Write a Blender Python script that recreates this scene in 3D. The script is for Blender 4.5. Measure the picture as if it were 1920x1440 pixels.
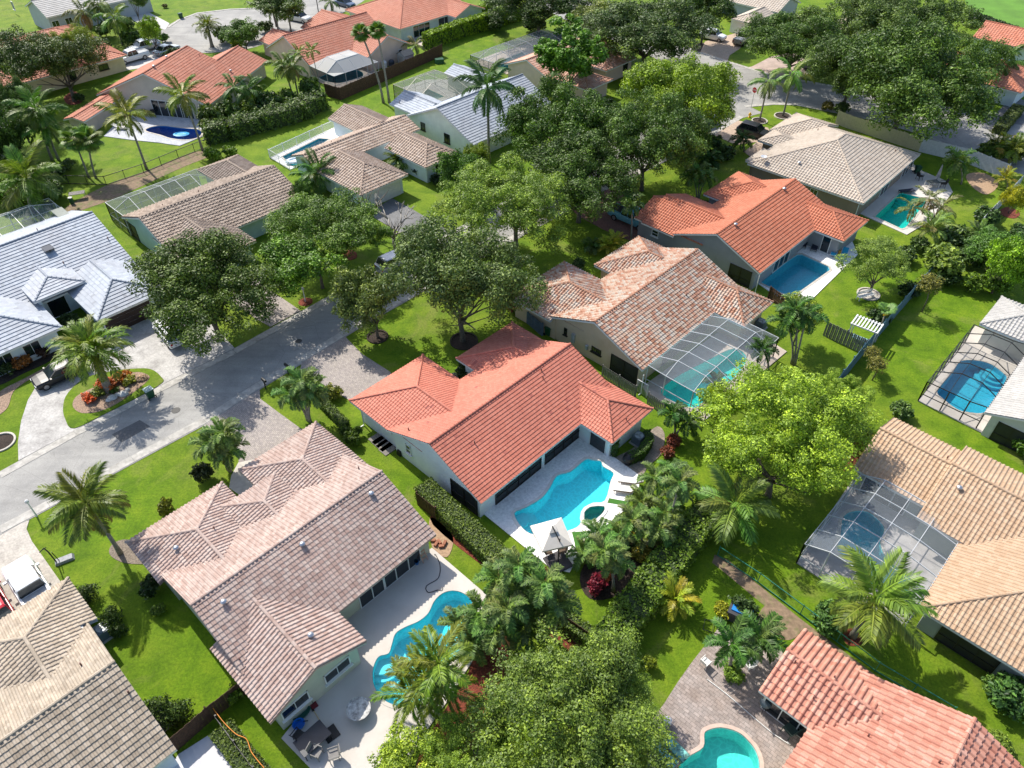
import bpy, bmesh, math, random
import numpy as np
from mathutils import Vector, Matrix
from mathutils.geometry import delaunay_2d_cdt
for o in list(bpy.data.objects): bpy.data.objects.remove(o)
SC = bpy.context.scene
COL = SC.collection
random.seed(7); RNG = np.random.default_rng(7)
# ------------------------------------------------------------------ camera, sky, sun
CAMH = 46.0; FPX = 1411.0; PIT = math.atan(1290/FPX)
cd = bpy.data.cameras.new('camera'); cam = bpy.data.objects.new('camera', cd); COL.objects.link(cam)
cam.location = (0, 0, CAMH); cam.rotation_euler = (math.pi/2-PIT, 0, 0)
cd.sensor_width = 36; cd.lens = FPX/1920*36; cd.clip_start = 0.5; cd.clip_end = 3000
SC.camera = cam
SUN_AZ = math.radians(130); SUN_EL = math.radians(47)      # direction towards the sun
W = bpy.data.worlds.new('World'); SC.world = W; W.use_nodes = True
wn = W.node_tree; sky = wn.nodes.new('ShaderNodeTexSky'); sky.sky_type = 'NISHITA'; sky.sun_disc = False
sky.sun_elevation = SUN_EL; sky.sun_rotation = math.pi/2-SUN_AZ; sky.dust_density = 1.5
bgn = wn.nodes['Background']; wn.links.new(sky.outputs[0], bgn.inputs[0]); bgn.inputs[1].default_value = 0.15
sl = bpy.data.lights.new('sun', 'SUN'); sl.energy = 4.5; sl.angle = math.radians(0.6); sl.color = (1, .94, .84)
so = bpy.data.objects.new('sun', sl); COL.objects.link(so)
sd = Vector((math.cos(SUN_AZ)*math.cos(SUN_EL), math.sin(SUN_AZ)*math.cos(SUN_EL), math.sin(SUN_EL)))
so.rotation_euler = sd.to_track_quat('Z', 'Y').to_euler(); so.location = sd*200
SC.view_settings.view_transform = 'Standard'; SC.view_settings.look = 'None'
SC.view_settings.exposure = 0.50; SC.view_settings.gamma = 1; SC.view_settings.use_curve_mapping = False
SC.render.engine = 'CYCLES'; SC.cycles.max_bounces = 6; SC.cycles.transparent_max_bounces = 12
# ------------------------------------------------------------------ pixel <-> place
_c, _s = math.cos(PIT), math.sin(PIT)
def ray(x, y):
    dx = (x-960)/FPX; dy = (y-720)/FPX
    return np.array([dx, _c-dy*_s, -_s-dy*_c])
def P(p, z=0.0):
    r = ray(*p); t = (z-CAMH)/r[2]; return np.array([0, 0, CAMH])+t*r
def proj(q):
    x, y, z = q[0], q[1], q[2]-CAMH
    d = y*_c-z*_s; dn = -y*_s-z*_c
    return (960+FPX*x/d, 720+FPX*dn/d)
def V3(a): return Vector((float(a[0]), float(a[1]), float(a[2])))
def height_at(b, ytop):
    lo, hi = 0.1, 30
    for _ in range(40):
        m = (lo+hi)/2
        if proj([b[0], b[1], m])[1] > ytop: lo = m
        else: hi = m
    return lo
# ------------------------------------------------------------------ tagging
def tag(o, label=None, cat=None, group=None, kind=None):
    if label: o['label'] = label
    if cat: o['category'] = cat
    if group: o['group'] = group
    if kind: o['kind'] = kind
    return o
def empty(name, loc=(0, 0, 0), rz=0, label=None, cat=None, group=None):
    o = bpy.data.objects.new(name, None); COL.objects.link(o); o.location = loc; o.rotation_euler = (0, 0, rz)
    o.empty_display_size = .3
    return tag(o, label, cat, group)
def inst(name, me, parent=None, loc=(0, 0, 0), rot=(0, 0, 0), sc=(1, 1, 1), color=None):
    o = bpy.data.objects.new(name, me); COL.objects.link(o)
    o.parent = parent; o.location = loc; o.rotation_euler = rot; o.scale = sc
    if color: o.color = (*color, 1)
    return o
# ------------------------------------------------------------------ materials
def newmat(name):
    m = bpy.data.materials.new(name); m.use_nodes = True
    nt = m.node_tree; b = nt.nodes['Principled BSDF']; return m, nt, b
def N(nt, t, **kw):
    n = nt.nodes.new(t)
    for k, v in kw.items(): setattr(n, k, v)
    return n
def mixc(nt, fac, a, b, mode='MIX'):
    n = N(nt, 'ShaderNodeMix', data_type='RGBA', blend_type=mode)
    for sock, val in ((0, fac), (6, a), (7, b)):
        if hasattr(val, 'node'): nt.links.new(val, n.inputs[sock])
        elif sock == 0: n.inputs[0].default_value = val
        else: n.inputs[sock].default_value = (*val, 1)
    return n.outputs[2]
def noise(nt, scale, detail=4, vec=None, rough=.55, dist=0):
    n = N(nt, 'ShaderNodeTexNoise'); n.inputs['Scale'].default_value = scale; n.inputs['Detail'].default_value = detail
    n.inputs['Roughness'].default_value = rough; n.inputs['Distortion'].default_value = dist
    if vec: nt.links.new(vec, n.inputs['Vector'])
    return n.outputs['Fac']
def ramp(nt, fac, stops, interp='LINEAR'):
    r = N(nt, 'ShaderNodeValToRGB'); cr = r.color_ramp; cr.interpolation = interp
    while len(cr.elements) < len(stops): cr.elements.new(0.5)
    for e, (p, c) in zip(cr.elements, stops):
        e.position = p; e.color = (*c, 1) if len(c) == 3 else c
    nt.links.new(fac, r.inputs[0]); return r.outputs[0]
def pos(nt): return N(nt, 'ShaderNodeNewGeometry').outputs['Position']
def bump(nt, b, fac, strength=.3, dist=.02):
    n = N(nt, 'ShaderNodeBump'); n.inputs['Strength'].default_value = strength; n.inputs['Distance'].default_value = dist
    nt.links.new(fac, n.inputs['Height']); nt.links.new(n.outputs[0], b.inputs['Normal'])
def simple(name, col, rough=.6, var=.12, scale=3, metal=0, bmp=0, spec=.5, stain=None):
    m, nt, b = newmat(name); p = pos(nt)
    f = noise(nt, scale, 6, p)
    dark = tuple(c*(1-var*2) for c in col); lite = tuple(min(1, c*(1+var)) for c in col)
    c = ramp(nt, f, [(.3, dark), (.7, lite)])
    if stain:
        f2 = noise(nt, stain[1], 5, p, .7); st = ramp(nt, f2, [(.5, (0, 0, 0)), (.72, (1, 1, 1))])
        mm = N(nt, 'ShaderNodeMath', operation='MULTIPLY'); nt.links.new(st, mm.inputs[0]); mm.inputs[1].default_value = stain[2]
        c = mixc(nt, mm.outputs[0], c, stain[0])
    nt.links.new(c, b.inputs['Base Color']); b.inputs['Roughness'].default_value = rough; b.inputs['Metallic'].default_value = metal
    b.inputs['Specular IOR Level'].default_value = spec
    if bmp: bump(nt, b, noise(nt, scale*12, 3, p), bmp)
    return m
MATS = {}
def M(name, *a, **k):
    if name not in MATS: MATS[name] = simple(name, *a, **k)
    return MATS[name]
def grass_mat(name='lawn_grass'):
    m, nt, b = newmat(name); p = pos(nt)
    big = noise(nt, .06, 4, p, .6); mid = noise(nt, .55, 5, p, .65, .4); fine = noise(nt, 5.5, 6, p, .85); patch = noise(nt, .16, 6, p, .7, 1.0)
    c = ramp(nt, mid, [(.25, (.056, .122, .003)), (.5, (.105, .195, .005)), (.75, (.17, .255, .010))])
    c2 = mixc(nt, ramp(nt, big, [(.4, (0, 0, 0)), (.62, (1, 1, 1))]), c, ramp(nt, mid, [(.3, (.085, .155, .006)), (.7, (.185, .25, .018))]))
    dry = ramp(nt, patch, [(.54, (0, 0, 0)), (.72, (.7, .7, .7))])
    c3 = mixc(nt, dry, c2, (.20, .21, .055))
    c4 = mixc(nt, .75, c3, ramp(nt, fine, [(.3, (.4, .42, .4)), (.5, (1, 1, 1)), (.7, (1.6, 1.5, 1.5))]), 'MULTIPLY')
    nt.links.new(c4, b.inputs['Base Color']); b.inputs['Roughness'].default_value = .85; b.inputs['Specular IOR Level'].default_value = .2
    bump(nt, b, fine, .9, .08); return m
def pave_mat(name, c1, c2, joint, sx=.25, sy=.13, dirt=(.12, .11, .09), dscale=.35, damt=.5, rot=.8):
    m, nt, b = newmat(name); p = pos(nt)
    mp = N(nt, 'ShaderNodeMapping'); nt.links.new(p, mp.inputs[0]); mp.inputs['Rotation'].default_value = (0, 0, rot)
    br = N(nt, 'ShaderNodeTexBrick'); nt.links.new(mp.outputs[0], br.inputs['Vector'])
    br.inputs['Color1'].default_value = (*c1, 1); br.inputs['Color2'].default_value = (*c2, 1); br.inputs['Mortar'].default_value = (*joint, 1)
    br.inputs['Scale'].default_value = 1; br.inputs['Mortar Size'].default_value = .012; br.inputs['Brick Width'].default_value = sx; br.inputs['Row Height'].default_value = sy
    f = noise(nt, dscale, 7, p, .68); d = ramp(nt, f, [(.42, (0, 0, 0)), (.75, (damt,)*3)])
    fine = noise(nt, 6, 4, p)
    c = mixc(nt, d, br.outputs['Color'], dirt)
    c = mixc(nt, .8, c, ramp(nt, fine, [(.3, (.75,)*3), (.7, (1.18,)*3)]), 'MULTIPLY')
    nt.links.new(c, b.inputs['Base Color']); b.inputs['Roughness'].default_value = .85
    bump(nt, b, br.outputs['Fac'], -.3, .02); return m
def tile_mat(name, stops, interp='LINEAR', dirt=(.1, .07, .06), damt=.35, dscale=.5, spec=.25):
    m, nt, b = newmat(name); p = pos(nt)
    at = N(nt, 'ShaderNodeAttribute'); at.attribute_name = 'tint'
    oi = N(nt, 'ShaderNodeObjectInfo')
    ad = N(nt, 'ShaderNodeMath', operation='ADD'); nt.links.new(at.outputs['Fac'], ad.inputs[0])
    mu = N(nt, 'ShaderNodeMath', operation='MULTIPLY'); nt.links.new(oi.outputs['Random'], mu.inputs[0])
    sp = N(nt, 'ShaderNodeSeparateColor'); nt.links.new(oi.outputs['Color'], sp.inputs[0])   # red 0 on loose tiles -> use object random
    iv = N(nt, 'ShaderNodeMath', operation='SUBTRACT'); iv.inputs[0].default_value = 1; nt.links.new(sp.outputs[0], iv.inputs[1])
    nt.links.new(iv.outputs[0], mu.inputs[1]); nt.links.new(mu.outputs[0], ad.inputs[1])
    c = ramp(nt, ad.outputs[0], stops, interp)
    f = noise(nt, dscale, 7, p, .7); d = ramp(nt, f, [(.45, (0, 0, 0)), (.78, (damt,)*3)])
    c = mixc(nt, d, c, dirt)
    c = mixc(nt, .6, c, ramp(nt, noise(nt, 14, 3, p), [(.3, (.8,)*3), (.7, (1.15,)*3)]), 'MULTIPLY')
    c = mixc(nt, .7, c, ramp(nt, noise(nt, .13, 3, p, .5), [(.35, (.86, .87, .88)), (.65, (1.07, 1.06, 1.05))]), 'MULTIPLY')
    c = mixc(nt, .55, c, ramp(nt, noise(nt, 2.6, 8, p, .8, .5), [(.60, (1,)*3), (.70, (.55, .52, .5))]), 'MULTIPLY')
    nt.links.new(c, b.inputs['Base Color']); b.inputs['Roughness'].default_value = .62; b.inputs['Specular IOR Level'].default_value = spec
    return m
def leaf_mat(name, trans=.3):
    m, nt, b = newmat(name)
    at = N(nt, 'ShaderNodeAttribute'); at.attribute_name = 'tint'
    oi = N(nt, 'ShaderNodeObjectInfo')
    k = ramp(nt, at.outputs['Fac'], [(0, (.26, .34, .3)), (.5, (.86, .88, .85)), (.9, (1.75, 1.6, 1.2)), (1, (2.6, 2.3, 2.0))])  # random leaf tones, spread wide to paint in highlights and deep crown shade
    c = mixc(nt, 1, oi.outputs['Color'], k, 'MULTIPLY')
    nt.links.new(c, b.inputs['Base Color']); b.inputs['Roughness'].default_value = .5; b.inputs['Specular IOR Level'].default_value = .35
    tr = N(nt, 'ShaderNodeBsdfTranslucent'); c2 = mixc(nt, 1, c, (1.2, 1.25, .7), 'MULTIPLY'); nt.links.new(c2, tr.inputs[0])
    mx = N(nt, 'ShaderNodeMixShader'); mx.inputs[0].default_value = trans
    nt.links.new(b.outputs[0], mx.inputs[1]); nt.links.new(tr.outputs[0], mx.inputs[2])
    nt.links.new(mx.outputs[0], nt.nodes['Material Output'].inputs[0]); return m
def water_mat(name, tint):
    m, nt, b = newmat(name); p = pos(nt); nt.nodes.remove(b)
    t = N(nt, 'ShaderNodeBsdfTransparent'); t.inputs[0].default_value = (*tint, 1)
    g = N(nt, 'ShaderNodeBsdfGlossy'); g.inputs['Roughness'].default_value = .06
    bn = N(nt, 'ShaderNodeBump'); bn.inputs['Strength'].default_value = .35; bn.inputs['Distance'].default_value = .05
    nt.links.new(noise(nt, 2.2, 3, p, .6, .6), bn.inputs['Height']); nt.links.new(bn.outputs[0], g.inputs['Normal'])
    fr = N(nt, 'ShaderNodeFresnel'); fr.inputs[0].default_value = 1.33; nt.links.new(bn.outputs[0], fr.inputs['Normal'])
    mx = N(nt, 'ShaderNodeMixShader'); nt.links.new(fr.outputs[0], mx.inputs[0])
    nt.links.new(t.outputs[0], mx.inputs[1]); nt.links.new(g.outputs[0], mx.inputs[2])
    nt.links.new(mx.outputs[0], nt.nodes['Material Output'].inputs[0]); return m
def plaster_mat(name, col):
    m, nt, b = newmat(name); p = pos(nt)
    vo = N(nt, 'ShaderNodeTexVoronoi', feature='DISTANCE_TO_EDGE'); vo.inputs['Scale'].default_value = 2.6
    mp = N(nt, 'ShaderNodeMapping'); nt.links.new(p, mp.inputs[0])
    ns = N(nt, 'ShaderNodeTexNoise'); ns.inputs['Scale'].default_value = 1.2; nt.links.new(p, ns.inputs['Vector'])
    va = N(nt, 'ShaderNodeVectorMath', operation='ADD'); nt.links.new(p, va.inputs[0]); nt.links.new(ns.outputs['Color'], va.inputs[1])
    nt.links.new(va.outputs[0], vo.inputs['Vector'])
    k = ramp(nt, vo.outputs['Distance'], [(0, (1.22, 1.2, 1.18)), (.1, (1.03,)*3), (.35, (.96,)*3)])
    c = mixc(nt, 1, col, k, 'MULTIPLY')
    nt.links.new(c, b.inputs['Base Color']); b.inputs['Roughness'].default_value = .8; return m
def screen_mat(name, col, opac):
    m, nt, b = newmat(name)
    b.inputs['Base Color'].default_value = (*col, 1); b.inputs['Roughness'].default_value = .8
    t = N(nt, 'ShaderNodeBsdfTransparent'); mx = N(nt, 'ShaderNodeMixShader'); mx.inputs[0].default_value = opac
    nt.links.new(t.outputs[0], mx.inputs[1]); nt.links.new(b.outputs[0], mx.inputs[2])
    nt.links.new(mx.outputs[0], nt.nodes['Material Output'].inputs[0]); return m
GRASS = grass_mat()
LEAF = leaf_mat('leaf', .17); PALMLEAF = leaf_mat('palm_leaf', .22); HEDGELEAF = leaf_mat('hedge_leaf', .22)
WHITE = M('white_paint', (.72, .72, .70), .5, .04)
OFFW = M('off_white_stucco', (.60, .60, .55), .85, .05, 1.5, bmp=.2)
DARK = M('dark_metal', (.015, .016, .018), .45, .1)
BLACK = M('black_plastic', (.012, .012, .013), .5, .1)
ALU = M('white_aluminium', (.66, .67, .68), .4, .03)
BRONZE = M('bronze_aluminium', (.02, .018, .016), .45, .1)
BARK = M('bark', (.14, .115, .09), .9, .25, 6, bmp=.6)
PALMBARK = M('palm_bark', (.26, .235, .20), .9, .2, 5, bmp=.5)
GREYWOOD = M('weathered_wood', (.20, .19, .18), .85, .2, 5)
BROWNWOOD = M('brown_wood', (.085, .04, .022), .8, .25, 5)
CONC = M('kerb_concrete', (.46, .44, .40), .85, .14, 2.2, bmp=.3, stain=((.16, .15, .13), .8, .6))
MULCHR = M('red_mulch', (.20, .045, .022), .95, .35, 10, bmp=.8)
MULCHD = M('dark_mulch', (.045, .03, .022), .95, .35, 10, bmp=.8)
MULCHT = M('tan_gravel', (.36, .25, .18), .95, .3, 9, bmp=.8)
STONE = M('coping_stone', (.50, .46, .40), .8, .12, 4)
def glass_mat():
    m, nt, b = newmat('window_glass'); b.inputs['Base Color'].default_value = (.012, .018, .022, 1)
    b.inputs['Roughness'].default_value = .06; b.inputs['Specular IOR Level'].default_value = .9; return m
GLASS = glass_mat()
SCRD = screen_mat('dark_insect_screen', (.035, .037, .04), .62)
SCRG = screen_mat('grey_roof_screen', (.38, .43, .47), .19)
SCRK = screen_mat('dark_roof_screen', (.05, .055, .055), .2)
SCRGR = screen_mat('green_roof_screen', (.16, .20, .16), .42)
SCRW = screen_mat('white_roof_screen', (.62, .62, .60), .62)
# ------------------------------------------------------------------ mesh builder
class MB:
    def __init__(s): s.v = []; s.f = []; s.m = []
    def add(s, vs, fs, mi=0):
        k = len(s.v); s.v += [tuple(map(float, v)) for v in vs]; s.f += [tuple(k+i for i in f) for f in fs]; s.m += [mi]*len(fs); return s
    def box(s, c, d, rz=0, mi=0, taper=1.0, mat=None):
        x, y, z = (d[0]/2, d[1]/2, d[2]/2); cs, sn = math.cos(rz), math.sin(rz); vs = []
        for k in (-1, 1):
            t = taper if k > 0 else 1
            for (i, j) in ((-1, -1), (1, -1), (1, 1), (-1, 1)):
                a, b = i*x*t, j*y*t; vs.append((c[0]+a*cs-b*sn, c[1]+a*sn+b*cs, c[2]+k*z))
        if mat: vs = [tuple(mat @ Vector(v)) for v in vs]
        return s.add(vs, [(3, 2, 1, 0), (4, 5, 6, 7), (0, 1, 5, 4), (1, 2, 6, 5), (2, 3, 7, 6), (3, 0, 4, 7)], mi)
    def bar(s, a, b, w=.05, h=None, mi=0):
        h = h or w; a = V3(a); b = V3(b); d = (b-a)
        if d.length < 1e-5: return s
        d.normalize(); up = Vector((0, 0, 1)) if abs(d.z) < .95 else Vector((1, 0, 0))
        x = d.cross(up).normalized(); y = x.cross(d).normalized(); vs = []
        for q in (a, b):
            for i, j in ((-1, -1), (1, -1), (1, 1), (-1, 1)): vs.append(q+x*i*w/2+y*j*h/2)
        return s.add(vs, [(0, 1, 2, 3), (7, 6, 5, 4), (1, 0, 4, 5), (2, 1, 5, 6), (3, 2, 6, 7), (0, 3, 7, 4)], mi)
    def tube(s, pts, rs, n=8, mi=0, cap=True):
        pts = [V3(p) for p in pts]; vs = []; fs = []
        for i, p in enumerate(pts):
            d = (pts[min(i+1, len(pts)-1)]-pts[max(i-1, 0)]).normalized()
            up = Vector((0, 0, 1)) if abs(d.z) < .9 else Vector((1, 0, 0))
            x = d.cross(up).normalized(); y = x.cross(d)
            r = rs[i] if hasattr(rs, '__len__') else rs
            for k in range(n):
                a = 2*math.pi*k/n; vs.append(p+(x*math.cos(a)+y*math.sin(a))*r)
        for i in range(len(pts)-1):
            for k in range(n):
                fs.append((i*n+k, i*n+(k+1) % n, (i+1)*n+(k+1) % n, (i+1)*n+k))
        if cap: fs += [tuple(range(n))[::-1], tuple(range((len(pts)-1)*n, len(pts)*n))]
        return s.add(vs, fs, mi)
    def lathe(s, c, prof, n=16, mi=0, sx=1, sy=1):
        vs = []; fs = []
        for r, z in prof:
            for k in range(n): a = 2*math.pi*k/n; vs.append((c[0]+r*math.cos(a)*sx, c[1]+r*math.sin(a)*sy, c[2]+z))
        for i in range(len(prof)-1):
            for k in range(n): fs.append((i*n+k, i*n+(k+1) % n, (i+1)*n+(k+1) % n, (i+1)*n+k))
        fs += [tuple(range(n))[::-1], tuple(range((len(prof)-1)*n, len(prof)*n))]
        return s.add(vs, fs, mi)
    def prism(s, poly, z0, z1, mi=0):
        n = len(poly); ar = sum(poly[i][0]*poly[(i+1) % n][1]-poly[(i+1) % n][0]*poly[i][1] for i in range(n))
        if ar < 0: poly = poly[::-1]
        vs = [(p[0], p[1], z0) for p in poly]+[(p[0], p[1], z1) for p in poly]
        return s.add(vs, [tuple(range(n))[::-1], tuple(range(n, 2*n))]+[(i, (i+1) % n, n+(i+1) % n, n+i) for i in range(n)], mi)
    def mesh(s, name, mats, smooth=False):
        me = bpy.data.meshes.new(name); me.from_pydata(s.v, [], s.f)
        for m in (mats if isinstance(mats, (list, tuple)) else [mats]): me.materials.append(m)
        if any(s.m): me.polygons.foreach_set('material_index', s.m)
        if smooth: me.polygons.foreach_set('use_smooth', [True]*len(me.polygons))
        me.update(); return me
    def build(s, name, mats, parent=None, smooth=False, loc=(0, 0, 0), rz=0):
        o = inst(name, s.mesh(name, mats, smooth), parent, loc, (0, 0, rz)); return o
def raw_mesh(name, verts, quads, mats, tint=None, uvw=False):
    me = bpy.data.meshes.new(name); nv = len(verts); nf = len(quads)
    me.vertices.add(nv); me.vertices.foreach_set('co', np.asarray(verts, np.float32).ravel())
    me.loops.add(nf*4); me.loops.foreach_set('vertex_index', np.asarray(quads, np.int32).ravel())
    me.polygons.add(nf); me.polygons.foreach_set('loop_start', np.arange(0, nf*4, 4, dtype=np.int32))
    try: me.polygons.foreach_set('loop_total', np.full(nf, 4, np.int32))
    except Exception: pass
    me.update(calc_edges=True)
    if tint is not None:
        a = me.attributes.new('tint', 'FLOAT', 'FACE'); a.data.foreach_set('value', np.asarray(tint, np.float32))
    for m in (mats if isinstance(mats, (list, tuple)) else [mats]): me.materials.append(m)
    me.shade_flat()
    return me
def smooth_poly(pts, k=5, closed=True):
    out = []; n = len(pts); pts = [np.array(p[:2], float) for p in pts]
    for i in range(n):
        p0, p1, p2, p3 = pts[i-1], pts[i], pts[(i+1) % n], pts[(i+2) % n]
        for j in range(k):
            t = j/k
            out.append(.5*((2*p1)+(-p0+p2)*t+(2*p0-5*p1+4*p2-p3)*t*t+(-p0+3*p1-3*p2+p3)*t**3))
    return [tuple(p) for p in out]
def inset_poly(poly, d):
    n = len(poly); ar = sum(poly[i][0]*poly[(i+1) % n][1]-poly[(i+1) % n][0]*poly[i][1] for i in range(n))
    sg = 1 if ar > 0 else -1; out = []
    for i in range(n):
        a, b, c = (np.array(poly[j % n][:2]) for j in (i-1, i, i+1))
        e1 = (b-a)/(np.linalg.norm(b-a)+1e-9); e2 = (c-b)/(np.linalg.norm(c-b)+1e-9)
        n1 = np.array([-e1[1], e1[0]])*sg; n2 = np.array([-e2[1], e2[0]])*sg; m = n1+n2; m /= (np.linalg.norm(m)+1e-9)
        out.append(tuple(b+m*d/max(.5, float(m @ n1))))
    return out
def in_poly(x, y, poly):
    c = False; n = len(poly); j = n-1
    for i in range(n):
        if (poly[i][1] > y) != (poly[j][1] > y) and x < (poly[j][0]-poly[i][0])*(y-poly[i][1])/(poly[j][1]-poly[i][1])+poly[i][0]: c = not c
        j = i
    return c
def sheet(name, poly, z, mat, holes=(), skirt=.06, parent=None):
    """flat slab: top face with holes, a skirt of given depth around every edge"""
    vs = []; es = []
    loops = [poly]+list(holes)
    for lp in loops:
        k = len(vs); vs += [Vector((float(p[0]), float(p[1]))) for p in lp]; es += [(k+i, k+(i+1) % len(lp)) for i in range(len(lp))]
    v2, e2, f2, *_ = delaunay_2d_cdt(vs, es, [], 0, 1e-5)
    fs = []
    for f in f2:
        cx = sum(v2[i].x for i in f)/len(f); cy = sum(v2[i].y for i in f)/len(f)
        if in_poly(cx, cy, poly) and not any(in_poly(cx, cy, h) for h in holes):
            ar = sum(v2[f[i]].x*v2[f[(i+1) % len(f)]].y-v2[f[(i+1) % len(f)]].x*v2[f[i]].y for i in range(len(f)))
            fs.append(tuple(f) if ar > 0 else tuple(f[::-1]))
    mb = MB(); mb.add([(v.x, v.y, z) for v in v2], fs)
    for lp in loops:
        n = len(lp); mb.add([(p[0], p[1], z) for p in lp]+[(p[0], p[1], z-skirt) for p in lp], [(i, (i+1) % n, n+(i+1) % n, n+i) for i in range(n)])
    return mb.build(name, mat, parent)
def G(pts): return [tuple(P(p)[:2]) for p in pts]
def GS(pts, k=4): return smooth_poly(G(pts), k)
# ------------------------------------------------------------------ houses
TH = math.radians(46.3)
class Frame:
    def __init__(s, th): s.th = th; s.u = np.array([math.cos(th), math.sin(th), 0]); s.v = np.array([math.sin(th), -math.cos(th), 0])
    def uv(s, p): return float(p @ s.u), float(p @ s.v)
    def w(s, u, v, z=0): return s.u*u+s.v*v+np.array([0, 0, z])
CAPME = {}
def cap_mesh(mat):
    if mat.name not in CAPME:
        mb = MB(); vs = []; n = 5
        for i, (x, r) in enumerate(((-.21, .13), (.21, .105))):
            for k in range(n):
                a = math.pi*k/(n-1); vs.append((x, math.cos(a)*r, math.sin(a)*r*.8+(0.02 if i == 0 else 0)))
        fs = [(k, k+1, n+k+1, n+k) for k in range(n-1)]+[(4, 3, 2, 1, 0), (5, 6, 7, 8, 9)]
        mb.add(vs, fs); CAPME[mat.name] = mb.mesh('ridge_cap', mat)
    return CAPME[mat.name]
TILEME = {}
PROF = {'barrel': ([0, .16, .33, .5, .64], [0, .8, 1.0, .75, 0]), 'mid': ([0, .3, .62], [0, 1, 0]), 'flat': ([0, .08], [-.6, 0])}
def one_tile(mat, prof, tw, cl, amp, lift):
    key = (mat.name, prof, tw, cl)
    if key not in TILEME:
        xs, hs = PROF[prof]; xs = list(xs)+[1.0]; hs = list(hs)+[hs[0]]
        n = len(xs); X = [(x-.5)*tw*.985 for x in xs]; vs = []
        vs += [(x, 0, -.01) for x in X]+[(x, 0, lift+h*amp) for x, h in zip(X, hs)]+[(x, cl+.02, h*amp) for x, h in zip(X, hs)]
        fs = [(i, i+1, n+i+1, n+i) for i in range(n-1)]+[(n+i, n+i+1, 2*n+i+1, 2*n+i) for i in range(n-1)]
        mb = MB(); mb.add(vs, fs); TILEME[key] = mb.mesh('roof_tile', mat)
    return TILEME[key]
class Roof:
    """collects tile courses of every slope of one house, then builds them"""
    def __init__(s, mat, prof='barrel', tw=.31, cl=.35, amp=.062, lift=.034, loose=0):
        s.mat = mat; s.prof = prof; s.tw = tw; s.cl = cl; s.amp = amp; s.lift = lift; s.loose = loose
        s.cells = []; s.V = []; s.Q = []; s.T = []; s.nv = 0; s.slopes = []; s.caps = []; s.cuts = []
    def slope(s, O, S, T, Wd, tmax, kl, kr):
        s.slopes.append((O, S, T, Wd, tmax, kl, kr))
    def finish(s, wings_test=None):
        # choose the tiles that show largest as loose tile objects
        loose = set()
        if s.loose:
            cand = []
            for si, (O, S, T, Wd, tmax, kl, kr) in enumerate(s.slopes):
                Nn = np.cross(S, T)
                for k in range(int(tmax/s.cl)):
                    t0 = k*s.cl; t1 = t0+s.cl
                    L = max(kl*t0, kl*t1); R = Wd-max(kr*t0, kr*t1)
                    for i in range(int(math.ceil(L/s.tw-1e-6)), int(R/s.tw)):
                        c = O+S*((i+.5)*s.tw)+T*(t0+s.cl/2); px = proj(c)
                        if not (0 < px[0] < 1920 and 0 < px[1] < 1440): continue
                        d = np.array([0, 0, CAMH])-c; dist = np.linalg.norm(d); face = float(Nn @ d)/dist
                        if face < .2: continue
                        if wings_test and wings_test(c): continue
                        if any(c0_ <= si < c1_ and c @ Ld_ > ct[1]-.3 and ((c @ Ad_ < ct[2]+.3) if ct[0] == 'a' else (c @ Ad_ > ct[2]-.3)) for (c0_, c1_, Ld_, Ad_, ct) in s.cuts): continue
                        cand.append((face/dist**2, si, k, i))
            cand.sort(reverse=True); loose = {(a, b, c) for _, a, b, c in cand[:s.loose]}
        xs, hs = PROF[s.prof]; xs = np.array(xs); hs = np.array(hs)*s.amp; ns = len(xs)
        rng = np.random.default_rng(len(s.slopes)*7+int(s.slopes[0][3]*100))
        for si, (O, S, T, Wd, tmax, kl, kr) in enumerate(s.slopes):
            Nn = np.cross(S, T); nt = int(Wd/s.tw)+1
            sc = ((np.arange(nt)[:, None]+xs[None, :])*s.tw).ravel(); hh = np.tile(hs, nt); sc = np.append(sc, nt*s.tw); hh = np.append(hh, hs[0])
            for k in range(int(math.ceil(tmax/s.cl))):
                t0 = k*s.cl; t1 = min(t0+s.cl, tmax)
                lo = np.clip(sc, kl*t0, max(kl*t0, Wd-kr*t0)); hi = np.clip(sc, kl*t1, max(kl*t1, Wd-kr*t1)); n = len(sc)
                base = O[None]+lo[:, None]*S+T*t0+(hh[:, None]-(.05 if k == 0 else .01))*Nn
                low = O[None]+lo[:, None]*S+T*t0+(hh[:, None]+s.lift)*Nn
                up = O[None]+hi[:, None]*S+T*(t1+.015)+hh[:, None]*Nn
                idx = np.arange(n-1); tile = idx//ns
                keep = (lo[1:]-lo[:-1] > 1e-4) | (hi[1:]-hi[:-1] > 1e-4)
                if loose: keep &= ~np.array([(si, k, int(t)) in loose for t in tile])
                for (c0_, c1_, Ld_, Ad_, ct) in s.cuts:
                    if c0_ <= si < c1_:
                        mid_ = (low[1:]+low[:-1]+up[1:]+up[:-1])/4; l_ = mid_ @ Ld_; a_ = mid_ @ Ad_
                        keep &= ~((l_ > ct[1]) & ((a_ < ct[2]) if ct[0] == 'a' else (a_ > ct[2])))
                idx = idx[keep]; tt = rng.random(nt+1)[tile[keep]]
                s.V.append(np.concatenate([base, low, up]))
                q = np.concatenate([np.stack([idx, idx+1, n+idx+1, n+idx], 1), np.stack([n+idx, n+idx+1, 2*n+idx+1, 2*n+idx], 1)])+s.nv
                s.Q.append(q); s.T.append(np.concatenate([tt, tt])); s.nv += 3*n
        return loose
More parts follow.
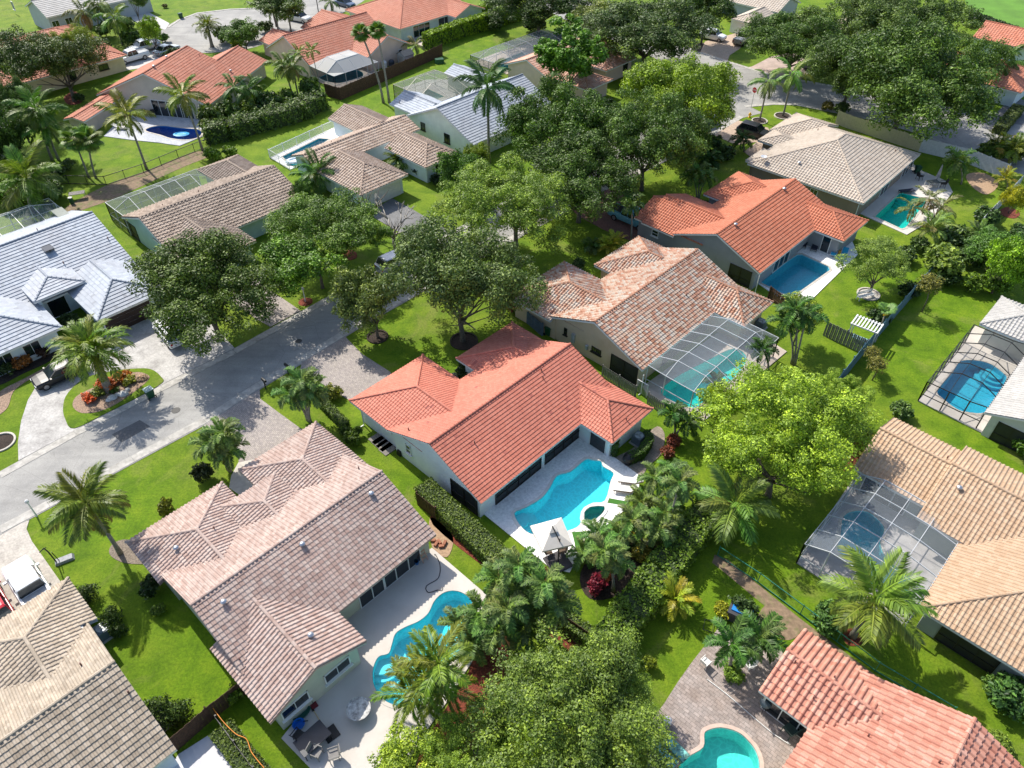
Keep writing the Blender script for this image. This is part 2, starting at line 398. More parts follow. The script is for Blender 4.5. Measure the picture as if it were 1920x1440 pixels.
    def build(s, roofobj, wings_test=None, capind=False):
        loose = s.finish(wings_test)
        me = raw_mesh('roof_tiles', np.concatenate(s.V), np.concatenate(s.Q), s.mat, np.concatenate(s.T))
        o = inst('tile_courses', me, roofobj); o['kind'] = 'stuff'
        if loose:
            me = one_tile(s.mat, s.prof, s.tw, s.cl, s.amp, s.lift)
            for (si, k, i) in sorted(loose):
                O, S, T, Wd, tmax, kl, kr = s.slopes[si]; Nn = np.cross(S, T)
                c = O+S*((i+.5)*s.tw)+T*(k*s.cl)
                mat = Matrix((S, T, Nn)).transposed(); e = mat.to_euler()
                inst('roof_tile', me, roofobj, V3(c), e, color=(0, 0, 0))
        # ridge and hip caps
        cm = cap_mesh(s.mat)
        if capind: 
            cnt = 0
            for a, b in s.caps:
                d = b-a; L = np.linalg.norm(d); n = max(1, int(L/.37))
                if wings_test is None or True:
                    q = Vector(d).to_track_quat('X', 'Z')
                    for i in range(n):
                        c = a+d*((i+.5)/n); px = proj(c)
                        if -20 < px[0] < 1940 and -20 < px[1] < 1460 and cnt < 290:
                            inst('ridge_cap', cm, roofobj, V3(c)+Vector((0, 0, .02)), q.to_euler(), color=(0, 0, 0)); cnt += 1
        else:
            mb = MB(); vv = [v.co.copy() for v in cm.vertices]; ff = [tuple(p.vertices) for p in cm.polygons]
            for a, b in s.caps:
                d = b-a; L = np.linalg.norm(d); n = max(1, int(L/.4)); q = Vector(d).to_track_quat('X', 'Z').to_matrix()
                for i in range(n):
                    c = V3(a+d*((i+.5)/n))+Vector((0, 0, .02)); mb.add([q @ v+c for v in vv], ff)
            o = mb.build('ridge_caps', s.mat, roofobj); o['kind'] = 'stuff'
class Wing: pass
def solve_wing(fr, spec, ze0):
    """spec: dict(ax, a, b, e0, e1, r, ends, ze, p). across = v for ax u, u for ax v"""
    w = Wing(); w.ax = spec['ax']; w.ze = spec.get('ze', ze0); w.ends = spec['ends']; w.spec = spec
    ia = 1 if w.ax == 'u' else 0; il = 1-ia
    val = lambda px, i: fr.uv(P(px, w.ze))[i]
    A = val(spec['a'], ia) if isinstance(spec.get('a'), tuple) else None
    B = val(spec['b'], ia) if isinstance(spec.get('b'), tuple) else None
    if isinstance(spec.get('a'), (int, float)): A = B-spec['a']
    if isinstance(spec.get('b'), (int, float)): B = A+spec['b']
    p = spec.get('p'); dirv = (fr.v if ia == 1 else fr.u)
    def ridge_hit(px, mid):
        rr = ray(*px); c = np.array([0, 0, CAMH]); t = (mid-c @ dirv)/(rr @ dirv); return c+rr*t
    rp = spec.get('r')
    if A is not None and B is not None:
        if B < A: print('SWAP A', spec, A, B); A, B = B, A
        mid = (A+B)/2
        if rp and p is None:
            q = ridge_hit(rp, mid); p = (q[2]-w.ze)/((B-A)/2)
            if not .2 < p < .62: print('PITCH', spec.get('n', ''), spec, round(p, 2)); p = min(.5, max(.28, p))
        p = p or .38
    else:
        p = p or .38; rr = ray(*rp); c = np.array([0, 0, CAMH])
        if A is not None:   # z = ze + p*(across-A)
            t = (w.ze-p*A-c[2]+p*(c @ dirv))/(rr[2]-p*(rr @ dirv)); q = c+rr*t; mid = q @ dirv; B = 2*mid-A
        else:
            t = (w.ze+p*B-c[2]-p*(c @ dirv))/(rr[2]+p*(rr @ dirv)); q = c+rr*t; mid = q @ dirv; A = 2*mid-B
        mid = (A+B)/2
    if B < A: print('SWAP A', spec, A, B); A, B = B, A
    w.a, w.b, w.p = A, B, p; w.zr = w.ze+p*(B-A)/2
    def lng(e):
        if e[0] == 'e': return val(e[1], il)
        if e[0] == 'r': return fr.uv(ridge_hit(e[1], mid))[il]
        return None
    l0, l1 = lng(spec['e0']), lng(spec['e1'])
    if l0 is None: l0 = l1-spec['e0'][1]
    if l1 is None: l1 = l0+spec['e1'][1]
    if l1 < l0: print('SWAP L', spec, l0, l1); l0, l1 = l1, l0
    w.l0, w.l1 = l0+spec.get('d0', 0), l1+spec.get('d1', 0)
    return w
def house(label, wings, mats, th=TH, ze=2.45, prof='barrel', tw=.31, cl=.35, amp=.062, lift=.034, loose=0, wins=(), far=False, group='houses of the estate', over=.55, cat='house', vents=(), fascia=None):
    tm, wm = mats; fr = Frame(th); W = [solve_wing(fr, s, ze) for s in wings]
    w0 = W[0]
    if w0.ax == 'u': cw = fr.w((w0.l0+w0.l1)/2, (w0.a+w0.b)/2)
    else: cw = fr.w((w0.a+w0.b)/2, (w0.l0+w0.l1)/2)
    root = empty('house', tuple(cw), 0, label, cat, group); off = -V3(cw)
    fas = fascia or WHITE
    rf = MB(); R = Roof(tm, prof, tw, cl, amp, lift, loose); wl = MB()
    for k, w in enumerate(W):
        eps = .003*k
        def pt(l, ac, z): return fr.w(l, ac, z) if w.ax == 'u' else fr.w(ac, l, z)
        Ld = fr.u if w.ax == 'u' else fr.v; Ad = fr.v if w.ax == 'u' else fr.u
        h = (w.b-w.a)/2; mid = (w.a+w.b)/2; ph = math.atan(w.p); cs, sn = math.cos(ph), math.sin(ph)
        h0, h1 = w.ends[0] == 'h', w.ends[1] == 'h'; L = w.l1-w.l0; hh = min(h, L/2 if (h0 and h1) else L)
        up = np.array([0, 0, 1.]); tm_ = h/cs
        r0 = w.l0+(hh if h0 else 0); r1 = w.l1-(hh if h1 else 0)
        n_before = len(R.slopes)
        def add(O, S, T, Wd, t, kl, kr):
            if np.cross(S, T)[2] < 0:
                O = O+S*Wd; S = -S; kl, kr = kr, kl
            R.slope(O, S, T, Wd, t, kl, kr)
        add(pt(w.l0, w.a, w.ze), Ld, Ad*cs+up*sn, L, tm_, cs if h0 else 0, cs if h1 else 0)
        add(pt(w.l0, w.b, w.ze), Ld, -Ad*cs+up*sn, L, tm_, cs if h0 else 0, cs if h1 else 0)
        if h0: add(pt(w.l0, w.a, w.ze), Ad, Ld*cs+up*sn, 2*h, tm_, cs, cs)
        if h1: add(pt(w.l1, w.a, w.ze), Ad, -Ld*cs+up*sn, 2*h, tm_, cs, cs)
        zr = w.zr
        e = [pt(w.l0, w.a, w.ze), pt(w.l1, w.a, w.ze), pt(w.l1, w.b, w.ze), pt(w.l0, w.b, w.ze)]
        q0, q1 = pt(r0, mid, zr), pt(r1, mid, zr)
        R.caps.append((q0, q1))
        if h0: R.caps += [(e[0], q0), (e[3], q0)]
        if h1: R.caps += [(e[1], q1), (e[2], q1)]
        # deck shell
        dz = np.array([0, 0, .03+eps]); th_ = np.array([0, 0, .2+eps]); top = [x-dz for x in e+[q0, q1]]; bot = [x-th_ for x in e+[q0, q1]]
        ps = [[0, 1, 5, 4], [2, 3, 4, 5]]+([[3, 0, 4]] if h0 else [])+([[1, 2, 5]] if h1 else [])
        vs = top+bot; fs = [tuple(x) for x in ps]+[tuple(i+6 for i in x[::-1]) for x in ps]
        edges = [(0, 1), (2, 3)]+([(3, 0)] if h0 else [(3, 4), (4, 0)])+([(1, 2)] if h1 else [(1, 5), (5, 2)])
        fs += [(a, b, b+6, a+6) for a, b in edges]
        cut = None
        if w.spec.get('cut'):
            sd_, cpx = w.spec['cut']; cl_ = fr.uv(P(cpx, w.ze))[0 if w.ax == 'u' else 1]; M0 = W[0]
            cut = (sd_, cl_, M0.l0+.36 if sd_ == 'a' else M0.l1-.36); R.cuts.append((n_before, len(R.slopes), Ld, Ad, cut)); w.cut = cut
            bm = bmesh.new(); bv = [bm.verts.new(v) for v in vs]; [bm.faces.new([bv[i] for i in f]) for f in fs]
            for n_, d_ in ((Ld, cl_), (Ad, cut[2])):
                bmesh.ops.bisect_plane(bm, geom=bm.verts[:]+bm.edges[:]+bm.faces[:], plane_co=V3(n_*d_), plane_no=V3(n_))
            dead = []
            for f in bm.faces:
                c = f.calc_center_median(); l_ = float(np.array(c) @ Ld); a_ = float(np.array(c) @ Ad)
                if l_ > cl_ and ((a_ < cut[2]) if sd_ == 'a' else (a_ > cut[2])): dead.append(f)
            bmesh.ops.delete(bm, geom=dead, context='FACES'); bm.verts.index_update()
            vs = [tuple(v.co) for v in bm.verts]; fs = [tuple(v.index for v in f.verts) for f in bm.faces]; bm.free()
        rf.add(vs, fs)
        # walls: box plus a gable panel
        ov = over+eps; zt = w.ze-.215+w.p*ov*.9; g0 = w.l0+(ov if h0 else w.spec.get('g0', .35)); g1 = w.l1-(ov if h1 else w.spec.get('g1', .35))
        if cut: g1 = min(g1, cut[1]+.2)
        w.wall = (g0, g1, w.a+ov, w.b-ov, zt)
        if not w.spec.get('open'):
            c4 = [pt(g0, w.a+ov, 0), pt(g1, w.a+ov, 0), pt(g1, w.b-ov, 0), pt(g0, w.b-ov, 0)]
            wl.prism([c[:2] for c in c4], -.1, zt-.01)
            for flag, gl, sg in ((h0, g0, 1), (h1, g1, -1)):
                if not flag and not (cut and sg < 0):
                    tr = []
                    for lx in (gl, gl+sg*.2):
                        tr += [pt(lx, w.a+ov, zt-.02), pt(lx, w.b-ov, zt-.02), pt(lx, mid, zr-.23)]
                    wl.add(tr, [(0, 1, 2), (5, 4, 3), (0, 3, 4, 1), (1, 4, 5, 2), (2, 5, 3, 0)])
        else:
            for l in (g0+.1, g1-.1):
                for a_ in (w.a+ov, w.b-ov): wl.box(pt(l, a_, zt/2), (.3, .3, zt), fr.th)
    wall = wl.build('wall', wm, root, loc=off)
    roof = rf.build('roof', fas, root, loc=off)
    def inside(c):
        u, v = fr.uv(c)
        for w in W:
            l, a = (u, v) if w.ax == 'u' else (v, u)
            if w.l0 < l < w.l1 and w.a < a < w.b:
                z = w.ze+w.p*min(a-w.a, w.b-a)
                if w.ends[0] == 'h': z = min(z, w.ze+w.p*(l-w.l0))
                if w.ends[1] == 'h': z = min(z, w.ze+w.p*(w.l1-l))
                if z > c[2]+.12: return True
        return False
    R.build(roof, inside, capind=bool(loose))
    # openings: (kind, wing, side, px or fraction, width, height, sill)
    for (kind, wi, side, where, ww, hh_, sill) in wins:
        w = W[wi]; g0, g1, wa, wb, zt = w.wall
        n_l = {'l0': -1, 'l1': 1}.get(side); 
        Ld = fr.u if w.ax == 'u' else fr.v; Ad = fr.v if w.ax == 'u' else fr.u
        if side == 'l0': nrm = -Ld; d = -g0; al = Ad
        elif side == 'l1': nrm = Ld; d = g1; al = Ad
        elif side == 'a': nrm = -Ad; d = -wa; al = Ld
        else: nrm = Ad; d = wb; al = Ld
        if isinstance(where, tuple):
            rr = ray(*where); c = np.array([0, 0, CAMH]); t = (d-c @ nrm)/(rr @ nrm); q = c+rr*t
            s_ = q @ al
        else:
            lo, hi = (wa, wb) if side[0] == 'l' else (g0, g1); s_ = lo+(hi-lo)*where
        ctr = nrm*d+al*s_+np.array([0, 0, sill+hh_/2])
        make_opening(root, kind, ctr, nrm, ww, hh_, off)
    for (px, kind) in vents:
        # on the highest slope under the pixel
        rr = ray(*px); best = None
        for (O, S, T, Wd, tmax, kl, kr) in R.slopes:
            Nn = np.cross(S, T); c = np.array([0, 0, CAMH]); t = ((O-c) @ Nn)/(rr @ Nn); q = c+rr*t
            s_, t_ = (q-O) @ S, (q-O) @ T
            if kl*t_ < s_ < Wd-kr*t_ and 0 < t_ < tmax and (best is None or t < best[0]): best = (t, q)
        if best is None: continue
        q = V3(best[1]); mb = MB()
        if kind == 'cap': mb.lathe((0, 0, 0), [(.09, -.1), (.09, .22), (.2, .24), (.2, .30), (.1, .38), (.02, .4)], 10); mb.build('roof_vent', M('galvanised', (.5, .52, .55), .35, .1, metal=.8), roof, loc=q)
        elif kind == 'dish':
            mb.tube([(0, 0, -.1), (0, 0, .45), (.1, -.1, .6)], .03, 6); mb.lathe((.15, -.15, .62), [(.03, 0), (.28, .06), (.40, .16), (.38, .17), (.02, .03)], 14)
            mb.build('satellite_dish', M('dish_grey', (.55, .57, .6), .4, .05), roof, loc=q)
        elif kind == 'sky': mb.box((0, 0, .12), (.9, 1.3, .16), fr.th); mb.build('skylight', GLASS, roof, loc=q)
        elif kind == 'pv': mb.box((0, 0, .35), (1.2, 2.4, .07), fr.th, mat=None); mb.bar((-.4, 0, 0), (-.4, 0, .35), .05); mb.bar((.4, 0, 0), (.4, 0, .35), .05); mb.build('solar_panel', M('panel_grey', (.16, .19, .17), .3), roof, loc=q)
        else: mb.tube([(0, 0, -.1), (0, 0, .32)], .05, 7); mb.build('vent_pipe', M('vent_dark', (.16, .07, .06), .6), roof, loc=q)
    return root, fr, W
OPN = {}
def make_opening(root, kind, ctr, nrm, ww, hh, off):
    th = math.atan2(nrm[1], nrm[0])+math.pi/2      # local x along wall, -y outward
    key = (kind, round(ww, 2), round(hh, 2))
    if key not in OPN:
        f = MB(); g = MB(); fr_ = .07
        if kind in ('win', 'dwin', 'arch', 'slide', 'screen', 'door'):
            fm = {'win': WHITE, 'dwin': BRONZE, 'arch': WHITE, 'slide': WHITE, 'screen': BRONZE, 'door': WHITE}[kind]
            for sx in (-1, 1): f.box((sx*(ww/2-fr_/2), -.03, 0), (fr_, .1, hh))
            for sz in (-1, 1): f.box((0, -.03, sz*(hh/2-fr_/2)), (ww, .098, fr_))
            n = 1 if kind != 'slide' and kind != 'screen' else max(1, int(round(ww/1.25)))
            if kind in ('slide', 'screen'):
                for i in range(1, n): f.box((-ww/2+ww*i/n, -.035, 0), (.06, .1, hh-.1))
            if kind == 'screen': f.box((0, -.034, -hh*.12), (ww-.1, .09, .05))
            if kind in ('win', 'dwin'): f.box((0, -.08, -hh/2-.05), (ww+.2, .18, .07))
            if kind in ('win', 'arch', 'dwin'): f.box((0, -.032, 0), (.04, .09, hh-.1)) if ww > .9 else f.box((0, -.032, 0), (ww-.1, .09, .04))
            if kind == 'arch': f.lathe((0, -.03, 0), [(0, 0), (0, 0)], 3) if False else None
            g.box((0, -.006, 0), (ww-.06, .04, hh-.06))
            OPN[key] = (f.mesh('frame', fm), g.mesh('pane', GLASS if kind != 'screen' else M('screen_dark', (.022, .024, .028), .5, .15, 1.5)))
        elif kind == 'garage':
            for i in range(4): f.box((0, -.02, -hh/2+hh*(i+.5)/4), (ww, .07, hh/4-.025))
            g.box((0, -.005, 0), (ww+.16, .05, hh+.08))
            OPN[key] = (f.mesh('garage_panel', M('garage_dark', (.04, .02, .015), .6)), g.mesh('surround', WHITE))
        elif kind == 'wgarage':
            for i in range(4): f.box((0, -.02, -hh/2+hh*(i+.5)/4), (ww, .07, hh/4-.025))
            g.box((0, -.005, 0), (ww+.16, .05, hh+.08)); OPN[key] = (f.mesh('garage_panel', WHITE), g.mesh('surround', OFFW))
        elif kind == 'box':
            f.box((0, -.1, 0), (ww, .2, hh)); g.box((0, -.21, 0), (ww*.7, .03, hh*.7)); OPN[key] = (f.mesh('meter_box', M('meter_grey', (.35, .38, .4), .5)), g.mesh('cover', M('meter_grey', (.35, .38, .4), .5)))
    fm, gm = OPN[key]
    nm = {'win': 'window', 'dwin': 'window', 'arch': 'window', 'slide': 'sliding_door', 'screen': 'screened_wall', 'door': 'door', 'garage': 'garage_door', 'wgarage': 'garage_door', 'box': 'meter_box'}[kind]
    o = inst(nm, fm, root, V3(ctr)+off, (0, 0, th)); inst('pane' if 'garage' not in nm and nm != 'meter_box' else 'surround', gm, o)
# ------------------------------------------------------------------ roof tile colours
T_CORAL = tile_mat('coral_tiles', [(0, (.50, .165, .11)), (.5, (.54, .188, .128)), (.985, (.57, .21, .145)), (.992, (.38, .12, .09))], dirt=(.40, .12, .085), damt=.25)
T_PINK = tile_mat('rose_beige_tiles', [(0, (.36, .25, .21)), (.35, (.42, .305, .26)), (.7, (.46, .355, .31)), (1, (.50, .40, .35))], dirt=(.26, .20, .18), damt=.35)
T_BEIGE = tile_mat('sand_beige_tiles', [(0, (.35, .285, .215)), (.4, (.41, .34, .26)), (.75, (.46, .385, .30)), (1, (.50, .42, .33))], dirt=(.13, .11, .09), damt=.55, dscale=.7)
T_MULTI = tile_mat('mixed_terracotta_tiles', [(0, (.38, .19, .12)), (.12, (.47, .26, .18)), (.34, (.51, .34, .25)), (.56, (.53, .40, .31)), (.80, (.52, .45, .38))], 'CONSTANT', dirt=(.40, .28, .22), damt=.12)
T_ORANGE = tile_mat('orange_clay_tiles', [(0, (.50, .17, .095)), (.5, (.54, .195, .112)), (1, (.575, .225, .135))], dirt=(.40, .13, .07), damt=.3)
T_GREYTAN = tile_mat('grey_tan_tiles', [(0, (.47, .395, .32)), (.5, (.52, .445, .365)), (1, (.56, .485, .405))], dirt=(.26, .21, .17), damt=.3)
T_WHITE = tile_mat('white_flat_tiles', [(0, (.335, .37, .42)), (.6, (.39, .43, .485)), (.93, (.43, .47, .52)), (1, (.27, .30, .34))], dirt=(.30, .27, .28), damt=.45, dscale=.22)
T_BROWN = tile_mat('taupe_tiles', [(0, (.27, .205, .16)), (.5, (.36, .28, .22)), (1, (.44, .35, .28))], dirt=(.22, .17, .14), damt=.3)
T_TERRA = tile_mat('terracotta_tiles', [(0, (.50, .18, .11)), (.5, (.54, .21, .13)), (1, (.57, .24, .16))], dirt=(.50, .30, .22), damt=.3)
T_RED = tile_mat('salmon_barrel_tiles', [(0, (.47, .20, .14)), (.4, (.53, .25, .18)), (.8, (.58, .30, .22)), (1, (.62, .36, .28))], dirt=(.38, .14, .09), damt=.35, dscale=.6)
T_TANR = tile_mat('apricot_tan_tiles', [(0, (.45, .30, .19)), (.5, (.49, .34, .225)), (1, (.53, .385, .265))], dirt=(.42, .30, .2), damt=.3)
T_PALE = tile_mat('pale_grey_tiles', [(0, (.40, .39, .365)), (.5, (.44, .425, .40)), (1, (.48, .465, .44))], dirt=(.4, .37, .33), damt=.3)
BLUEW = M('pale_blue_stucco', (.62, .70, .74), .85, .05, 1.2); BEIGEW = M('beige_stucco', (.62, .48, .34), .85, .06, 1.0, stain=((.38, .23, .12), .5, .5))
GREYW = M('grey_stucco', (.27, .28, .30), .85, .06, 1.0); CREAMW = M('cream_stucco', (.66, .57, .38), .85, .06, 1.0); TEALW = M('seafoam_stucco', (.42, .56, .54), .85, .05, 1.0)
PEACHW = M('peach_stucco', (.68, .52, .42), .85, .05, 1.0); PINKW = M('pinkish_stucco', (.60, .50, .43), .85, .05, 1.0); MINTW = M('mint_white_stucco', (.74, .79, .68), .85, .05, 1.0); TANW = M('pale_stucco', (.52, .52, .42), .85, .05, 1.0)
BRICKW = M('tan_brown_stucco', (.28, .22, .17), .85, .06, 1.0); GRBL = M('grey_blue_stucco', (.42, .45, .48), .85, .04, 1)
e_, r_, m_ = 'e', 'r', 'm'
def wg(ax, a, b, e0, e1, r=None, ends='gg', **k): return dict(ax=ax, a=a, b=b, e0=e0, e1=e1, r=r, ends=ends, **k)
def eE(x, y): return ('e', (x, y))
def rR(x, y): return ('r', (x, y))
HG = {}
HG['coral'] = house('coral red tiled house in the centre beside the white deck with the umbrella', [
    wg('u', (727, 803), (902, 945), eE(902, 945), rR(1070, 636), (803, 833), n='coral'),
    wg('v', (655, 751), (789, 663), eE(655, 751), rR(850, 775), (778, 722), 'hg', d1=.4, cut=('a', (734, 812))),
    wg('v', (855, 672), (958, 603), eE(855, 672), rR(988, 663), (958, 648), 'hg', d1=.4),
    wg('v', (1148, 832), (1222, 765), rR(1080, 712), eE(1148, 832), (1143, 752), 'gh', d0=-.4)],
    (T_CORAL, OFFW if False else M('white_blue_stucco', (.78, .81, .83), .85, .03, 1)), prof='mid', amp=.04, lift=.042, tw=.28, cl=.30, loose=300,
    wins=[('screen', 0, 'b', (972, 925), 5.2, 2.1, .08), ('screen', 0, 'b', (1055, 852), 4.6, 2.1, .08), ('screen', 0, 'l0', (870, 920), 2.9, 2.0, .08), ('win', 0, 'l0', (765, 833), .6, 1.0, 1.1), ('wgarage', 1, 'l0', .5, 5, 2.1, 0), ('door', 3, 'l0', .5, .9, 2.05, 0), ('door', 3, 'a', (1122, 822), 1.7, 2.0, .05)],
    vents=[((1015, 696), 'p'), ((890, 832), 'p'), ((766, 807), 'p'), ((1174, 788), 'p'), ((1018, 710), 'p')])
HG['pink'] = house('rose beige tiled house in the lower left beside the long wavy pool', [
    wg('u', (297, 1073), (820, 1000), rR(357, 1135), rR(715, 877), (357, 1135), n='pink'),
    wg('v', (236, 1017), (414, 902), eE(236, 1017), rR(420, 1048), (365, 988), 'hg', d1=.4, cut=('a', (298, 1095))),
    wg('v', (448, 881), (590, 789), eE(448, 881), rR(618, 906), (560, 855), 'hg', d1=.4),
    wg('v', (417, 950), (513, 885), eE(417, 950), rR(541, 981), (490, 935), 'hg', ze=2.95, d1=.4),
    wg('v', (507, 1357), (686, 1202), rR(485, 1135), rR(592, 1253), (592, 1253), 'gg', d0=-.5)],
    (T_PINK, TANW), loose=300, amp=.07, lift=.05, cl=.32, tw=.29, fascia=M('pink_fascia', (.50, .34, .29), .6, .05), wins=[('win', 4, 'l1', (555, 1326), 1.9, 1.0, 1.0), ('win', 4, 'l1', (632, 1255), 1.9, 1.0, 1.0), ('slide', 0, 'b', (756, 1080), 3.4, 2.05, .02), ('slide', 0, 'b', (700, 1120), 2.2, 2.05, .02), ('wgarage', 2, 'l0', .5, 4.8, 2.1, 0), ('win', 1, 'l0', .5, 1.8, 1.2, .9), ('door', 3, 'l0', .5, 1.2, 2.1, 0)],
    vents=[((568, 1024), 'cap'), ((421, 1132), 'cap'), ((584, 1194), 'cap'), ((332, 1031), 'cap'), ((697, 929), 'cap'), ((402, 992), 'p'), ((673, 880), 'p'), ((450, 1238), 'p')])
HG['beige'] = house('sand beige tiled house cut off by the lower left corner', [
    wg('u', (165, 1163), (333, 1403), (m_, 22), rR(215, 1240), (215, 1240), n='beige'),
    wg('v', None, (128, 1084), eE(128, 1084), rR(90, 1280), (45, 1194), 'hg', d1=.4, cut=('b', (172, 1168)))],
    (T_BEIGE, BLUEW), loose=300, amp=.07, lift=.055, vents=[((153, 1248), 'p'), ((242, 1300), 'p')], wins=[('win', 0, 'l1', .8, 1.5, 1.0, 1.0), ('slide', 0, 'b', .8, 4, 2.05, .02)])
HG['multi'] = house('house with mixed cream and terracotta tiles and a screened pool beside it', [
    wg('u', (1027, 591), (1201, 697), rR(1114, 604), rR(1310, 461), (1114, 604), n='multi'),
    wg('v', (1032, 602), (1058, 491), eE(1058, 491), rR(1136, 564), (1067, 529), 'hg', d1=.4, cut=('a', (1033, 601))),
    wg('v', (1114, 497), (1196, 443), eE(1114, 497), rR(1236, 483), (1212, 470), 'hg', d1=.4),
    wg('v', (1395, 613), (1453, 568), rR(1330, 523), eE(1395, 613), (1383, 545), 'gh', d0=-.4)],
    (T_MULTI, BEIGEW), cl=.34, tw=.31, amp=.095, lift=.05, wins=[('dwin', 0, 'l0', (1119, 651), 1.1, .6, 1.1), ('dwin', 0, 'l0', (1061, 618), .35, .8, 1.2), ('box', 0, 'l0', (1076, 632), .35, 1.0, .9), ('box', 0, 'l0', (1101, 654), .25, .5, 1.0), ('screen', 0, 'l0', (1170, 690), 3.0, 2.0, .06), ('screen', 0, 'b', (1285, 640), 7.5, 2.0, .06), ('wgarage', 1, 'l0', .5, 4, 2.1, 0)], vents=[((1287, 555), 'p'), ((1350, 452), 'p')])
HG['orange'] = house('bright orange tiled house with grey walls and a rectangular slate blue pool', [
    wg('u', (1258, 436), (1422, 515), rR(1344, 439), rR(1494, 328), (1344, 439), n='orange'),
    wg('v', (1262, 443), None, rR(1249, 365), rR(1353, 409), (1249, 365), 'gg', d1=.5, cut=('a', (1263, 443))),
    wg('v', (1192, 409), None, rR(1225, 368), rR(1260, 381), (1225, 368), 'gg', ze=2.42),
    wg('v', (1340, 372), None, eE(1322, 362), rR(1428, 350), (1372, 327), 'hg', d1=.5),
    wg('v', (1582, 453), (1626, 413), rR(1510, 377), eE(1582, 453), (1567, 399), 'gh', d0=-.4)],
    (T_ORANGE, GREYW), cl=.38, amp=.07, lift=.055, wins=[('win', 1, 'a', (1229, 434), .9, .8, 1.1), ('slide', 0, 'b', (1470, 470), 3.4, 2.05, .02), ('slide', 4, 'a', (1550, 452), 1.0, 2.05, .02), ('screen', 0, 'l0', (1392, 495), 2.6, 1.9, .08), ('wgarage', 2, 'l0', .5, 3, 2.1, 0)], vents=[((1379, 424), 'cap'), ((1470, 357), 'cap')])
HG['greytan'] = house('grey tan hipped roof house by the white fence, rectangular turquoise pool behind', [
    wg('u', None, (1619, 382), eE(1619, 382), eE(1728, 290), (1589, 249), 'hh', n='greytan'),
    wg('v', (1443, 244), (1492, 212), eE(1443, 244), rR(1549, 233), (1516, 222), 'hg', d1=.4),
    wg('v', (1421, 263), (1452, 244), eE(1421, 263), rR(1504, 264), (1461, 252), 'hg', d1=.4),
    wg('v', (1398, 301), (1434, 280), eE(1398, 301), (m_, 9), (1441, 289), 'hg')],
    (T_GREYTAN, BRICKW), th=math.radians(47.5), cl=.40, tw=.36, amp=.07, lift=.055, wins=[('slide', 0, 'b', (1690, 345), 3.5, 2.05, .02), ('slide', 0, 'b', (1650, 375), 2.5, 2.05, .02), ('win', 0, 'l0', .6, 1.0, .8, 1.1), ('wgarage', 1, 'l0', .5, 4.6, 2.1, 0)], vents=[((1427, 303), 'dish'), ((1498, 308), 'cap'), ((1678, 285), 'p'), ((1533, 245), 'p')])
HG['white'] = house('big house with white flat tiled roofs at the left edge, behind the circular drive', [
    wg('u', (132, 396), (57, 577), (m_, 30), rR(173, 397), (173, 397), n='white'),
    wg('v', (183, 602), None, rR(172, 489), eE(183, 602), (207, 521), 'gh', d0=-.4),
    wg('v', (64, 567), (159, 526), rR(65, 495), eE(64, 567), (82, 512), 'gh', ze=3.3, d0=-.4, open=True),
    wg('v', 13.0, (117, 613), (m_, 12), eE(117, 613), None, 'gh', p=.38)],
    (T_WHITE, BLUEW), prof='flat', cl=.40, tw=.33, amp=.012, lift=.05, wins=[('garage', 1, 'l1', (245, 602), 4.6, 2.1, 0), ('win', 3, 'l1', (12, 682), 1.5, 1.4, .6), ('win', 3, 'l1', (62, 655), 1.5, 1.4, .6), ('door', 0, 'b', (112, 578), 1.8, 2.3, 0)], vents=[((90, 467), 'sky'), ((120, 495), 'p'), ((203, 449), 'p'), ((116, 404), 'pv'), ((71, 433), 'p')])
HG['taupe'] = house('taupe tiled house with a green screened enclosure along its back', [
    wg('u', None, (449, 425), rR(260, 409), rR(512.5, 305), (260, 409), n='taupe'),
    wg('v', (370, 319), (446, 291), eE(370, 319), rR(462, 324), (430, 304), 'hg', d1=.4),
    wg('v', None, (480, 452), rR(342, 403), eE(480, 452), (372, 425), 'gh', d0=-.4),
    wg('v', (500, 398), None, rR(487, 349), eE(500, 398), (506, 361), 'gh', d0=-.4)],
    (T_BROWN, TEALW), cl=.42, tw=.42, amp=.10, lift=.07, wins=[('screen', 0, 'l0', (248, 432), 2.8, 1.9, .06), ('win', 3, 'l1', .5, 2, 1.2, .9)], vents=[((373, 361), 'p'), ((306, 387), 'p')])
HG['tan'] = house('light taupe tiled house in the middle distance, narrow pool behind a white railing', [
    wg('u', (545, 293), None, eE(545, 293), rR(760, 216), (760, 216), n='tan'),
    wg('v', (616, 223), None, rR(645, 196), rR(713, 230), (645, 196), 'gg', d1=.5),
    wg('v', (676, 367), (766, 328), rR(638, 287), eE(676, 367), (681, 306), 'gh', d0=-.4),
    wg('v', (798, 315), (843, 279), rR(754, 248), eE(798, 315), (798, 269), 'gh', d0=-.4)],
    (T_GREYTAN if False else tile_mat('light_taupe_tiles', [(0, (.36, .26, .20)), (.5, (.45, .34, .26)), (1, (.53, .42, .34))], dirt=(.3, .23, .18), damt=.3), BLUEW), cl=.42, tw=.42, amp=.09, lift=.06, wins=[('wgarage', 2, 'l1', (722, 360), 4.6, 2.1, 0), ('win', 3, 'l1', (822, 313), 1.3, 1.3, .7)], vents=[((622, 268), 'p')])
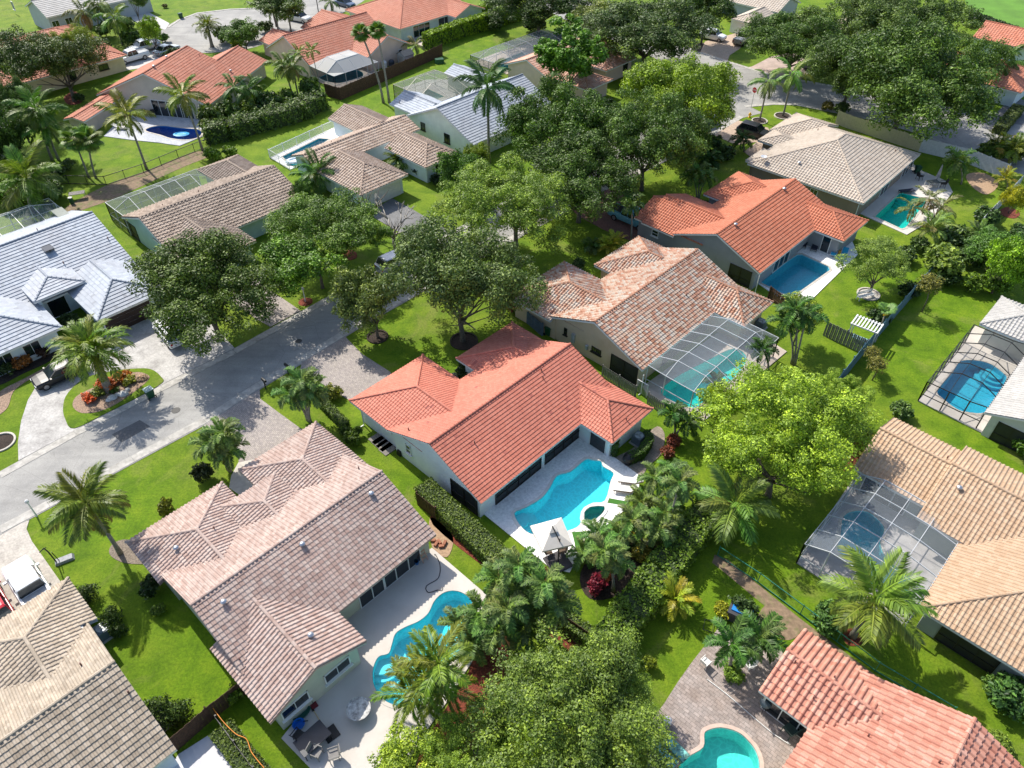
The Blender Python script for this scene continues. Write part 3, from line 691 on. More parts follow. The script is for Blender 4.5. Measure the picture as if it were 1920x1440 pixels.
HG['whitemid'] = house('mint walled house with white tiled roof behind the tall royal palm', [
    wg('u', (774, 212), (892, 270), rR(819, 202), rR(980, 133), (819, 202), n='whitemid'),
    wg('v', (730, 195), None, eE(730, 195), rR(813, 196), (754, 168), 'gg', d1=.5),
    wg('v', (832, 137), None, eE(832, 137), rR(908, 162), (848, 119), 'gg', d1=.5)],
    (T_WHITE, MINTW), prof='flat', cl=.42, tw=.4, amp=.012, lift=.05, wins=[('dwin', 0, 'l0', (793, 232), .9, 1.1, 1.2), ('dwin', 0, 'l0', (838, 252), 1.1, 1.3, .9)], vents=[((830, 190), 'p'), ((857, 181), 'p'), ((749, 194), 'p')])
HG['bigorange'] = house('large salmon orange tiled house with covered patio and dark blue pool, upper left', [
    wg('u', None, (388, 200), rR(267.5, 138), rR(348, 75), (267.5, 138), n='bigorange', p=.42),
    wg('u', None, (388, 200), rR(349, 75), eE(506, 114), (449, 84), 'gg', ze=2.40, p=.42),
    wg('u', (118, 224), (176, 216), eE(118, 224), ('m', 11), (157, 207), 'gg', ze=2.3)],
    (T_TERRA, PINKW), th=math.radians(77), cl=.45, tw=.42, prof='mid', wins=[('slide', 0, 'l0', (312, 195), 5.0, 2.4, .02), ('slide', 0, 'l0', (350, 205), 2.0, 2.1, .02), ('win', 2, 'l0', (157, 233), 1.2, .9, 1.0)], vents=[((338, 89), 'cap'), ((313, 109), 'cap'), ((289, 127), 'cap'), ((433, 135), 'cap'), ((374, 105), 'p')])
HG['redorange'] = house('orange tiled house with a domed white screen enclosure over its pool, top middle', [
    wg('u', (500, 88), (577, 123), rR(530, 67), rR(687, 19), (530, 67), n='redorange'),
    wg('v', (687, 107), (770, 82), rR(690, 40), rR(728, 67), (728, 67), 'gg', d0=-.5),
    wg('v', (490, 78), None, rR(511, 54), rR(545, 66), (511, 54), 'gg', d1=.6),
    wg('v', (571, 54), None, rR(603, 18), rR(645, 34), (603, 18), 'gg', d1=.6)],
    (T_TERRA, PEACHW), cl=.46, tw=.45, prof='mid', wins=[('door', 1, 'l1', .8, .9, 2, 0)])
HG['topterra'] = house('terracotta hip roofed house at the top edge beside the clipped bright hedge', [
    wg('u', 16.0, (750, 55), eE(750, 55), (m_, 17), None, 'hg', p=.38),
    wg('v', (870, 38), None, (m_, 10), eE(907, 17), (892, 12), 'gg')],
    (T_TERRA, BLUEW), cl=.46, tw=.45, prof='mid', wins=[('slide', 0, 'b', .3, 4, 2.05, .02), ('slide', 0, 'b', .65, 3, 2.05, .02)])
HG['topgrey'] = house('grey walled house with pale grey roof and arched windows, top left corner', [
    wg('u', None, (87, 33), eE(87, 33), (m_, 20), (38, 5), 'gg', ze=3.2, n='topgrey')],
    (T_PALE, GRBL), cl=.5, tw=.5, prof='flat', amp=.01, lift=.04, wins=[('win', 0, 'l0', (38, 43), 1.0, 1.5, .8), ('win', 0, 'b', (104, 43), 1.3, 1.9, .4), ('win', 0, 'b', (127, 33), 1.3, 1.9, .4)])
HG['smallorange'] = house('small cream walled house with orange tiles under the two toned tree, upper left', [
    wg('u', (195, 79), (145, 128), (m_, 22), eE(237, 103), (168, 83), 'gh', n='smallorange'),
    wg('u', (143, 45), (142, 78), (m_, 24), eE(177, 67), (120, 48), 'gh')],
    (T_TERRA, CREAMW), cl=.45, tw=.45, prof='mid', wins=[('dwin', 0, 'b', (193, 123), 1.6, .9, 1.0), ('dwin', 0, 'b', (135, 145), 1.4, 1.3, .7)])
HG['peach'] = house('peach walled house with pale terracotta roof behind the upright bright green tree', [
    wg('u', (935, 124), None, rR(987, 112), rR(1119, 54), (987, 112), n='peach'),
    wg('v', (1137, 133), (1191, 108), rR(1121, 87), eE(1137, 133), (1134, 91), 'gh', d0=-.4),
    wg('v', 6.0, (1149, 149), (m_, 9), eE(1149, 149), None, 'gh', p=.38)],
    (tile_mat('pale_terracotta_tiles', [(0, (.50, .25, .17)), (.5, (.57, .33, .24)), (1, (.60, .40, .31))], damt=.2), PEACHW), cl=.45, tw=.42, prof='mid', wins=[('dwin', 1, 'l1', (1172, 128), 1.2, 1.2, .8)])
HG['toptan'] = house('tan tiled house with white garage at the top edge, right of the middle', [
    wg('v', (1459, 24), (1508, 6), (m_, 18), eE(1459, 24), None, 'gg', p=.42),
    wg('u', (1371, 35), (1410, 44), eE(1371, 35), (m_, 8), None, 'hg', p=.38)],
    (T_GREYTAN, GRBL), cl=.5, tw=.5, prof='mid', wins=[('wgarage', 1, 'l0', .5, 4.4, 2.1, 0)])
HG['rightorange'] = house('orange tiled house half hidden by the big oaks near the right edge', [
    wg('v', (1845, 157), 11.0, (m_, 15), eE(1908, 180), None, 'hh', p=.38),
    wg('v', (1887, 84), 9.0, (m_, 9), ('m', 20), None, 'gg', p=.38) if False else wg('v', (1860, 78), 9.0, eE(1838, 60), (m_, 22), None, 'gg', p=.38)],
    (T_TERRA, BLUEW), cl=.46, tw=.45, prof='mid', wins=[('wgarage', 0, 'a', .8, 2.0, 2.1, 0), ('win', 0, 'a', .6, 1.6, 1.4, .6)])
HG['hiddentan'] = house('tan roofed hip house glimpsed between the oak crowns in the upper right', [
    wg('v', (1535, 45), 10.0, (m_, 16), eE(1700, 100), None, 'hh', p=.38)], (T_GREYTAN, OFFW), cl=.5, tw=.5, prof='mid')
HG['rightgrey'] = house('pale grey tiled house at the right edge with a bronze framed pool cage', [
    wg('u', (1846, 774), 12.0, eE(1846, 774), (m_, 14), None, 'gg', p=.38),
    wg('v', (1837, 607), (1877, 556), eE(1837, 607), (m_, 15), (1925, 588), 'hg')],
    (T_PALE, OFFW), cl=.37, tw=.33, wins=[('screen', 0, 'l0', (1895, 815), 2.4, 2, .05), ('slide', 0, 'a', .7, 4, 2.05, .02)])
HG['apricot'] = house('apricot tan tiled house on the right, screened kidney pool in front of it', [
    wg('v', (1603, 879), (1675, 783), rR(1650, 803), rR(1790, 872), (1650, 803), n='apricot'),
    wg('v', (1718, 970), (1805, 834), eE(1718, 970), (m_, 20), (1782, 868), 'gg', ze=2.65),
    wg('u', (1799, 1013), 12.5, eE(1745, 1155), (m_, 13), None, 'hg', p=.38)],
    (T_TANR, GREYW if False else M('sage_grey_stucco', (.30, .33, .30), .85, .05, 1)), loose=300, cl=.36, wins=[('screen', 2, 'l0', (1790, 1245), 3.6, 1.9, .1), ('slide', 0, 'a', (1660, 925), 3.5, 2.05, .02)], vents=[((1797, 918), 'cap'), ((1775, 860), 'p')])
HG['salmon'] = house('salmon barrel tiled house cut off by the lower right corner, paver patio in front', [
    wg('v', (1427, 1298), (1507, 1180), rR(1475, 1217), rR(1653, 1343), (1475, 1217), n='salmon', d1=2.0),
    wg('u', (1517, 1365), None, (m_, 16), rR(1828, 1347), (1828, 1347), 'gg', n='salmon2', p=.42)],
    (T_RED, CREAMW), amp=.11, lift=.07, tw=.40, cl=.43, loose=300, wins=[('slide', 0, 'a', (1480, 1350), 3.4, 2.05, .02), ('slide', 0, 'l0', .5, 2.2, 2.05, .02)], vents=[((1563, 1272), 'p'), ((1524, 1311), 'p'), ((1627, 1381), 'p'), ((1760, 1430), 'p'), ((1490, 1243), 'p')])
# ------------------------------------------------------------------ ground, roads, drives, decks, pools
def asphalt(name, a, b_, patchy=.6):
    m, nt, b = newmat(name); p = pos(nt)
    f = noise(nt, .25, 6, p, .65, .8); fine = noise(nt, 14, 3, p); mp = N(nt, 'ShaderNodeMapping'); nt.links.new(p, mp.inputs[0])
    mp.inputs['Rotation'].default_value = (0, 0, -TH); mp.inputs['Scale'].default_value = (.06, 1.0, 1)
    lane = noise(nt, .9, 4, mp.outputs[0], .6)
    c = ramp(nt, f, [(.3, a), (.7, b_)])
    c = mixc(nt, patchy, c, ramp(nt, lane, [(.3, (.8,)*3), (.7, (1.18,)*3)]), 'MULTIPLY')
    c = mixc(nt, .6, c, ramp(nt, fine, [(.3, (.8,)*3), (.7, (1.2,)*3)]), 'MULTIPLY')
    st = noise(nt, .9, 6, p, .75, .3); c = mixc(nt, .8, c, ramp(nt, st, [(.58, (1,)*3), (.72, (.68, .67, .66))]), 'MULTIPLY')
    c = mixc(nt, .5, c, ramp(nt, noise(nt, 3.5, 5, p, .8), [(.62, (1,)*3), (.66, (.6, .6, .58))]), 'MULTIPLY')
    vo = N(nt, 'ShaderNodeTexVoronoi', feature='DISTANCE_TO_EDGE'); vo.inputs['Scale'].default_value = .28
    nt.links.new(p, vo.inputs['Vector']); ck = ramp(nt, vo.outputs['Distance'], [(0, (.55,)*3), (.006, (1,)*3)])
    c = mixc(nt, .6, c, ck, 'MULTIPLY')
    nt.links.new(c, b.inputs['Base Color']); b.inputs['Roughness'].default_value = .9; bump(nt, b, fine, .4); return m
ASPH = asphalt('street_asphalt', (.25, .245, .235), (.37, .36, .335)); ASPHD = asphalt('old_dark_asphalt', (.12, .12, .125), (.2, .2, .2))
PAVERS = pave_mat('mixed_pavers', (.42, .37, .33), (.31, .27, .26), (.22, .20, .18), damt=.25)
PAVGREY = pave_mat('weathered_white_drive', (.50, .485, .46), (.45, .435, .415), (.45, .43, .41), .5, .5, (.14, .13, .12), .55, .75)
PAVPATIO = pave_mat('patio_pavers', (.40, .34, .31), (.30, .26, .24), (.17, .145, .13), .40, .22, (.17, .11, .075), .45, .7, .75)
PAVRED = pave_mat('red_brick_drive', (.32, .13, .10), (.24, .10, .08), (.18, .11, .09), .2, .1)
PAVTAN = pave_mat('tan_brick_drive', (.52, .40, .30), (.44, .33, .25), (.35, .27, .2), .3, .3, damt=.15)
DECKW = pave_mat('white_deck', (.86, .845, .82), (.84, .825, .80), (.78, .765, .74), .6, .6, (.74, .71, .68), .3, .2)
DECKP = M('pale_concrete_deck', (.56, .52, .47), .85, .06, .4, bmp=.15, stain=((.42, .37, .31), .35, .5))
DECKS = M('sand_deck', (.50, .43, .37), .85, .08, 1, stain=((.28, .22, .18), .7, .5)); DECKG = M('grey_deck', (.42, .40, .39), .85, .1, 1, stain=((.22, .2, .19), .6, .6))
WATER = water_mat('pool_water', (.55, .96, .98)); WATERG = water_mat('pool_water_green', (.40, .90, .86)); WATERD = water_mat('pool_water_deep', (.25, .60, .85))
WATERS = water_mat('pool_water_slate', (.45, .80, .86))
POOLS = []   # name, outline, deck polygon, deck material, water, plaster colour, depth
def pool(outline, deck, dmat, water=WATER, plaster=(.17, .68, .76), depth=1.25, label='', cop=STONE, deckh=.08, k=4, rnd=True, extra=None):
    POOLS.append(dict(out=GS(outline, k) if rnd else G(outline), deck=G(deck) if deck else None, dmat=dmat, water=water, pl=plaster, depth=depth, label=label, cop=cop, h=deckh, extra=extra))
pool([(1097, 863), (1112, 864), (1127, 866), (1131, 876), (1150, 888), (1145, 903), (1134, 940), (1112, 944), (1098, 952), (1090, 961), (1087, 985), (1066, 996), (1036, 1002), (1002, 1004), (980, 992), (964, 964), (985, 953), (1015, 935), (1031, 915), (1044, 893), (1070, 885)],
     [(890, 948), (905, 963), (1032, 1066), (1068, 1074), (1096, 1020), (1168, 960), (1203, 895), (1140, 850), (1080, 795)], DECKW, label='freeform turquoise pool on the white deck of the coral roofed house', k=3)
pool([(1095, 963), (1107, 952), (1133, 951), (1131, 962), (1122, 971), (1111, 979), (1095, 981)], None, DECKW, WATERG, (.05, .42, .40), .8, label='small spa beside the turquoise pool on the white deck', k=2)
pool([(828, 1115), (845, 1109), (863, 1111), (879, 1121), (888, 1138), (885, 1170), (874, 1205), (859, 1226), (842, 1248), (820, 1280), (790, 1315), (756, 1326), (737, 1322), (721, 1314), (707, 1298), (700, 1281), (699, 1259), (705, 1240), (713, 1231), (729, 1226), (735, 1209), (742, 1189), (760, 1177), (785, 1166), (803, 1151), (814, 1129)],
     [(810, 1028), (917, 1120), (925, 1180), (872, 1262), (850, 1300), (800, 1370), (740, 1470), (610, 1470), (528, 1385), (595, 1300), (640, 1150)], DECKP, plaster=(.14, .66, .74), label='long wavy blue pool with tiled steps behind the rose beige house', cop=DECKP)
pool([(1240, 740), (1262, 712), (1320, 680), (1375, 655), (1400, 675), (1370, 715), (1330, 740), (1300, 766)], [(1205, 725), (1215, 745), (1320, 790), (1475, 660), (1380, 600)], DECKS, WATERG, (.16, .66, .66), label='turquoise pool inside the white framed cage of the mixed tile house')
pool([(1427, 531), (1425, 525), (1494, 479), (1503, 478), (1553, 501), (1556, 507), (1487, 556), (1479, 558)], [(1372, 498), (1478, 572), (1522, 562), (1608, 478), (1592, 440), (1500, 430), (1420, 500)], DECKW, WATERS, (.20, .52, .62), label='rectangular slate blue pool behind the bright orange house', rnd=False)
pool([(1640, 407), (1690, 430), (1697, 428), (1738, 378), (1733, 374), (1693, 363), (1686, 364)], [(1603, 397), (1700, 441), (1745, 414), (1786, 361), (1776, 341), (1730, 322), (1700, 300), (1610, 380)], DECKS if False else M('light_tan_deck', (.58, .54, .49), .85, .05, .6), WATERG, (.05, .52, .50), label='rectangular green turquoise pool beside the grey tan hipped house', rnd=False)
pool([(1757, 734), (1768, 749), (1793, 768), (1814, 774), (1846, 774), (1866, 745), (1886, 713), (1882, 702), (1857, 684), (1829, 677), (1800, 679), (1786, 699)], [(1721, 752), (1915, 850), (1960, 780), (1930, 640), (1828, 612)], DECKP, WATER, (.09, .42, .58), label='blue pool inside the bronze framed cage at the right edge')
pool([(1580, 972), (1597, 960), (1624, 960), (1646, 975), (1658, 994), (1650, 1017), (1661, 1047), (1692, 1074), (1707, 1089), (1692, 1119), (1650, 1108), (1616, 1081), (1590, 1051), (1569, 1032), (1575, 1006)], [(1493, 1056), (1590, 1120), (1685, 1180), (1800, 1020), (1700, 950), (1606, 888)], DECKG, WATERS, (.14, .72, .74), label='kidney shaped teal pool in the white framed cage of the apricot house')
pool([(1320, 1378), (1327, 1370), (1351, 1365), (1382, 1373), (1402, 1389), (1418, 1411), (1424, 1440), (1415, 1495), (1340, 1520), (1270, 1500), (1272, 1440), (1290, 1420), (1318, 1402)], [(1226, 1345), (1245, 1320), (1273, 1276), (1296, 1244), (1347, 1178), (1378, 1187), (1430, 1196), (1475, 1225), (1430, 1300), (1520, 1375), (1470, 1500), (1380, 1560), (1200, 1530), (1215, 1400)], PAVPATIO, WATERG, (.38, .70, .68), label='rounded green pool in the paver patio at the bottom edge', cop=M('pink_coping', (.55, .42, .35), .8, .08))
pool([(274, 246), (285, 239), (307, 237), (340, 241), (372, 244), (378, 252), (368, 260), (346, 263), (320, 260), (302, 254)], [(195, 256), (246, 263), (296, 268), (337, 274), (392, 252), (372, 222), (350, 200), (300, 190), (215, 235)], pave_mat('blue_grey_deck', (.50, .52, .55), (.40, .42, .46), (.45, .46, .48), 1.2, .6, damt=.1), WATERD, (.05, .22, .46), label='dark blue kidney pool behind the large salmon orange house')
pool([(530, 295), (598, 261), (617, 262), (560, 300), (542, 306)], [(507, 296), (545, 318), (600, 300), (680, 245), (630, 238)], DECKW, WATER, (.05, .34, .42), label='narrow pool behind the white railing of the light taupe house', rnd=False)
pool([(600, 146), (620, 138), (640, 137), (663, 132), (680, 137), (678, 147), (660, 151), (635, 157), (607, 152)], [(573, 143), (607, 158), (637, 169), (713, 141), (690, 120), (600, 120)], DECKS, WATERS, (.03, .30, .36), label='teal pool under the domed screen of the orange house, top middle')
pool([(780, 74), (800, 66), (827, 60), (843, 63), (817, 72), (787, 80)], [(765, 70), (790, 88), (855, 70), (850, 50), (790, 50)], DECKS, WATERG, (.02, .28, .26), label='green pool between the terracotta house and the clipped hedge')
pool([(793, 175), (803, 168), (833, 182), (818, 188)], [(755, 165), (765, 185), (815, 200), (860, 175), (845, 150), (800, 150)], DECKG, WATERG, (.05, .42, .42), label='small pool under the green screen of the mint walled house', rnd=False)
pool([(922, 122), (980, 98), (990, 102), (960, 130), (947, 133)], [(885, 118), (950, 140), (1040, 95), (1020, 75), (930, 100)], DECKS, WATERG, (.04, .38, .40), label='strip of turquoise pool beside the peach walled house', rnd=False)
gnd = [(-420, -60), (420, -60), (420, 620), (-420, 620)]
sheet('ground', gnd, 0, GRASS, holes=[inset_poly(p['out'], -.1) for p in POOLS if p['deck'] or True][:1]+[p['out'] for p in POOLS[2:]]+[POOLS[1]['out']], skirt=.5)['kind'] = 'structure'
def ring(mb, poly, off, z0, z1):
    a = poly; b = inset_poly(poly, -off); n = len(a)
    vs = [(p[0], p[1], z1) for p in a]+[(p[0], p[1], z1) for p in b]+[(p[0], p[1], z0) for p in a]+[(p[0], p[1], z0) for p in b]
    fs = []
    for i in range(n):
        j = (i+1) % n; fs += [(i, j, n+j, n+i), (n+i, n+j, 3*n+j, 3*n+i), (j, i, 2*n+i, 2*n+j)]
    mb.add(vs, fs)
for i, p in enumerate(POOLS):
    out = p['out']; cx = sum(q[0] for q in out)/len(out); cy = sum(q[1] for q in out)/len(out)
    root = empty('swimming_pool' if i != 1 else 'spa', (cx, cy, 0), 0, p['label'], 'pool' if i != 1 else 'spa'); off = (-cx, -cy, 0)
    n = len(out); mb = MB(); h = p['h']
    rim = inset_poly(out, .02); fl = inset_poly(out, .25)
    mb.add([(q[0], q[1], h-.01) for q in rim]+[(q[0], q[1], -p['depth']) for q in rim], [(k, (k+1) % n, n+(k+1) % n, n+k) for k in range(n)][::-1])
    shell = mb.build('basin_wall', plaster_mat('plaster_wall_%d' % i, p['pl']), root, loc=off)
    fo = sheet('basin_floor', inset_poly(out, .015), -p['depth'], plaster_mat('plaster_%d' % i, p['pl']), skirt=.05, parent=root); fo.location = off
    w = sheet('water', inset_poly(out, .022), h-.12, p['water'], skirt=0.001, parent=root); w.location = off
    mb = MB(); ring(mb, out, .24, 0, h+.025+(.03 if i == 1 else 0)); c = mb.build('coping', M('pale_coping', (.70, .67, .62), .8, .05, 3) if i < 2 else p['cop'], root, loc=off)
    if p['deck']:
        holes = [inset_poly(out, -.20)]
        if i == 0: holes = [inset_poly(out, -.20), inset_poly(POOLS[1]['out'], -.2)]
        d = sheet('deck', p['deck'], h, p['dmat'], holes=holes, skirt=.25); d['kind'] = 'structure'
# steps in pools
def psteps(px, root_i, n=3, wd=2.0, ang=0):
    r = [o for o in bpy.data.objects if o.name.startswith('swimming_pool')][root_i]
    mb = MB(); c = P(px)
    for k in range(n): mb.lathe((c[0], c[1], 0), [(wd*(1-.2*k), -1.2), (wd*(1-.2*k), -.9+.25*k)], 24)
    mb.build('steps', plaster_mat('step_plaster_%d' % root_i, tuple(min(.8, x*1.25+.12) for x in POOLS[root_i if root_i == 0 else root_i+1]['pl'])), r, loc=-r.location)
def slab(name, pts, z, mat, rnd=False, sk=.06, k=4, label=None, cat=None):
    o = sheet(name, GS(pts, k) if rnd else G(pts), z, mat, skirt=sk)
    if cat: tag(o, label, cat)
    else: o['kind'] = 'structure'
    return o
road_far = [(-160, 985), (0, 884), (142, 806), (305, 721), (440, 653), (613, 557), (740, 489), (870, 421), (990, 352), (1110, 282), (1230, 212), (1290, 175), (1304, 150)]
road_near = [(1430, 212), (1390, 222), (1340, 250), (1270, 292), (1130, 362), (1010, 426), (927, 473), (810, 538), (687, 608), (487, 731), (383, 798), (177, 909), (0, 1004), (-130, 1085)]
road_poly = G(road_far+road_near)
sheet('street', road_poly, .03, ASPH, skirt=.08)['kind'] = 'structure'
def strip(name, pts, w, z, mat, kind='structure', sk=.1):
    g = [np.array(q) for q in G(pts)]; L = []; Rr = []
    for i, q in enumerate(g):
        d = g[min(i+1, len(g)-1)]-g[max(i-1, 0)]; d /= np.linalg.norm(d); nn = np.array([-d[1], d[0]])
        L.append(tuple(q+nn*w/2)); Rr.append(tuple(q-nn*w/2))
    o = sheet(name, L+Rr[::-1], z, mat, skirt=sk)
    if kind: o['kind'] = kind
    return o
def off_px(pts, dy): return [(x, y+dy) for x, y in pts]
# gutter strips split in cast sections with open joints
def gutter(pts, w, z0):
    g = [np.array(q) for q in G(pts)]; mb = MB(); acc = 0
    for a, b in zip(g[:-1], g[1:]):
        d = b-a; L = np.linalg.norm(d); d /= L; nn = np.array([-d[1], d[0]]); n = max(1, int(L/3.05))
        for i in range(n):
            s0 = L*i/n+.02; s1 = L*(i+1)/n-.02
            q = [a+d*s0+nn*w/2, a+d*s1+nn*w/2, a+d*s1-nn*w/2, a+d*s0-nn*w/2]; mb.prism([tuple(x) for x in q], -.02, z0)
    o = mb.build('gutter', CONC); o['kind'] = 'structure'
gutter([(0, 892), (142, 813), (305, 728), (440, 660), (613, 564), (740, 495), (870, 427), (990, 358), (1110, 288), (1230, 218)], .75, .055)
gutter([(1390, 219), (1270, 288), (1130, 356), (1010, 419), (927, 466), (810, 530), (687, 600), (487, 722), (383, 789), (177, 900), (0, 994)], .8, .055)
cross = [(940, -40), (1000, 5), (1060, 38), (1130, 68), (1200, 95), (1304, 150), (1396, 200), (1450, 196), (1493, 197), (1544, 207), (1640, 226), (1720, 250), (1800, 284), (1960, 345), (2050, 380), (2050, 260), (1960, 235), (1890, 225), (1800, 205), (1700, 185), (1600, 168), (1500, 150), (1442, 139), (1364, 115), (1313, 98), (1230, 62), (1150, 30), (1090, -5), (1050, -50)]
sheet('cross_street', G(cross), .034, ASPH, skirt=.08)['kind'] = 'structure'
gutter([(1313, 99), (1364, 116), (1442, 140), (1500, 151), (1600, 169), (1700, 186)], .7, .06)
gutter([(1396, 200), (1450, 195), (1493, 196), (1544, 206), (1640, 225), (1720, 249), (1800, 283)], .7, .06)
cul = [(296, 66), (325, 42), (370, 26), (430, 19), (500, 16), (560, 4), (590, -25), (600, -90), (700, -90), (700, -20), (660, 15), (600, 42), (540, 64), (480, 88), (430, 96), (370, 99), (315, 86)]
sheet('cul_de_sac', GS(cul, 3), .03, ASPH, skirt=.08)['kind'] = 'structure'
strip('kerb', [(315, 52), (335, 38), (370, 25), (430, 18), (500, 15), (560, 3)], .5, .08, CONC)
# drives
slab('driveway', [(35, 864), (34, 830), (40, 790), (53, 750), (73, 717), (100, 692), (150, 650), (205, 622), (265, 596), (330, 585), (400, 610), (440, 653), (305, 721), (210, 770)], .045, PAVGREY)
slab('lawn_island', [(140, 804), (123, 787), (119, 763), (128, 738), (160, 710), (210, 697), (257, 692), (285, 694), (303, 708), (304, 719), (260, 745), (200, 775)], .09, GRASS, rnd=True)
slab('driveway', [(430, 500), (470, 510), (497, 539), (530, 560), (564, 583), (507, 613), (475, 595), (430, 560)], .045, PAVERS)
slab('driveway', [(566, 681), (648, 632), (655, 640), (680, 665), (732, 698), (745, 725), (690, 775), (675, 763), (640, 742), (587, 710), (563, 693)], .045, PAVERS)
slab('driveway', [(382, 799), (487, 731), (488, 748), (520, 772), (575, 812), (600, 840), (500, 900), (470, 900), (448, 872), (447, 850), (440, 838), (425, 820), (405, 806)], .045, PAVERS)
slab('walkway', [(447, 868), (475, 862), (520, 905), (500, 935), (455, 932), (430, 915), (434, 892)], .05, M('pale_walk', (.50, .47, .42), .85, .08, 3))
slab('driveway', [(0, 1005), (40, 982), (55, 976), (50, 992), (60, 1015), (85, 1050), (115, 1093), (120, 1140), (-60, 1270), (-120, 1080)], .045, pave_mat('stained_cream_drive', (.52, .48, .42), (.48, .44, .39), (.42, .39, .34), .4, .4, (.16, .14, .12), .5, .6))
slab('driveway', [(690, 402), (735, 372), (777, 395), (822, 422), (862, 445), (795, 480), (765, 445), (735, 428)], .045, ASPHD)
slab('driveway', [(1060, 385), (1110, 360), (1150, 352), (1215, 400), (1250, 440), (1190, 455), (1130, 430), (1090, 408)], .045, PAVRED)
slab('driveway', [(1330, 250), (1383, 226), (1440, 240), (1450, 262), (1380, 272)], .045, PAVTAN)
slab('walkway', [(1395, 285), (1425, 262), (1450, 270), (1420, 305)], .05, PAVTAN)
slab('driveway', [(1313, 98), (1322, 78), (1378, 63), (1412, 63), (1386, 92), (1368, 104), (1364, 115)], .045, PAVTAN)
slab('driveway', [(1400, 127), (1410, 125), (1445, 107), (1500, 95), (1540, 120), (1500, 150), (1463, 143)], .045, M('pink_beige_drive', (.45, .35, .30), .85, .1, .8, stain=((.26, .2, .17), .6, .6)))
slab('driveway', [(1855, 226), (1880, 200), (1905, 185), (1990, 200), (1990, 245)], .045, ASPHD)
slab('driveway', [(222, 22), (250, 8), (318, 44), (310, 56), (262, 45)], .045, M('light_drive', (.52, .50, .48), .85, .08, 1))
slab('driveway', [(232, 104), (290, 80), (318, 84), (330, 96), (285, 125), (238, 132)], .045, M('light_drive', (.52, .50, .48)))
slab('driveway', [(500, 85), (545, 62), (600, 42), (590, 60), (560, 80), (530, 100)], .045, M('light_drive', (.52, .50, .48)))
slab('sports_lawn', [(1790, -60), (1812, 10), (1830, 38), (1930, 66), (2400, 200), (2400, -80)], .02, M('bright_field_grass', (.10, .235, .02), .9, .12, .3))
# patios beside houses, bare soil, planting beds
slab('soil_strip', [(120, 392), (190, 352), (270, 322), (330, 298), (372, 284), (398, 290), (340, 315), (290, 338), (215, 372), (160, 392), (130, 402)], .02, M('bare_soil', (.24, .17, .11), .95, .2, 3, bmp=.5, stain=((.10, .15, .03), .9, .95)), rnd=True)
slab('soil_strip', [(1340, 1040), (1365, 1050), (1500, 1160), (1640, 1265), (1780, 1350), (1770, 1362), (1620, 1278), (1480, 1175), (1360, 1075), (1335, 1055)], .02, M('bare_soil', (.24, .17, .11)))
slab('soil_patch', [(1420, 1165), (1445, 1128), (1480, 1150), (1500, 1185), (1470, 1200)], .022, M('bare_soil', (.24, .17, .11)), rnd=True)
slab('stone_path', [(1139, 870), (1185, 842), (1205, 822), (1232, 800), (1246, 815), (1240, 850), (1215, 875), (1198, 892)], .04, pave_mat('flagstone', (.33, .27, .21), (.25, .21, .17), (.15, .12, .10), .5, .45, (.14, .11, .09), .8, .6), rnd=True)
for pts, m_2 in (([(206, 1040), (212, 1020), (240, 1012), (275, 1030), (285, 1055), (235, 1056)], M('grey_gravel', (.22, .18, .14), .95, .3, 12)), ([(138, 765), (140, 750), (155, 738), (200, 718), (250, 700), (275, 703), (278, 715), (230, 752), (190, 772), (155, 776)], MULCHT),
                 ([(-10, 745), (10, 728), (30, 718), (50, 708), (85, 690), (75, 702), (50, 715), (25, 735), (14, 765), (-10, 780)], MULCHT), ([(1088, 1075), (1130, 1015), (1180, 985), (1225, 960), (1260, 965), (1250, 1010), (1210, 1060), (1160, 1115), (1105, 1122)], MULCHD),
                 ([(1030, 1120), (1090, 1165), (1128, 1218), (1100, 1245), (1060, 1215), (1005, 1165)], MULCHR), ([(780, 1440), (835, 1330), (870, 1280), (905, 1200), (960, 1200), (930, 1330), (850, 1440)], MULCHR),
                 ([(818, 955), (828, 975), (925, 1065), (915, 1068), (812, 985)], MULCHR), ([(806, 972), (830, 985), (850, 1010), (838, 1045), (810, 1025)], M('tan_soil', (.40, .27, .17), .95, .15, 6)), ([(1580, 1190), (1595, 1178), (1612, 1190), (1615, 1208), (1590, 1210)], MULCHR),
                 ([(1573, 870), (1590, 840), (1612, 830), (1610, 860), (1590, 885)], MULCHR), ([(652, 668), (668, 622), (720, 600), (745, 610), (720, 640)], GRASS), ([(400, 1200), (455, 1170), (480, 1200), (485, 1215), (470, 1225)], MULCHD),
                 ([(640, 478), (655, 468), (668, 474), (668, 484), (652, 488)], MULCHR), ([(120, 182), (140, 172), (155, 182), (150, 194), (128, 196)], MULCHR), ([(1085, 680), (1090, 675), (1095, 680)], MULCHR),
                 ([(-10, 712), (40, 690), (80, 668), (105, 655), (112, 664), (85, 682), (45, 700), (0, 722)], MULCHD), ([(1300, 85), (1318, 80), (1326, 90), (1315, 97), (1300, 96)], MULCHD), ([(1870, 400), (1890, 388), (1912, 400), (1900, 410)], MULCHR), ([(1812, 328), (1845, 325), (1872, 345), (1850, 365), (1822, 350)], M('tan_soil', (.30, .20, .13)))):
    if m_2 is not GRASS: slab('planting_bed', pts, .11 if pts[0] == (138, 765) else .035, m_2, rnd=True, sk=.05)
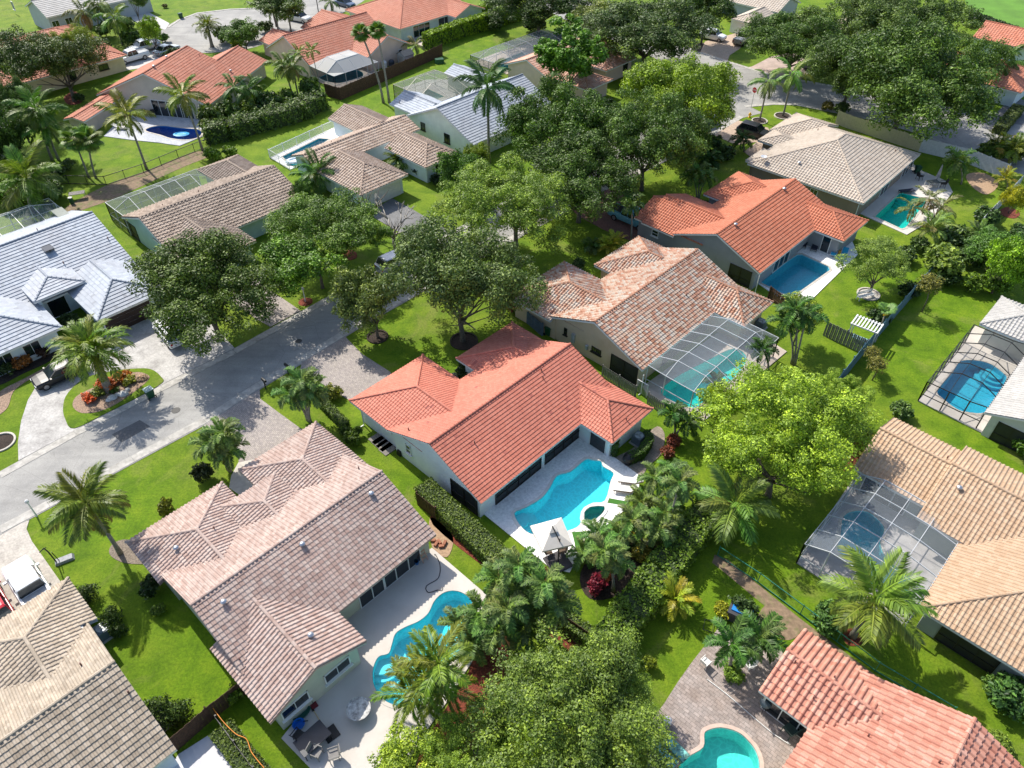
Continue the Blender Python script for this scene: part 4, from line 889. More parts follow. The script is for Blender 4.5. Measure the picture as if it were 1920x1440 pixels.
def edge_ring(px, r, lab, mulch=MULCHD, em=STONE):
    c = P(px); root = empty('tree_ring', (c[0], c[1], 0), 0, lab, 'edging')
    mb = MB(); n = 28; a = [(math.cos(2*math.pi*k/n)*r, math.sin(2*math.pi*k/n)*r) for k in range(n)]; ring(mb, a, .16, 0, .12); mb.build('edging', em, root)
    mb = MB(); mb.lathe((0, 0, 0), [(r*.99, 0), (r*.6, .05), (.1, .09)], 24); mb.build('mulch', mulch, root)
edge_ring((1424, 227), 1.0, 'pale concrete ring round the left one of the twin queen palms by the street')
edge_ring((1468, 218), 1.15, 'pale concrete ring round the right one of the twin queen palms by the street')
edge_ring((708, 632), .9, 'dark mulch ring on the shaded lawn left of the big grey green oak', em=MULCHD); edge_ring((870, 640), 1.2, 'mulch ring round the foot of the big grey green oak in the middle', em=MULCHD)
edge_ring((1628, 552), 1.0, 'pale stone ring round the leaning tree behind the slate blue pool', M('pale_gravel', (.5, .47, .42), .9, .2, 9)); edge_ring((2, 830), 1.0, 'pale stone ring at the left edge of the front lawn')

for (x, y, rr_) in ((330, 770, .38), (1340, 160, .38), (560, 640, .32)):
    c = P((x, y)); mb = MB(); mb.lathe((0, 0, 0), [(rr_, .03), (rr_, .045), (rr_*.85, .047), (.02, .047)], 20); o = mb.build('manhole_cover', M('cast_iron', (.06, .058, .055), .7, .15, 8), loc=(c[0], c[1], 0)); o['kind'] = 'structure'
for pts in ([(210, 815), (262, 788), (282, 800), (228, 830)], [(700, 560), (745, 535), (758, 545), (714, 570)], [(1340, 130), (1375, 140), (1365, 152), (1332, 142)]):
    slab('asphalt_patch', pts, .036, M('patch_asphalt', (.13, .13, .13), .95, .12, 6), sk=.004)
# ------------------------------------------------------------------ trees, palms, hedges, shrubs
def crown_mesh(name, seed, nleaf, leaf, nl=26, flat=.62, sub=.34, spread=.72, hollow=.5, gap=0, up=.25):
    rng = np.random.default_rng(seed)
    # lobes over an ellipsoid, each carrying smaller clumps
    d = rng.normal(size=(nl, 3)); d[:, 2] = np.abs(d[:, 2])*.9-.25; d /= np.linalg.norm(d, axis=1)[:, None]
    ctr = d*np.array([spread, spread, spread*flat])*rng.uniform(.58, 1.14, (nl, 1)); rad = rng.uniform(.75, 1.25, nl)*sub
    ctr = np.concatenate([ctr, rng.uniform(-.35, .35, (5, 3))*[1, 1, .5]]); rad = np.append(rad, [sub*1.2]*5)
    nl2 = len(ctr); nc = nl2*9
    li = rng.integers(0, nl2, nc); dd = rng.normal(size=(nc, 3)); dd[:, 2] += .35; dd /= np.linalg.norm(dd, axis=1)[:, None]
    cc = ctr[li]+dd*rad[li][:, None]*rng.uniform(.5, .95, (nc, 1)); cr = rad[li]*rng.uniform(.32, .55, nc)
    clt = rng.uniform(-.18, .18, nc)
    ci = rng.choice(nc, nleaf, p=cr**2/np.sum(cr**2))
    e = rng.normal(size=(nleaf, 3)); e[:, 2] += up; e /= np.linalg.norm(e, axis=1)[:, None]
    p = cc[ci]+e*(cr[ci]*rng.uniform(hollow*.7, 1.1, nleaf)**.7)[:, None]*np.array([1, 1, .8])
    n = e+rng.normal(size=(nleaf, 3))*.55; n[:, 2] += .3; n /= np.linalg.norm(n, axis=1)[:, None]
    t = np.cross(n, rng.normal(size=(nleaf, 3))); t /= np.linalg.norm(t, axis=1)[:, None]; b = np.cross(n, t)
    s = leaf*rng.uniform(.4, 1.6, nleaf)[:, None]
    v = np.stack([p-t*s, p-b*s*.55+n*s*.12, p+t*s, p+b*s*.55+n*s*.12], 1).reshape(-1, 3)
    q = np.arange(nleaf*4).reshape(-1, 4)
    tint = np.clip(.5+clt[ci]*1.3+rng.normal(0, .2, nleaf), 0, 1)
    return raw_mesh(name, v, q, LEAF, tint)
CR = {'oak': [crown_mesh('oak_crown', 11+i, 72000, .0148, nl=38+5*i, sub=.25, spread=.80, hollow=.6) for i in range(4)],
      'airy': [crown_mesh('airy_crown', 31+i, 30000, .0165, nl=28, sub=.24, spread=.82, flat=.55) for i in range(3)],
      'feather': [crown_mesh('feathery_crown', 41+i, 76000, .0128, nl=44, sub=.23, up=.5, flat=.7, spread=.82, hollow=.6) for i in range(3)],
      'mid': [crown_mesh('tree_crown', 51+i, 20000, .027, nl=24, sub=.32) for i in range(4)],
      'upright': [crown_mesh('upright_crown', 61, 22000, .04, nl=34, sub=.26, flat=1.6, spread=.85)],
      'small': [crown_mesh('shrub_crown', 71+i, 2200, .10, nl=12, sub=.42, spread=.6) for i in range(4)],
      'ball': [crown_mesh('topiary_crown', 81, 2600, .075, nl=1, sub=.8, spread=.05, hollow=.9, flat=.9)]}
def trunk_mesh(seed, n=7, low=.35, r=.045):
    """unit tree: height 1 at the crown middle, limbs reach out to crown radius 1 (scaled with the tree)"""
    rng = random.Random(seed); mb = MB()
    mb.tube([(0, 0, -.05), (.01, 0, .1), (.03, .02, low), (.0, .05, low+.2)], [r*1.6, r*1.1, r, r*.7], 9)
    for k in range(n):
        a = 2*math.pi*k/n+rng.uniform(-.4, .4); R = rng.uniform(.4, .8); z0 = low+rng.uniform(-.02, .1); z1 = rng.uniform(.75, 1.2)
        p1 = (math.cos(a)*R*.45, math.sin(a)*R*.45, z0+(z1-z0)*.5); p2 = (math.cos(a)*R, math.sin(a)*R, z1)
        mb.tube([(.02, .02, z0), p1, p2], [r*.6, r*.38, r*.12], 6)
        for s in (-1, 1):
            a2 = a+s*.55; mb.tube([p1, (math.cos(a2)*R*.9, math.sin(a2)*R*.9, z1+.05)], [r*.3, r*.08], 5)
    return mb.mesh('trunk', BARK, True)
TRK = [trunk_mesh(i, 6+i % 3) for i in range(4)]
TI = [0]
def tree(px, hw, hh, zc, kind, color, label, base=None, group='street and garden trees', rzf=None, cat='tree', trunk=True):
    """px = crown centre, hw/hh half size in pixels of the photo, zc = height of the crown centre above ground"""
    TI[0] += 1; i = TI[0]
    c = P(px, zc); depth = (c[1]*_c-(zc-CAMH)*_s); R = hw*depth/FPX; Rv = hh*depth/FPX
    b = P(base) if base else np.array([c[0], c[1], 0])
    # vertical half size on screen = R*sin(pitch) (+) Rz*cos(pitch)
    ang = math.atan2(CAMH-zc, c[1]); rz = math.sqrt(max((R*.45)**2, (Rv**2-(R*math.sin(ang))**2)))/math.cos(ang) if Rv > R*math.sin(ang) else R*.5
    rz = min(rz, zc*.95, R*1.1) if rzf is None else rzf*R
    root = empty('tree' if cat == 'tree' else 'shrub', (b[0], b[1], 0), 0, label, cat, group)
    rng = random.Random(i*13)
    me = CR[kind][i % len(CR[kind])]; fl = {'oak': .62, 'airy': .55, 'feather': .7, 'mid': .62, 'upright': 1.5, 'small': .62, 'ball': .9}[kind]
    k = 1.07
    cr = inst('crown', me, root, (c[0]-b[0], c[1]-b[1], zc), (0, 0, rng.uniform(0, 6.28)), (R*k, R*k, rz*k/(fl*.78+.22)), color=tuple(x*f for x, f in zip(color, (1.47, 1.60, .92))))
    if trunk: inst('trunk', TRK[i % 4], root, (0, 0, 0), (0, 0, rng.uniform(0, 6)), (R*.75, R*.75, zc*.92))
    return root
OAKD = (.058, .088, .020); OAKG = (.080, .112, .046); OAKL = (.135, .165, .040); LIME = (.175, .27, .028); YELG = (.17, .20, .012); MIDG = (.08, .15, .018); FIC = (.085, .145, .012); DARKG = (.04, .075, .018); SAGE = (.11, .135, .055)
T = tree
T((385, 550), 138, 106, 5.4, 'oak', OAKD, 'broad dark green oak over the kerb, right of the white roofed house')
T((560, 500), 84, 60, 4.6, 'mid', MIDG, 'spreading green tree on the lawn right of the dark oak, nearest to the street', base=(605, 540))
T((612, 425), 98, 64, 5.2, 'oak', (.075, .125, .02), 'wide green tree in front of the light taupe garage, with bare limbs to its right', base=(690, 440))
T((680, 440), 48, 34, 4.6, 'airy', (.08, .14, .025), 'thin crowned tree with bare grey limbs beside the dark driveway', base=(742, 475))
T((866, 522), 138, 112, 6.2, 'oak', OAKG, 'big grey green oak in the middle of the picture, in front of the coral roof', base=(868, 640))
T((690, 560), 72, 66, 4.2, 'mid', SAGE, 'pale yellowish green tree at the left flank of the big middle oak', base=(708, 632))
T((945, 375), 122, 88, 6.6, 'feather', (.135, .19, .035), 'light green feathery tree arching over the street, its fork showing below', base=(967, 466))
T((1045, 240), 110, 85, 6.8, 'oak', (.052, .095, .014), 'deep green dense tree right of the royal palm')
T((1090, 335), 110, 75, 5.6, 'oak', (.045, .08, .014), 'dark tree mass shading the red brick driveway')
T((1215, 260), 105, 85, 6.8, 'oak', (.058, .098, .024), 'dusky green tree between the yellow green one and the orange house')
T((1300, 265), 42, 40, 4.0, 'mid', (.06, .11, .02), 'smaller green tree left of the grey tan hipped house')
T((1275, 178), 112, 78, 6.8, 'oak', (.135, .19, .014), 'rounded yellow green tree beside the cross street')
T((1070, 112), 62, 78, 6.5, 'upright', (.075, .15, .02), 'upright bright green tree standing in front of the peach walled house')
T((1215, 58), 118, 55, 6.5, 'oak', (.050, .078, .026), 'dusky oak left of the tan brick drive, near the top edge')
T((1115, 42), 60, 34, 5.2, 'mid', (.13, .15, .05), 'pale olive tree below the top edge, left of the dusky oak')
T((1010, 5), 95, 38, 6.0, 'oak', (.035, .062, .016), 'dark oak cut by the top edge above the bright clipped hedge')
T((1325, 15), 55, 38, 6.0, 'mid', (.052, .085, .022), 'dark green tree cut by the top edge beside the tan garage house')
T((1490, 75), 95, 55, 6.0, 'oak', (.055, .095, .02), 'dark green oak over the tan garage house driveway')
T((1600, 55), 100, 55, 6.4, 'airy', (.075, .11, .032), 'open crowned tree with the hip roofed house showing through it')
T((1600, 130), 80, 60, 6.0, 'oak', (.06, .095, .024), 'oak by the cross street, left part of the great oak mass')
T((1705, 165), 150, 105, 7.0, 'oak', (.058, .098, .022), 'huge oak above the white fence, largest crown in the upper right')
T((1735, 45), 90, 50, 6.5, 'airy', (.062, .10, .028), 'tree beside the bright sports lawn, near the top right corner')
T((1640, 20), 70, 34, 6.0, 'oak', (.06, .09, .03), 'tree cut by the top edge between the great oak and the sports lawn')
T((1800, 120), 75, 60, 5.8, 'airy', (.065, .11, .028), 'open tree in front of the half hidden orange house')
T((1785, 25), 22, 22, 3.2, 'mid', (.03, .055, .012), 'small dark conical tree at the corner of the sports lawn')
T((1447, 815), 158, 142, 4.5, 'feather', (.195, .265, .035), 'large bright lime green feathery tree in the right half', base=(1440, 930))
T((1350, 760), 40, 40, 3.2, 'mid', (.19, .24, .02), 'small yellow green tree between the white pool cage and the lime tree')
T((1585, 745), 50, 50, 3.2, 'feather', (.20, .27, .06), 'pale lime tree beside the blue fence, right of the large lime one')
T((1050, 1368), 192, 112, 4.2, 'feather', (.098, .138, .03), 'olive green tree filling the bottom centre, largest crown at the bottom edge', base=(1060, 1440))
T((1140, 1290), 88, 55, 3.6, 'feather', (.12, .175, .035), 'upper right shoulder tree of the bottom centre clump, by the ficus hedge')
T((890, 1400), 90, 55, 3.2, 'feather', (.13, .19, .025), 'yellow green tree at the bottom edge left of the olive green one')
T((770, 1430), 80, 40, 2.6, 'mid', (.17, .22, .03), 'low lime shrub tree at the bottom edge over the pale deck')
T((88, 118), 94, 66, 5.6, 'oak', (.055, .078, .026), 'two toned oak with a crooked trunk left of the large salmon orange house', base=(140, 190))
T((135, 78), 38, 32, 6.0, 'feather', (.17, .20, .02), 'yellow green crown rising out of the two toned oak')
T((25, 200), 45, 60, 5.0, 'oak', (.040, .072, .018), 'dark green tree at the left edge above the coconut fronds')
T((20, 255), 45, 50, 4.0, 'mid', (.035, .065, .015), 'black green tree mass at the left edge, lower one')
T((520, 8), 58, 26, 6.0, 'mid', (.05, .085, .018), 'dark tree beside the white car in the cul de sac', base=(519, 50))
T((285, 60), 24, 34, 3.4, 'mid', (.15, .22, .02), 'narrow lime tree left of the cul de sac')
T((260, 0), 22, 16, 6.5, 'mid', (.06, .10, .02), 'tall tree with a forked grey trunk cut by the top edge', base=(268, 58))
T((455, 62), 40, 24, 3.4, 'mid', (.06, .11, .02), 'dark shrubby tree between cul de sac and the salmon roof')
T((1652, 492), 66, 46, 3.4, 'airy', (.14, .19, .055), 'small light green tree leaning over the stone ring by the pool lawn', base=(1628, 552))
T((1888, 495), 52, 52, 3.6, 'mid', (.13, .22, .018), 'mango tree with orange fruit by the right edge')
T((1905, 375), 26, 28, 3.0, 'mid', (.26, .24, .02), 'small rounded yellow tree on the lawn at the right edge', base=(1890, 400))
T((1770, 490), 40, 22, 1.8, 'small', (.12, .16, .04), 'flat topped shrub beside the blue fence end', base=(1765, 510))
T((1505, 590), 48, 30, 3.6, 'mid', (.15, .19, .02), 'mango like tree with yellow tips behind the mixed tile house')
T((690, 225 + 0), 0.1, 0.1, 1, 'small', OAKD, 'x', trunk=False) if False else None
T((860, 320), 45, 40, 4.0, 'mid', (.06, .12, .02), 'dark leafy tree at the foot of the royal palm')
T((890, 295), 28, 26, 3.6, 'mid', (.14, .18, .02), 'yellow green shrub tree in front of the mint walled house')
T((1870, 470), 60, 40, 2.6, 'mid', (.06, .12, .03), 'dense green shrubbery tree along the right lawn')
T((635, 405), 45, 36, 3.8, 'mid', (.07, .12, .035), 'grey green tree hugging the light taupe garage')
T((565, 365), 22, 26, 3.0, 'mid', (.045, .09, .015), 'dark round tree between the two taupe houses')
# bare limbed grey branches over the dark driveway
mb = MB(); b0 = P((742, 472)); rg = random.Random(3)
def limb(p, d, r, n):
    q = p+d; mb.tube([p, p+d*.5+Vector((rg.uniform(-.12, .12), rg.uniform(-.12, .12), .05)), q], [r, r*.8, r*.6], 6)
    if n > 0:
        for k in range(2+(n > 1)):
            e = d.copy(); e.rotate(Matrix.Rotation(rg.uniform(-.9, .9), 3, 'Z')); e.rotate(Matrix.Rotation(rg.uniform(-.7, .7), 3, 'X')); limb(q, e*rg.uniform(.65, .9), r*.6, n-1)
limb(Vector((0, 0, 0)), Vector((-.2, .4, 1.9)), .2, 0); limb(Vector((-.2, .4, 1.9)), Vector((.9, .9, .9)), .13, 3); limb(Vector((-.2, .4, 1.9)), Vector((-.6, 1.6, 1.1)), .12, 3); limb(Vector((-.2, .4, 1.9)), Vector((2.0, .2, .5)), .12, 2)
tag(mb.build('bare_tree', M('bare_bark', (.36, .33, .29), .9, .15, 6), loc=(b0[0], b0[1], 0), smooth=True), 'leafless grey forked tree over the dark driveway of the light taupe house', 'tree')
# ---- palms
def frond_mesh(name, kind, seed=0):
    rng = random.Random(seed); V = []; Q = []; TT = []
    def quad(a, b, c, d, t): k = len(V); V.extend([a, b, c, d]); Q.append((k, k+1, k+2, k+3)); TT.append(t)
    if kind == 'fan':
        n = 22; L0 = .45
        pts = [Vector((t*L0, 0, .06*math.sin(t*3))) for t in (0, .5, 1)]
        for i in range(2): quad(pts[i]+Vector((0, -.012, 0)), pts[i]+Vector((0, .012, 0)), pts[i+1]+Vector((0, .01, 0)), pts[i+1]+Vector((0, -.01, 0)), .4)
        o = pts[2]
        for k in range(n):
            a = math.radians(-125+250*k/(n-1)); dr = Vector((math.cos(a), math.sin(a), .05)); sd = Vector((-math.sin(a), math.cos(a), 0)); ln = .55*(1-.18*abs(a)/2.2)
            m = o+dr*ln*.6; tp = o+dr*ln+Vector((0, 0, -.16)); t = rng.uniform(.3, .8)
            quad(o, m-sd*.045, tp, m+sd*.045, t)
    else:
        prm = {'coco': (.95, 1.0, 34, .30, .45), 'feather': (1.25, 1.0, 30, .26, .5), 'arch': (1.7, .9, 30, .17, .35), 'fox': (1.7, .85, 44, .27, .12), 'areca': (1.1, 1.0, 24, .24, .2), 'royal': (1.35, 1.0, 34, .26, .7)}[kind]
        bend, _, n, ll, droop = prm; steps = 12; pts = []; p = Vector((0, 0, 0)); ang = 0
        for i in range(steps+1):
            pts.append(p.copy()); t = i/steps; ang = -bend*t*t*1.05; p = p+Vector((math.cos(ang), 0, math.sin(ang)))/steps
        def at(t): f = t*steps; i = min(int(f), steps-1); return pts[i].lerp(pts[i+1], f-i), (pts[i+1]-pts[i]).normalized()
        for i in range(steps):
            w0, w1 = .016*(1-i/steps)+.004, .016*(1-(i+1)/steps)+.004; quad(pts[i]+Vector((0, -w0, .004)), pts[i]+Vector((0, w0, .004)), pts[i+1]+Vector((0, w1, .004)), pts[i+1]+Vector((0, -w1, .004)), .75)
        for k in range(n):
            t = .14+.86*(k+.5)/n; o, tg = at(t); le = ll*math.sin(math.pi*min(1, .12+.82*t))**.55*rng.uniform(.88, 1.1)
            for s in (-1, 1):
                fw = .55+.5*t; dr = (Vector((0, s, 0))+tg*fw).normalized(); up_ = Vector((0, 0, .35 if kind in ('fox', 'arch') else .12)) if rng.random() < .6 else Vector((0, 0, -.1))
                dr = (dr+up_*(1 if kind != 'fox' else rng.uniform(-2, 2))).normalized()
                m = o+dr*le*.5; tp = o+dr*le+Vector((0, 0, -droop*le)); sd = tg*({'areca': .028, 'fox': .030, 'arch': .018}.get(kind, .022)); tt = rng.uniform(.25, .85)
                quad(o, m-sd, tp, m+sd, tt)
    return raw_mesh(name, [tuple(v) for v in V], Q, PALMLEAF, TT)
FR = {k: [frond_mesh('frond', k, s) for s in range(2)] for k in ('coco', 'feather', 'arch', 'fox', 'fan', 'areca', 'royal')}
TRK2 = {}
GREENSH = M('crownshaft_green', (.14, .22, .05), .5, .1, 3)
def palm(base, tops, kind, L, n, label, color=(.085, .16, .02), r=.13, elev=(75, -35), group='palms of the estate', h=None, shaft=False, nuts=False, dead=0, name='palm_tree', cat='palm', low=None):
    b = P(base); root = empty(name, (b[0], b[1], 0), 0, label, cat, group); rng = random.Random(int(base[0]*7+base[1]))
    if isinstance(tops, tuple): tops = [tops]
    for ti, tp in enumerate(tops):
        z = h if h else height_at(b, tp[1]); q = P(tp, z)-np.array([b[0], b[1], 0]); q = V3(q)
        lean = Vector((q.x, q.y, 0))
        if z > .9:
            mb = MB(); pts = []; rs = []
            for i in range(7):
                t = i/6; pts.append(Vector((lean.x*t**1.6, lean.y*t**1.6, z*t))+Vector((.12*ti*(1-t), -.1*ti*(1-t), 0))); rs.append(r*(1.45 if i == 0 else 1.05-.35*t))
            pts[0].z = -.1; mb.tube(pts, rs, 9); mb.build('trunk', PALMBARK, root, True)
            if shaft: mb = MB(); mb.tube([q-Vector((0, 0, .95)), q-Vector((0, 0, .5)), q+Vector((0, 0, .05))], [r*1.15, r*1.3, r*.6], 9); mb.build('crownshaft', GREENSH, root, True)
        if nuts:
            mb = MB()
            for k in range(7): a = k*.9; c = q+Vector((math.cos(a)*.3, math.sin(a)*.3, -.25)); mb.lathe(c, [(.02, -.16), (.12, -.06), (.13, .04), (.03, .14)], 8)
            mb.build('fruit', M('coconut', (.22, .13, .04), .6), root, True)
        e0, e1 = elev
        for k in range(n):
            az = k*2.39996+rng.uniform(-.2, .2); t = (k+.5)/n; el = math.radians(e0+(e1-e0)*t**.85+rng.uniform(-6, 6)); l = L*(.72+.28*math.sin(math.pi*min(1, t*.75+.25)))*rng.uniform(.9, 1.08)
            cc = tuple(x*rng.uniform(.8, 1.2)*f for x, f in zip(color, (1.12, 1.15, 1.05)))
            if k >= n-dead: cc = (.26, .20, .04) if rng.random() < .6 else (.2, .13, .06)
            inst('frond', FR[kind][k % 2], root, q, (rng.uniform(-.25, .25), -el, az), (l, l, l), color=cc)
    return root
FOX = (.125, .20, .055)
palm((428, 880), [(398, 832), (418, 812), (426, 842)], 'fox', 1.9, 18, 'clump of three foxtail palms on the front lawn of the rose beige house', FOX, r=.12, elev=(70, -40))
palm((577, 787), [(548, 738), (566, 715), (583, 735)], 'fox', 1.9, 18, 'clump of three foxtail palms beside the two mailboxes', FOX, r=.12, elev=(70, -40))
palm((226, 1038), (160, 942), 'coco', 3.0, 24, 'tall coconut palm leaning over the lower left front lawn', (.12, .15, .02), r=.15, elev=(80, -55), nuts=True, dead=4)
palm((205, 733), (176, 660), 'arch', 3.9, 54, 'great date palm in the flower island of the circular drive', (.125, .185, .018), r=.36, elev=(85, -30))
palm((917, 306), (914, 165), 'royal', 4.3, 17, 'single tall royal palm in the upper middle', (.055, .12, .028), r=.2, elev=(88, -55), shaft=True)
palm((719, 193), (677, 62), 'fan', 1.7, 34, 'left one of the tall pair of fan palms, leaning left', (.09, .16, .02), r=.17, elev=(85, -75), dead=9)
palm((730, 193), (707, 58), 'fan', 1.7, 34, 'right one of the tall pair of fan palms', (.09, .16, .02), r=.17, elev=(85, -75), dead=9)
palm((275, 317), (237, 214), 'coco', 3.6, 15, 'coconut palm left of the dark blue kidney pool', (.16, .19, .02), r=.15, elev=(75, -45), nuts=True)
palm((380, 282), (342, 178), 'coco', 3.6, 15, 'coconut palm rising in front of the dark blue kidney pool', (.15, .18, .02), r=.15, elev=(75, -45), nuts=True)
palm((167, 333), (140, 262), 'fan', 2.2, 24, 'drooping fan palm left of the pair by the black wire fence', (.11, .17, .03), r=.13, elev=(80, -60))
palm((180, 334), (165, 262), 'fan', 2.2, 24, 'drooping fan palm right of the pair by the black wire fence', (.11, .17, .03), r=.13, elev=(80, -60))
palm((98, 300), (68, 205), 'coco', 3.8, 18, 'lush coconut palm among the dark trees on the left', (.08, .14, .02), r=.16, elev=(80, -50))
palm((110, 300), (85, 235), 'coco', 3.4, 16, 'second coconut palm among the dark trees on the left, lower one', (.09, .15, .02), r=.16, elev=(80, -50))
palm((62, 400), (50, 335), 'coco', 4.6, 22, 'low wide coconut palm at the left behind the white roofed house', (.12, .17, .025), r=.2, elev=(85, -35))
palm((230, 84), (213, 33), 'feather', 3.8, 15, 'drooping queen palm at the top left beside the driveway', (.12, .20, .03), r=.14, elev=(75, -55))
palm((175, 75), (155, 22), 'feather', 3.6, 14, 'queen palm with dry fronds in front of the grey arched window wall', (.10, .14, .03), r=.14, elev=(70, -70), dead=4)
palm((188, 68), (185, 8), 'feather', 3.4, 14, 'queen palm cut by the top edge, left of the driveway', (.09, .14, .025), r=.14, elev=(70, -65))
palm((398, 88), (389, 50), 'arch', 3.0, 38, 'date palm in front of the cul de sac', (.12, .16, .02), r=.3, elev=(85, -30))
palm((522, 58), (516, 8), 'feather', 4.0, 15, 'queen palm left of the pair by the parked white car', (.13, .19, .03), r=.16, elev=(75, -50))
palm((546, 60), (538, 10), 'feather', 3.4, 14, 'queen palm right of the pair by the parked white car', (.11, .17, .03), r=.16, elev=(75, -55))
palm((622, 24), (619, 2), 'feather', 2.6, 12, 'small palm beside the street lamp at the top edge', (.07, .12, .02), r=.1, elev=(75, -50))
palm((465, 215), [(437, 163), (463, 168)], 'feather', 3.0, 13, 'twin stemmed queen palm behind the hedge row', (.07, .13, .025), r=.12, elev=(75, -50))
palm((549, 182), (531, 122), 'feather', 3.0, 15, 'queen palm left of the pair at the screened pool corner', (.10, .17, .03), r=.13, elev=(75, -55))
palm((560, 184), (547, 124), 'feather', 3.0, 15, 'queen palm right of the pair at the screened pool corner', (.12, .17, .03), r=.13, elev=(75, -60), dead=2)
palm((600, 165), [(584, 95), (560, 98)], 'areca', 1.9, 11, 'slender palm standing in front of the domed white screen', (.12, .19, .02), r=.07, elev=(75, -30))
palm((783, 112), (778, 85), 'feather', 2.4, 12, 'small pale palm beside the grey garden shed', (.14, .17, .06), r=.1, elev=(75, -45))
palm((1424, 227), (1441, 151), 'feather', 2.9, 13, 'left one of the twin queen palms by the cross street', (.14, .20, .06), r=.13, elev=(70, -65))
palm((1468, 218), (1486, 138), 'feather', 3.3, 15, 'right one of the twin queen palms by the cross street', (.14, .22, .04), r=.14, elev=(70, -60))
palm((1262, 118), (1262, 68), 'feather', 3.6, 16, 'bright queen palm between the dusky oak and the yellow green tree', (.12, .21, .03), r=.14, elev=(75, -45))
palm((1882, 175), (1880, 118), 'royal', 4.4, 16, 'royal palm in front of the orange house at the right edge', (.06, .12, .02), r=.18, elev=(85, -60), shaft=True)
palm((1306, 375), [(1298, 330), (1312, 322), (1325, 332)], 'fox', 1.9, 13, 'clump of three palms in front of the bright orange house', (.08, .15, .03), r=.08, elev=(75, -35))
palm((1183, 450), (1184, 382), 'fox', 1.9, 16, 'thin single palm beside the blue pickup truck', (.08, .15, .035), r=.1, elev=(75, -40))
palm((1484, 682), [(1474, 600), (1492, 580), (1512, 592)], 'fox', 2.0, 14, 'three stemmed palm behind the screened pool of the mixed tile house', (.075, .15, .03), r=.1, elev=(75, -40))
palm((1440, 692), (1430, 655), 'fox', 1.7, 15, 'short dark palm at the corner of the white pool cage', (.045, .10, .02), r=.1, elev=(75, -30))
palm((1350, 740), (1342, 715), 'fox', 1.4, 14, 'short dark palm between cage and lime tree', (.045, .10, .02), r=.1, elev=(75, -30))
palm((1265, 815), [(1262, 775), (1290, 790)], 'fox', 1.6, 14, 'palm pair beside the stone path at the end of the picket fence', (.05, .115, .022), r=.1, elev=(75, -30))
palm((1598, 1194), (1640, 1122), 'coco', 3.6, 20, 'coconut palm leaning over the apricot house pool cage', (.13, .20, .03), r=.2, elev=(80, -40), nuts=True)
palm((1372, 985), (1377, 945), 'coco', 3.4, 15, 'young coconut palm under the lime tree, with long drooping fronds', (.12, .20, .035), r=.17, elev=(75, -25))
palm((1367, 1252), (1372, 1207), 'fox', 2.0, 14, 'left one of the two small palms on the paver patio', (.07, .15, .03), r=.1, elev=(78, -30))
palm((1426, 1232), (1424, 1196), 'fox', 2.1, 14, 'right one of the two small palms on the paver patio', (.07, .15, .03), r=.1, elev=(78, -30))
for i, (bx, tops, lab) in enumerate([((1218, 958), [(1228, 895), (1203, 940)], 'palm pair nearest to the white loungers'), ((1258, 950), [(1258, 888), (1266, 925)], 'palm pair right of the loungers, beside the flagstone lawn'),
        ((1205, 1030), [(1186, 975), (1236, 992)], 'palm with two curved silvery stems in the dark mulch bed'), ((1148, 1108), [(1150, 1052), (1132, 1030)], 'palm pair in the mulch bed above the magenta shrub'), ((1180, 1020), [(1160, 1003), (1205, 1010)], 'palm pair in the middle of the dark mulch bed'), ((1110, 1050), [(1120, 1005), (1098, 1035)], 'palm pair at the left tip of the dark mulch bed'), ((1245, 1005), [(1248, 960), (1275, 905)], 'palm pair at the right tip of the dark mulch bed')]):
    palm(bx, tops, 'fox', 1.6, 16, lab, FOX, r=.085, elev=(75, -40), group='palms in the mulch bed by the white deck')
for i, (bx, tops, lab) in enumerate([((985, 1160), [(973, 1060), (935, 1085)], 'palm pair at the corner of the pale deck, left of the umbrella'), ((1003, 1190), [(1022, 1092), (975, 1120)], 'palm pair in front of the umbrella, at the brown fence'),
        ((905, 1190), [(902, 1145), (865, 1172)], 'palm pair hanging over the wavy pool'), ((925, 1225), [(888, 1205), (935, 1180)], 'palm pair at the low corner of the wavy pool'), ((960, 1215), [(950, 1140), (985, 1180)], 'palm pair in the middle of the palm band'), ((1040, 1200), [(1045, 1130), (1010, 1150)], 'palm pair nearest to the brown fence end')]):
    palm(bx, tops, 'fox', 1.75, 17, lab, FOX, r=.1, elev=(75, -40), group='palms along the wavy pool')
palm((815, 1335), [(798, 1268), (770, 1300), (822, 1245), (835, 1290)], 'areca', 2.5, 13, 'large areca palm clump leaning over the lower end of the wavy pool', (.13, .18, .02), r=.06, elev=(80, -25))
palm((1266, 1145), [(1265, 1125)], 'areca', 1.9, 24, 'yellow areca palm beside the ficus hedge', (.28, .29, .03), r=.08, elev=(85, 5), h=.8)
palm((1144, 478), [(1140, 462), (1152, 458)], 'areca', 1.8, 18, 'yellow areca palm on the shaded lawn of the mixed tile house', (.30, .32, .04), r=.06, elev=(85, 0), h=.7)
palm((1112, 475), (1110, 462), 'fox', 1.5, 18, 'small sago palm left of the yellow areca', (.08, .15, .04), r=.15, elev=(80, -10), h=.6)
palm((1802, 345), (1797, 302), 'fox', 2.6, 16, 'palm on the lawn right of the closed grey parasol', (.10, .18, .03), r=.1, elev=(75, -40))
palm((1875, 300), [(1868, 275), (1890, 282)], 'areca', 2.6, 16, 'yellowing areca clump left at the white garden wall', (.20, .22, .03), r=.07, elev=(80, -20))
palm((1905, 310), [(1902, 280)], 'areca', 2.6, 18, 'areca clump right at the white garden wall', (.15, .20, .03), r=.07, elev=(80, -20))
palm((1888, 352), [(1886, 335)], 'areca', 1.9, 18, 'yellow areca in the corner of the garden wall', (.26, .25, .03), r=.07, elev=(80, -10))
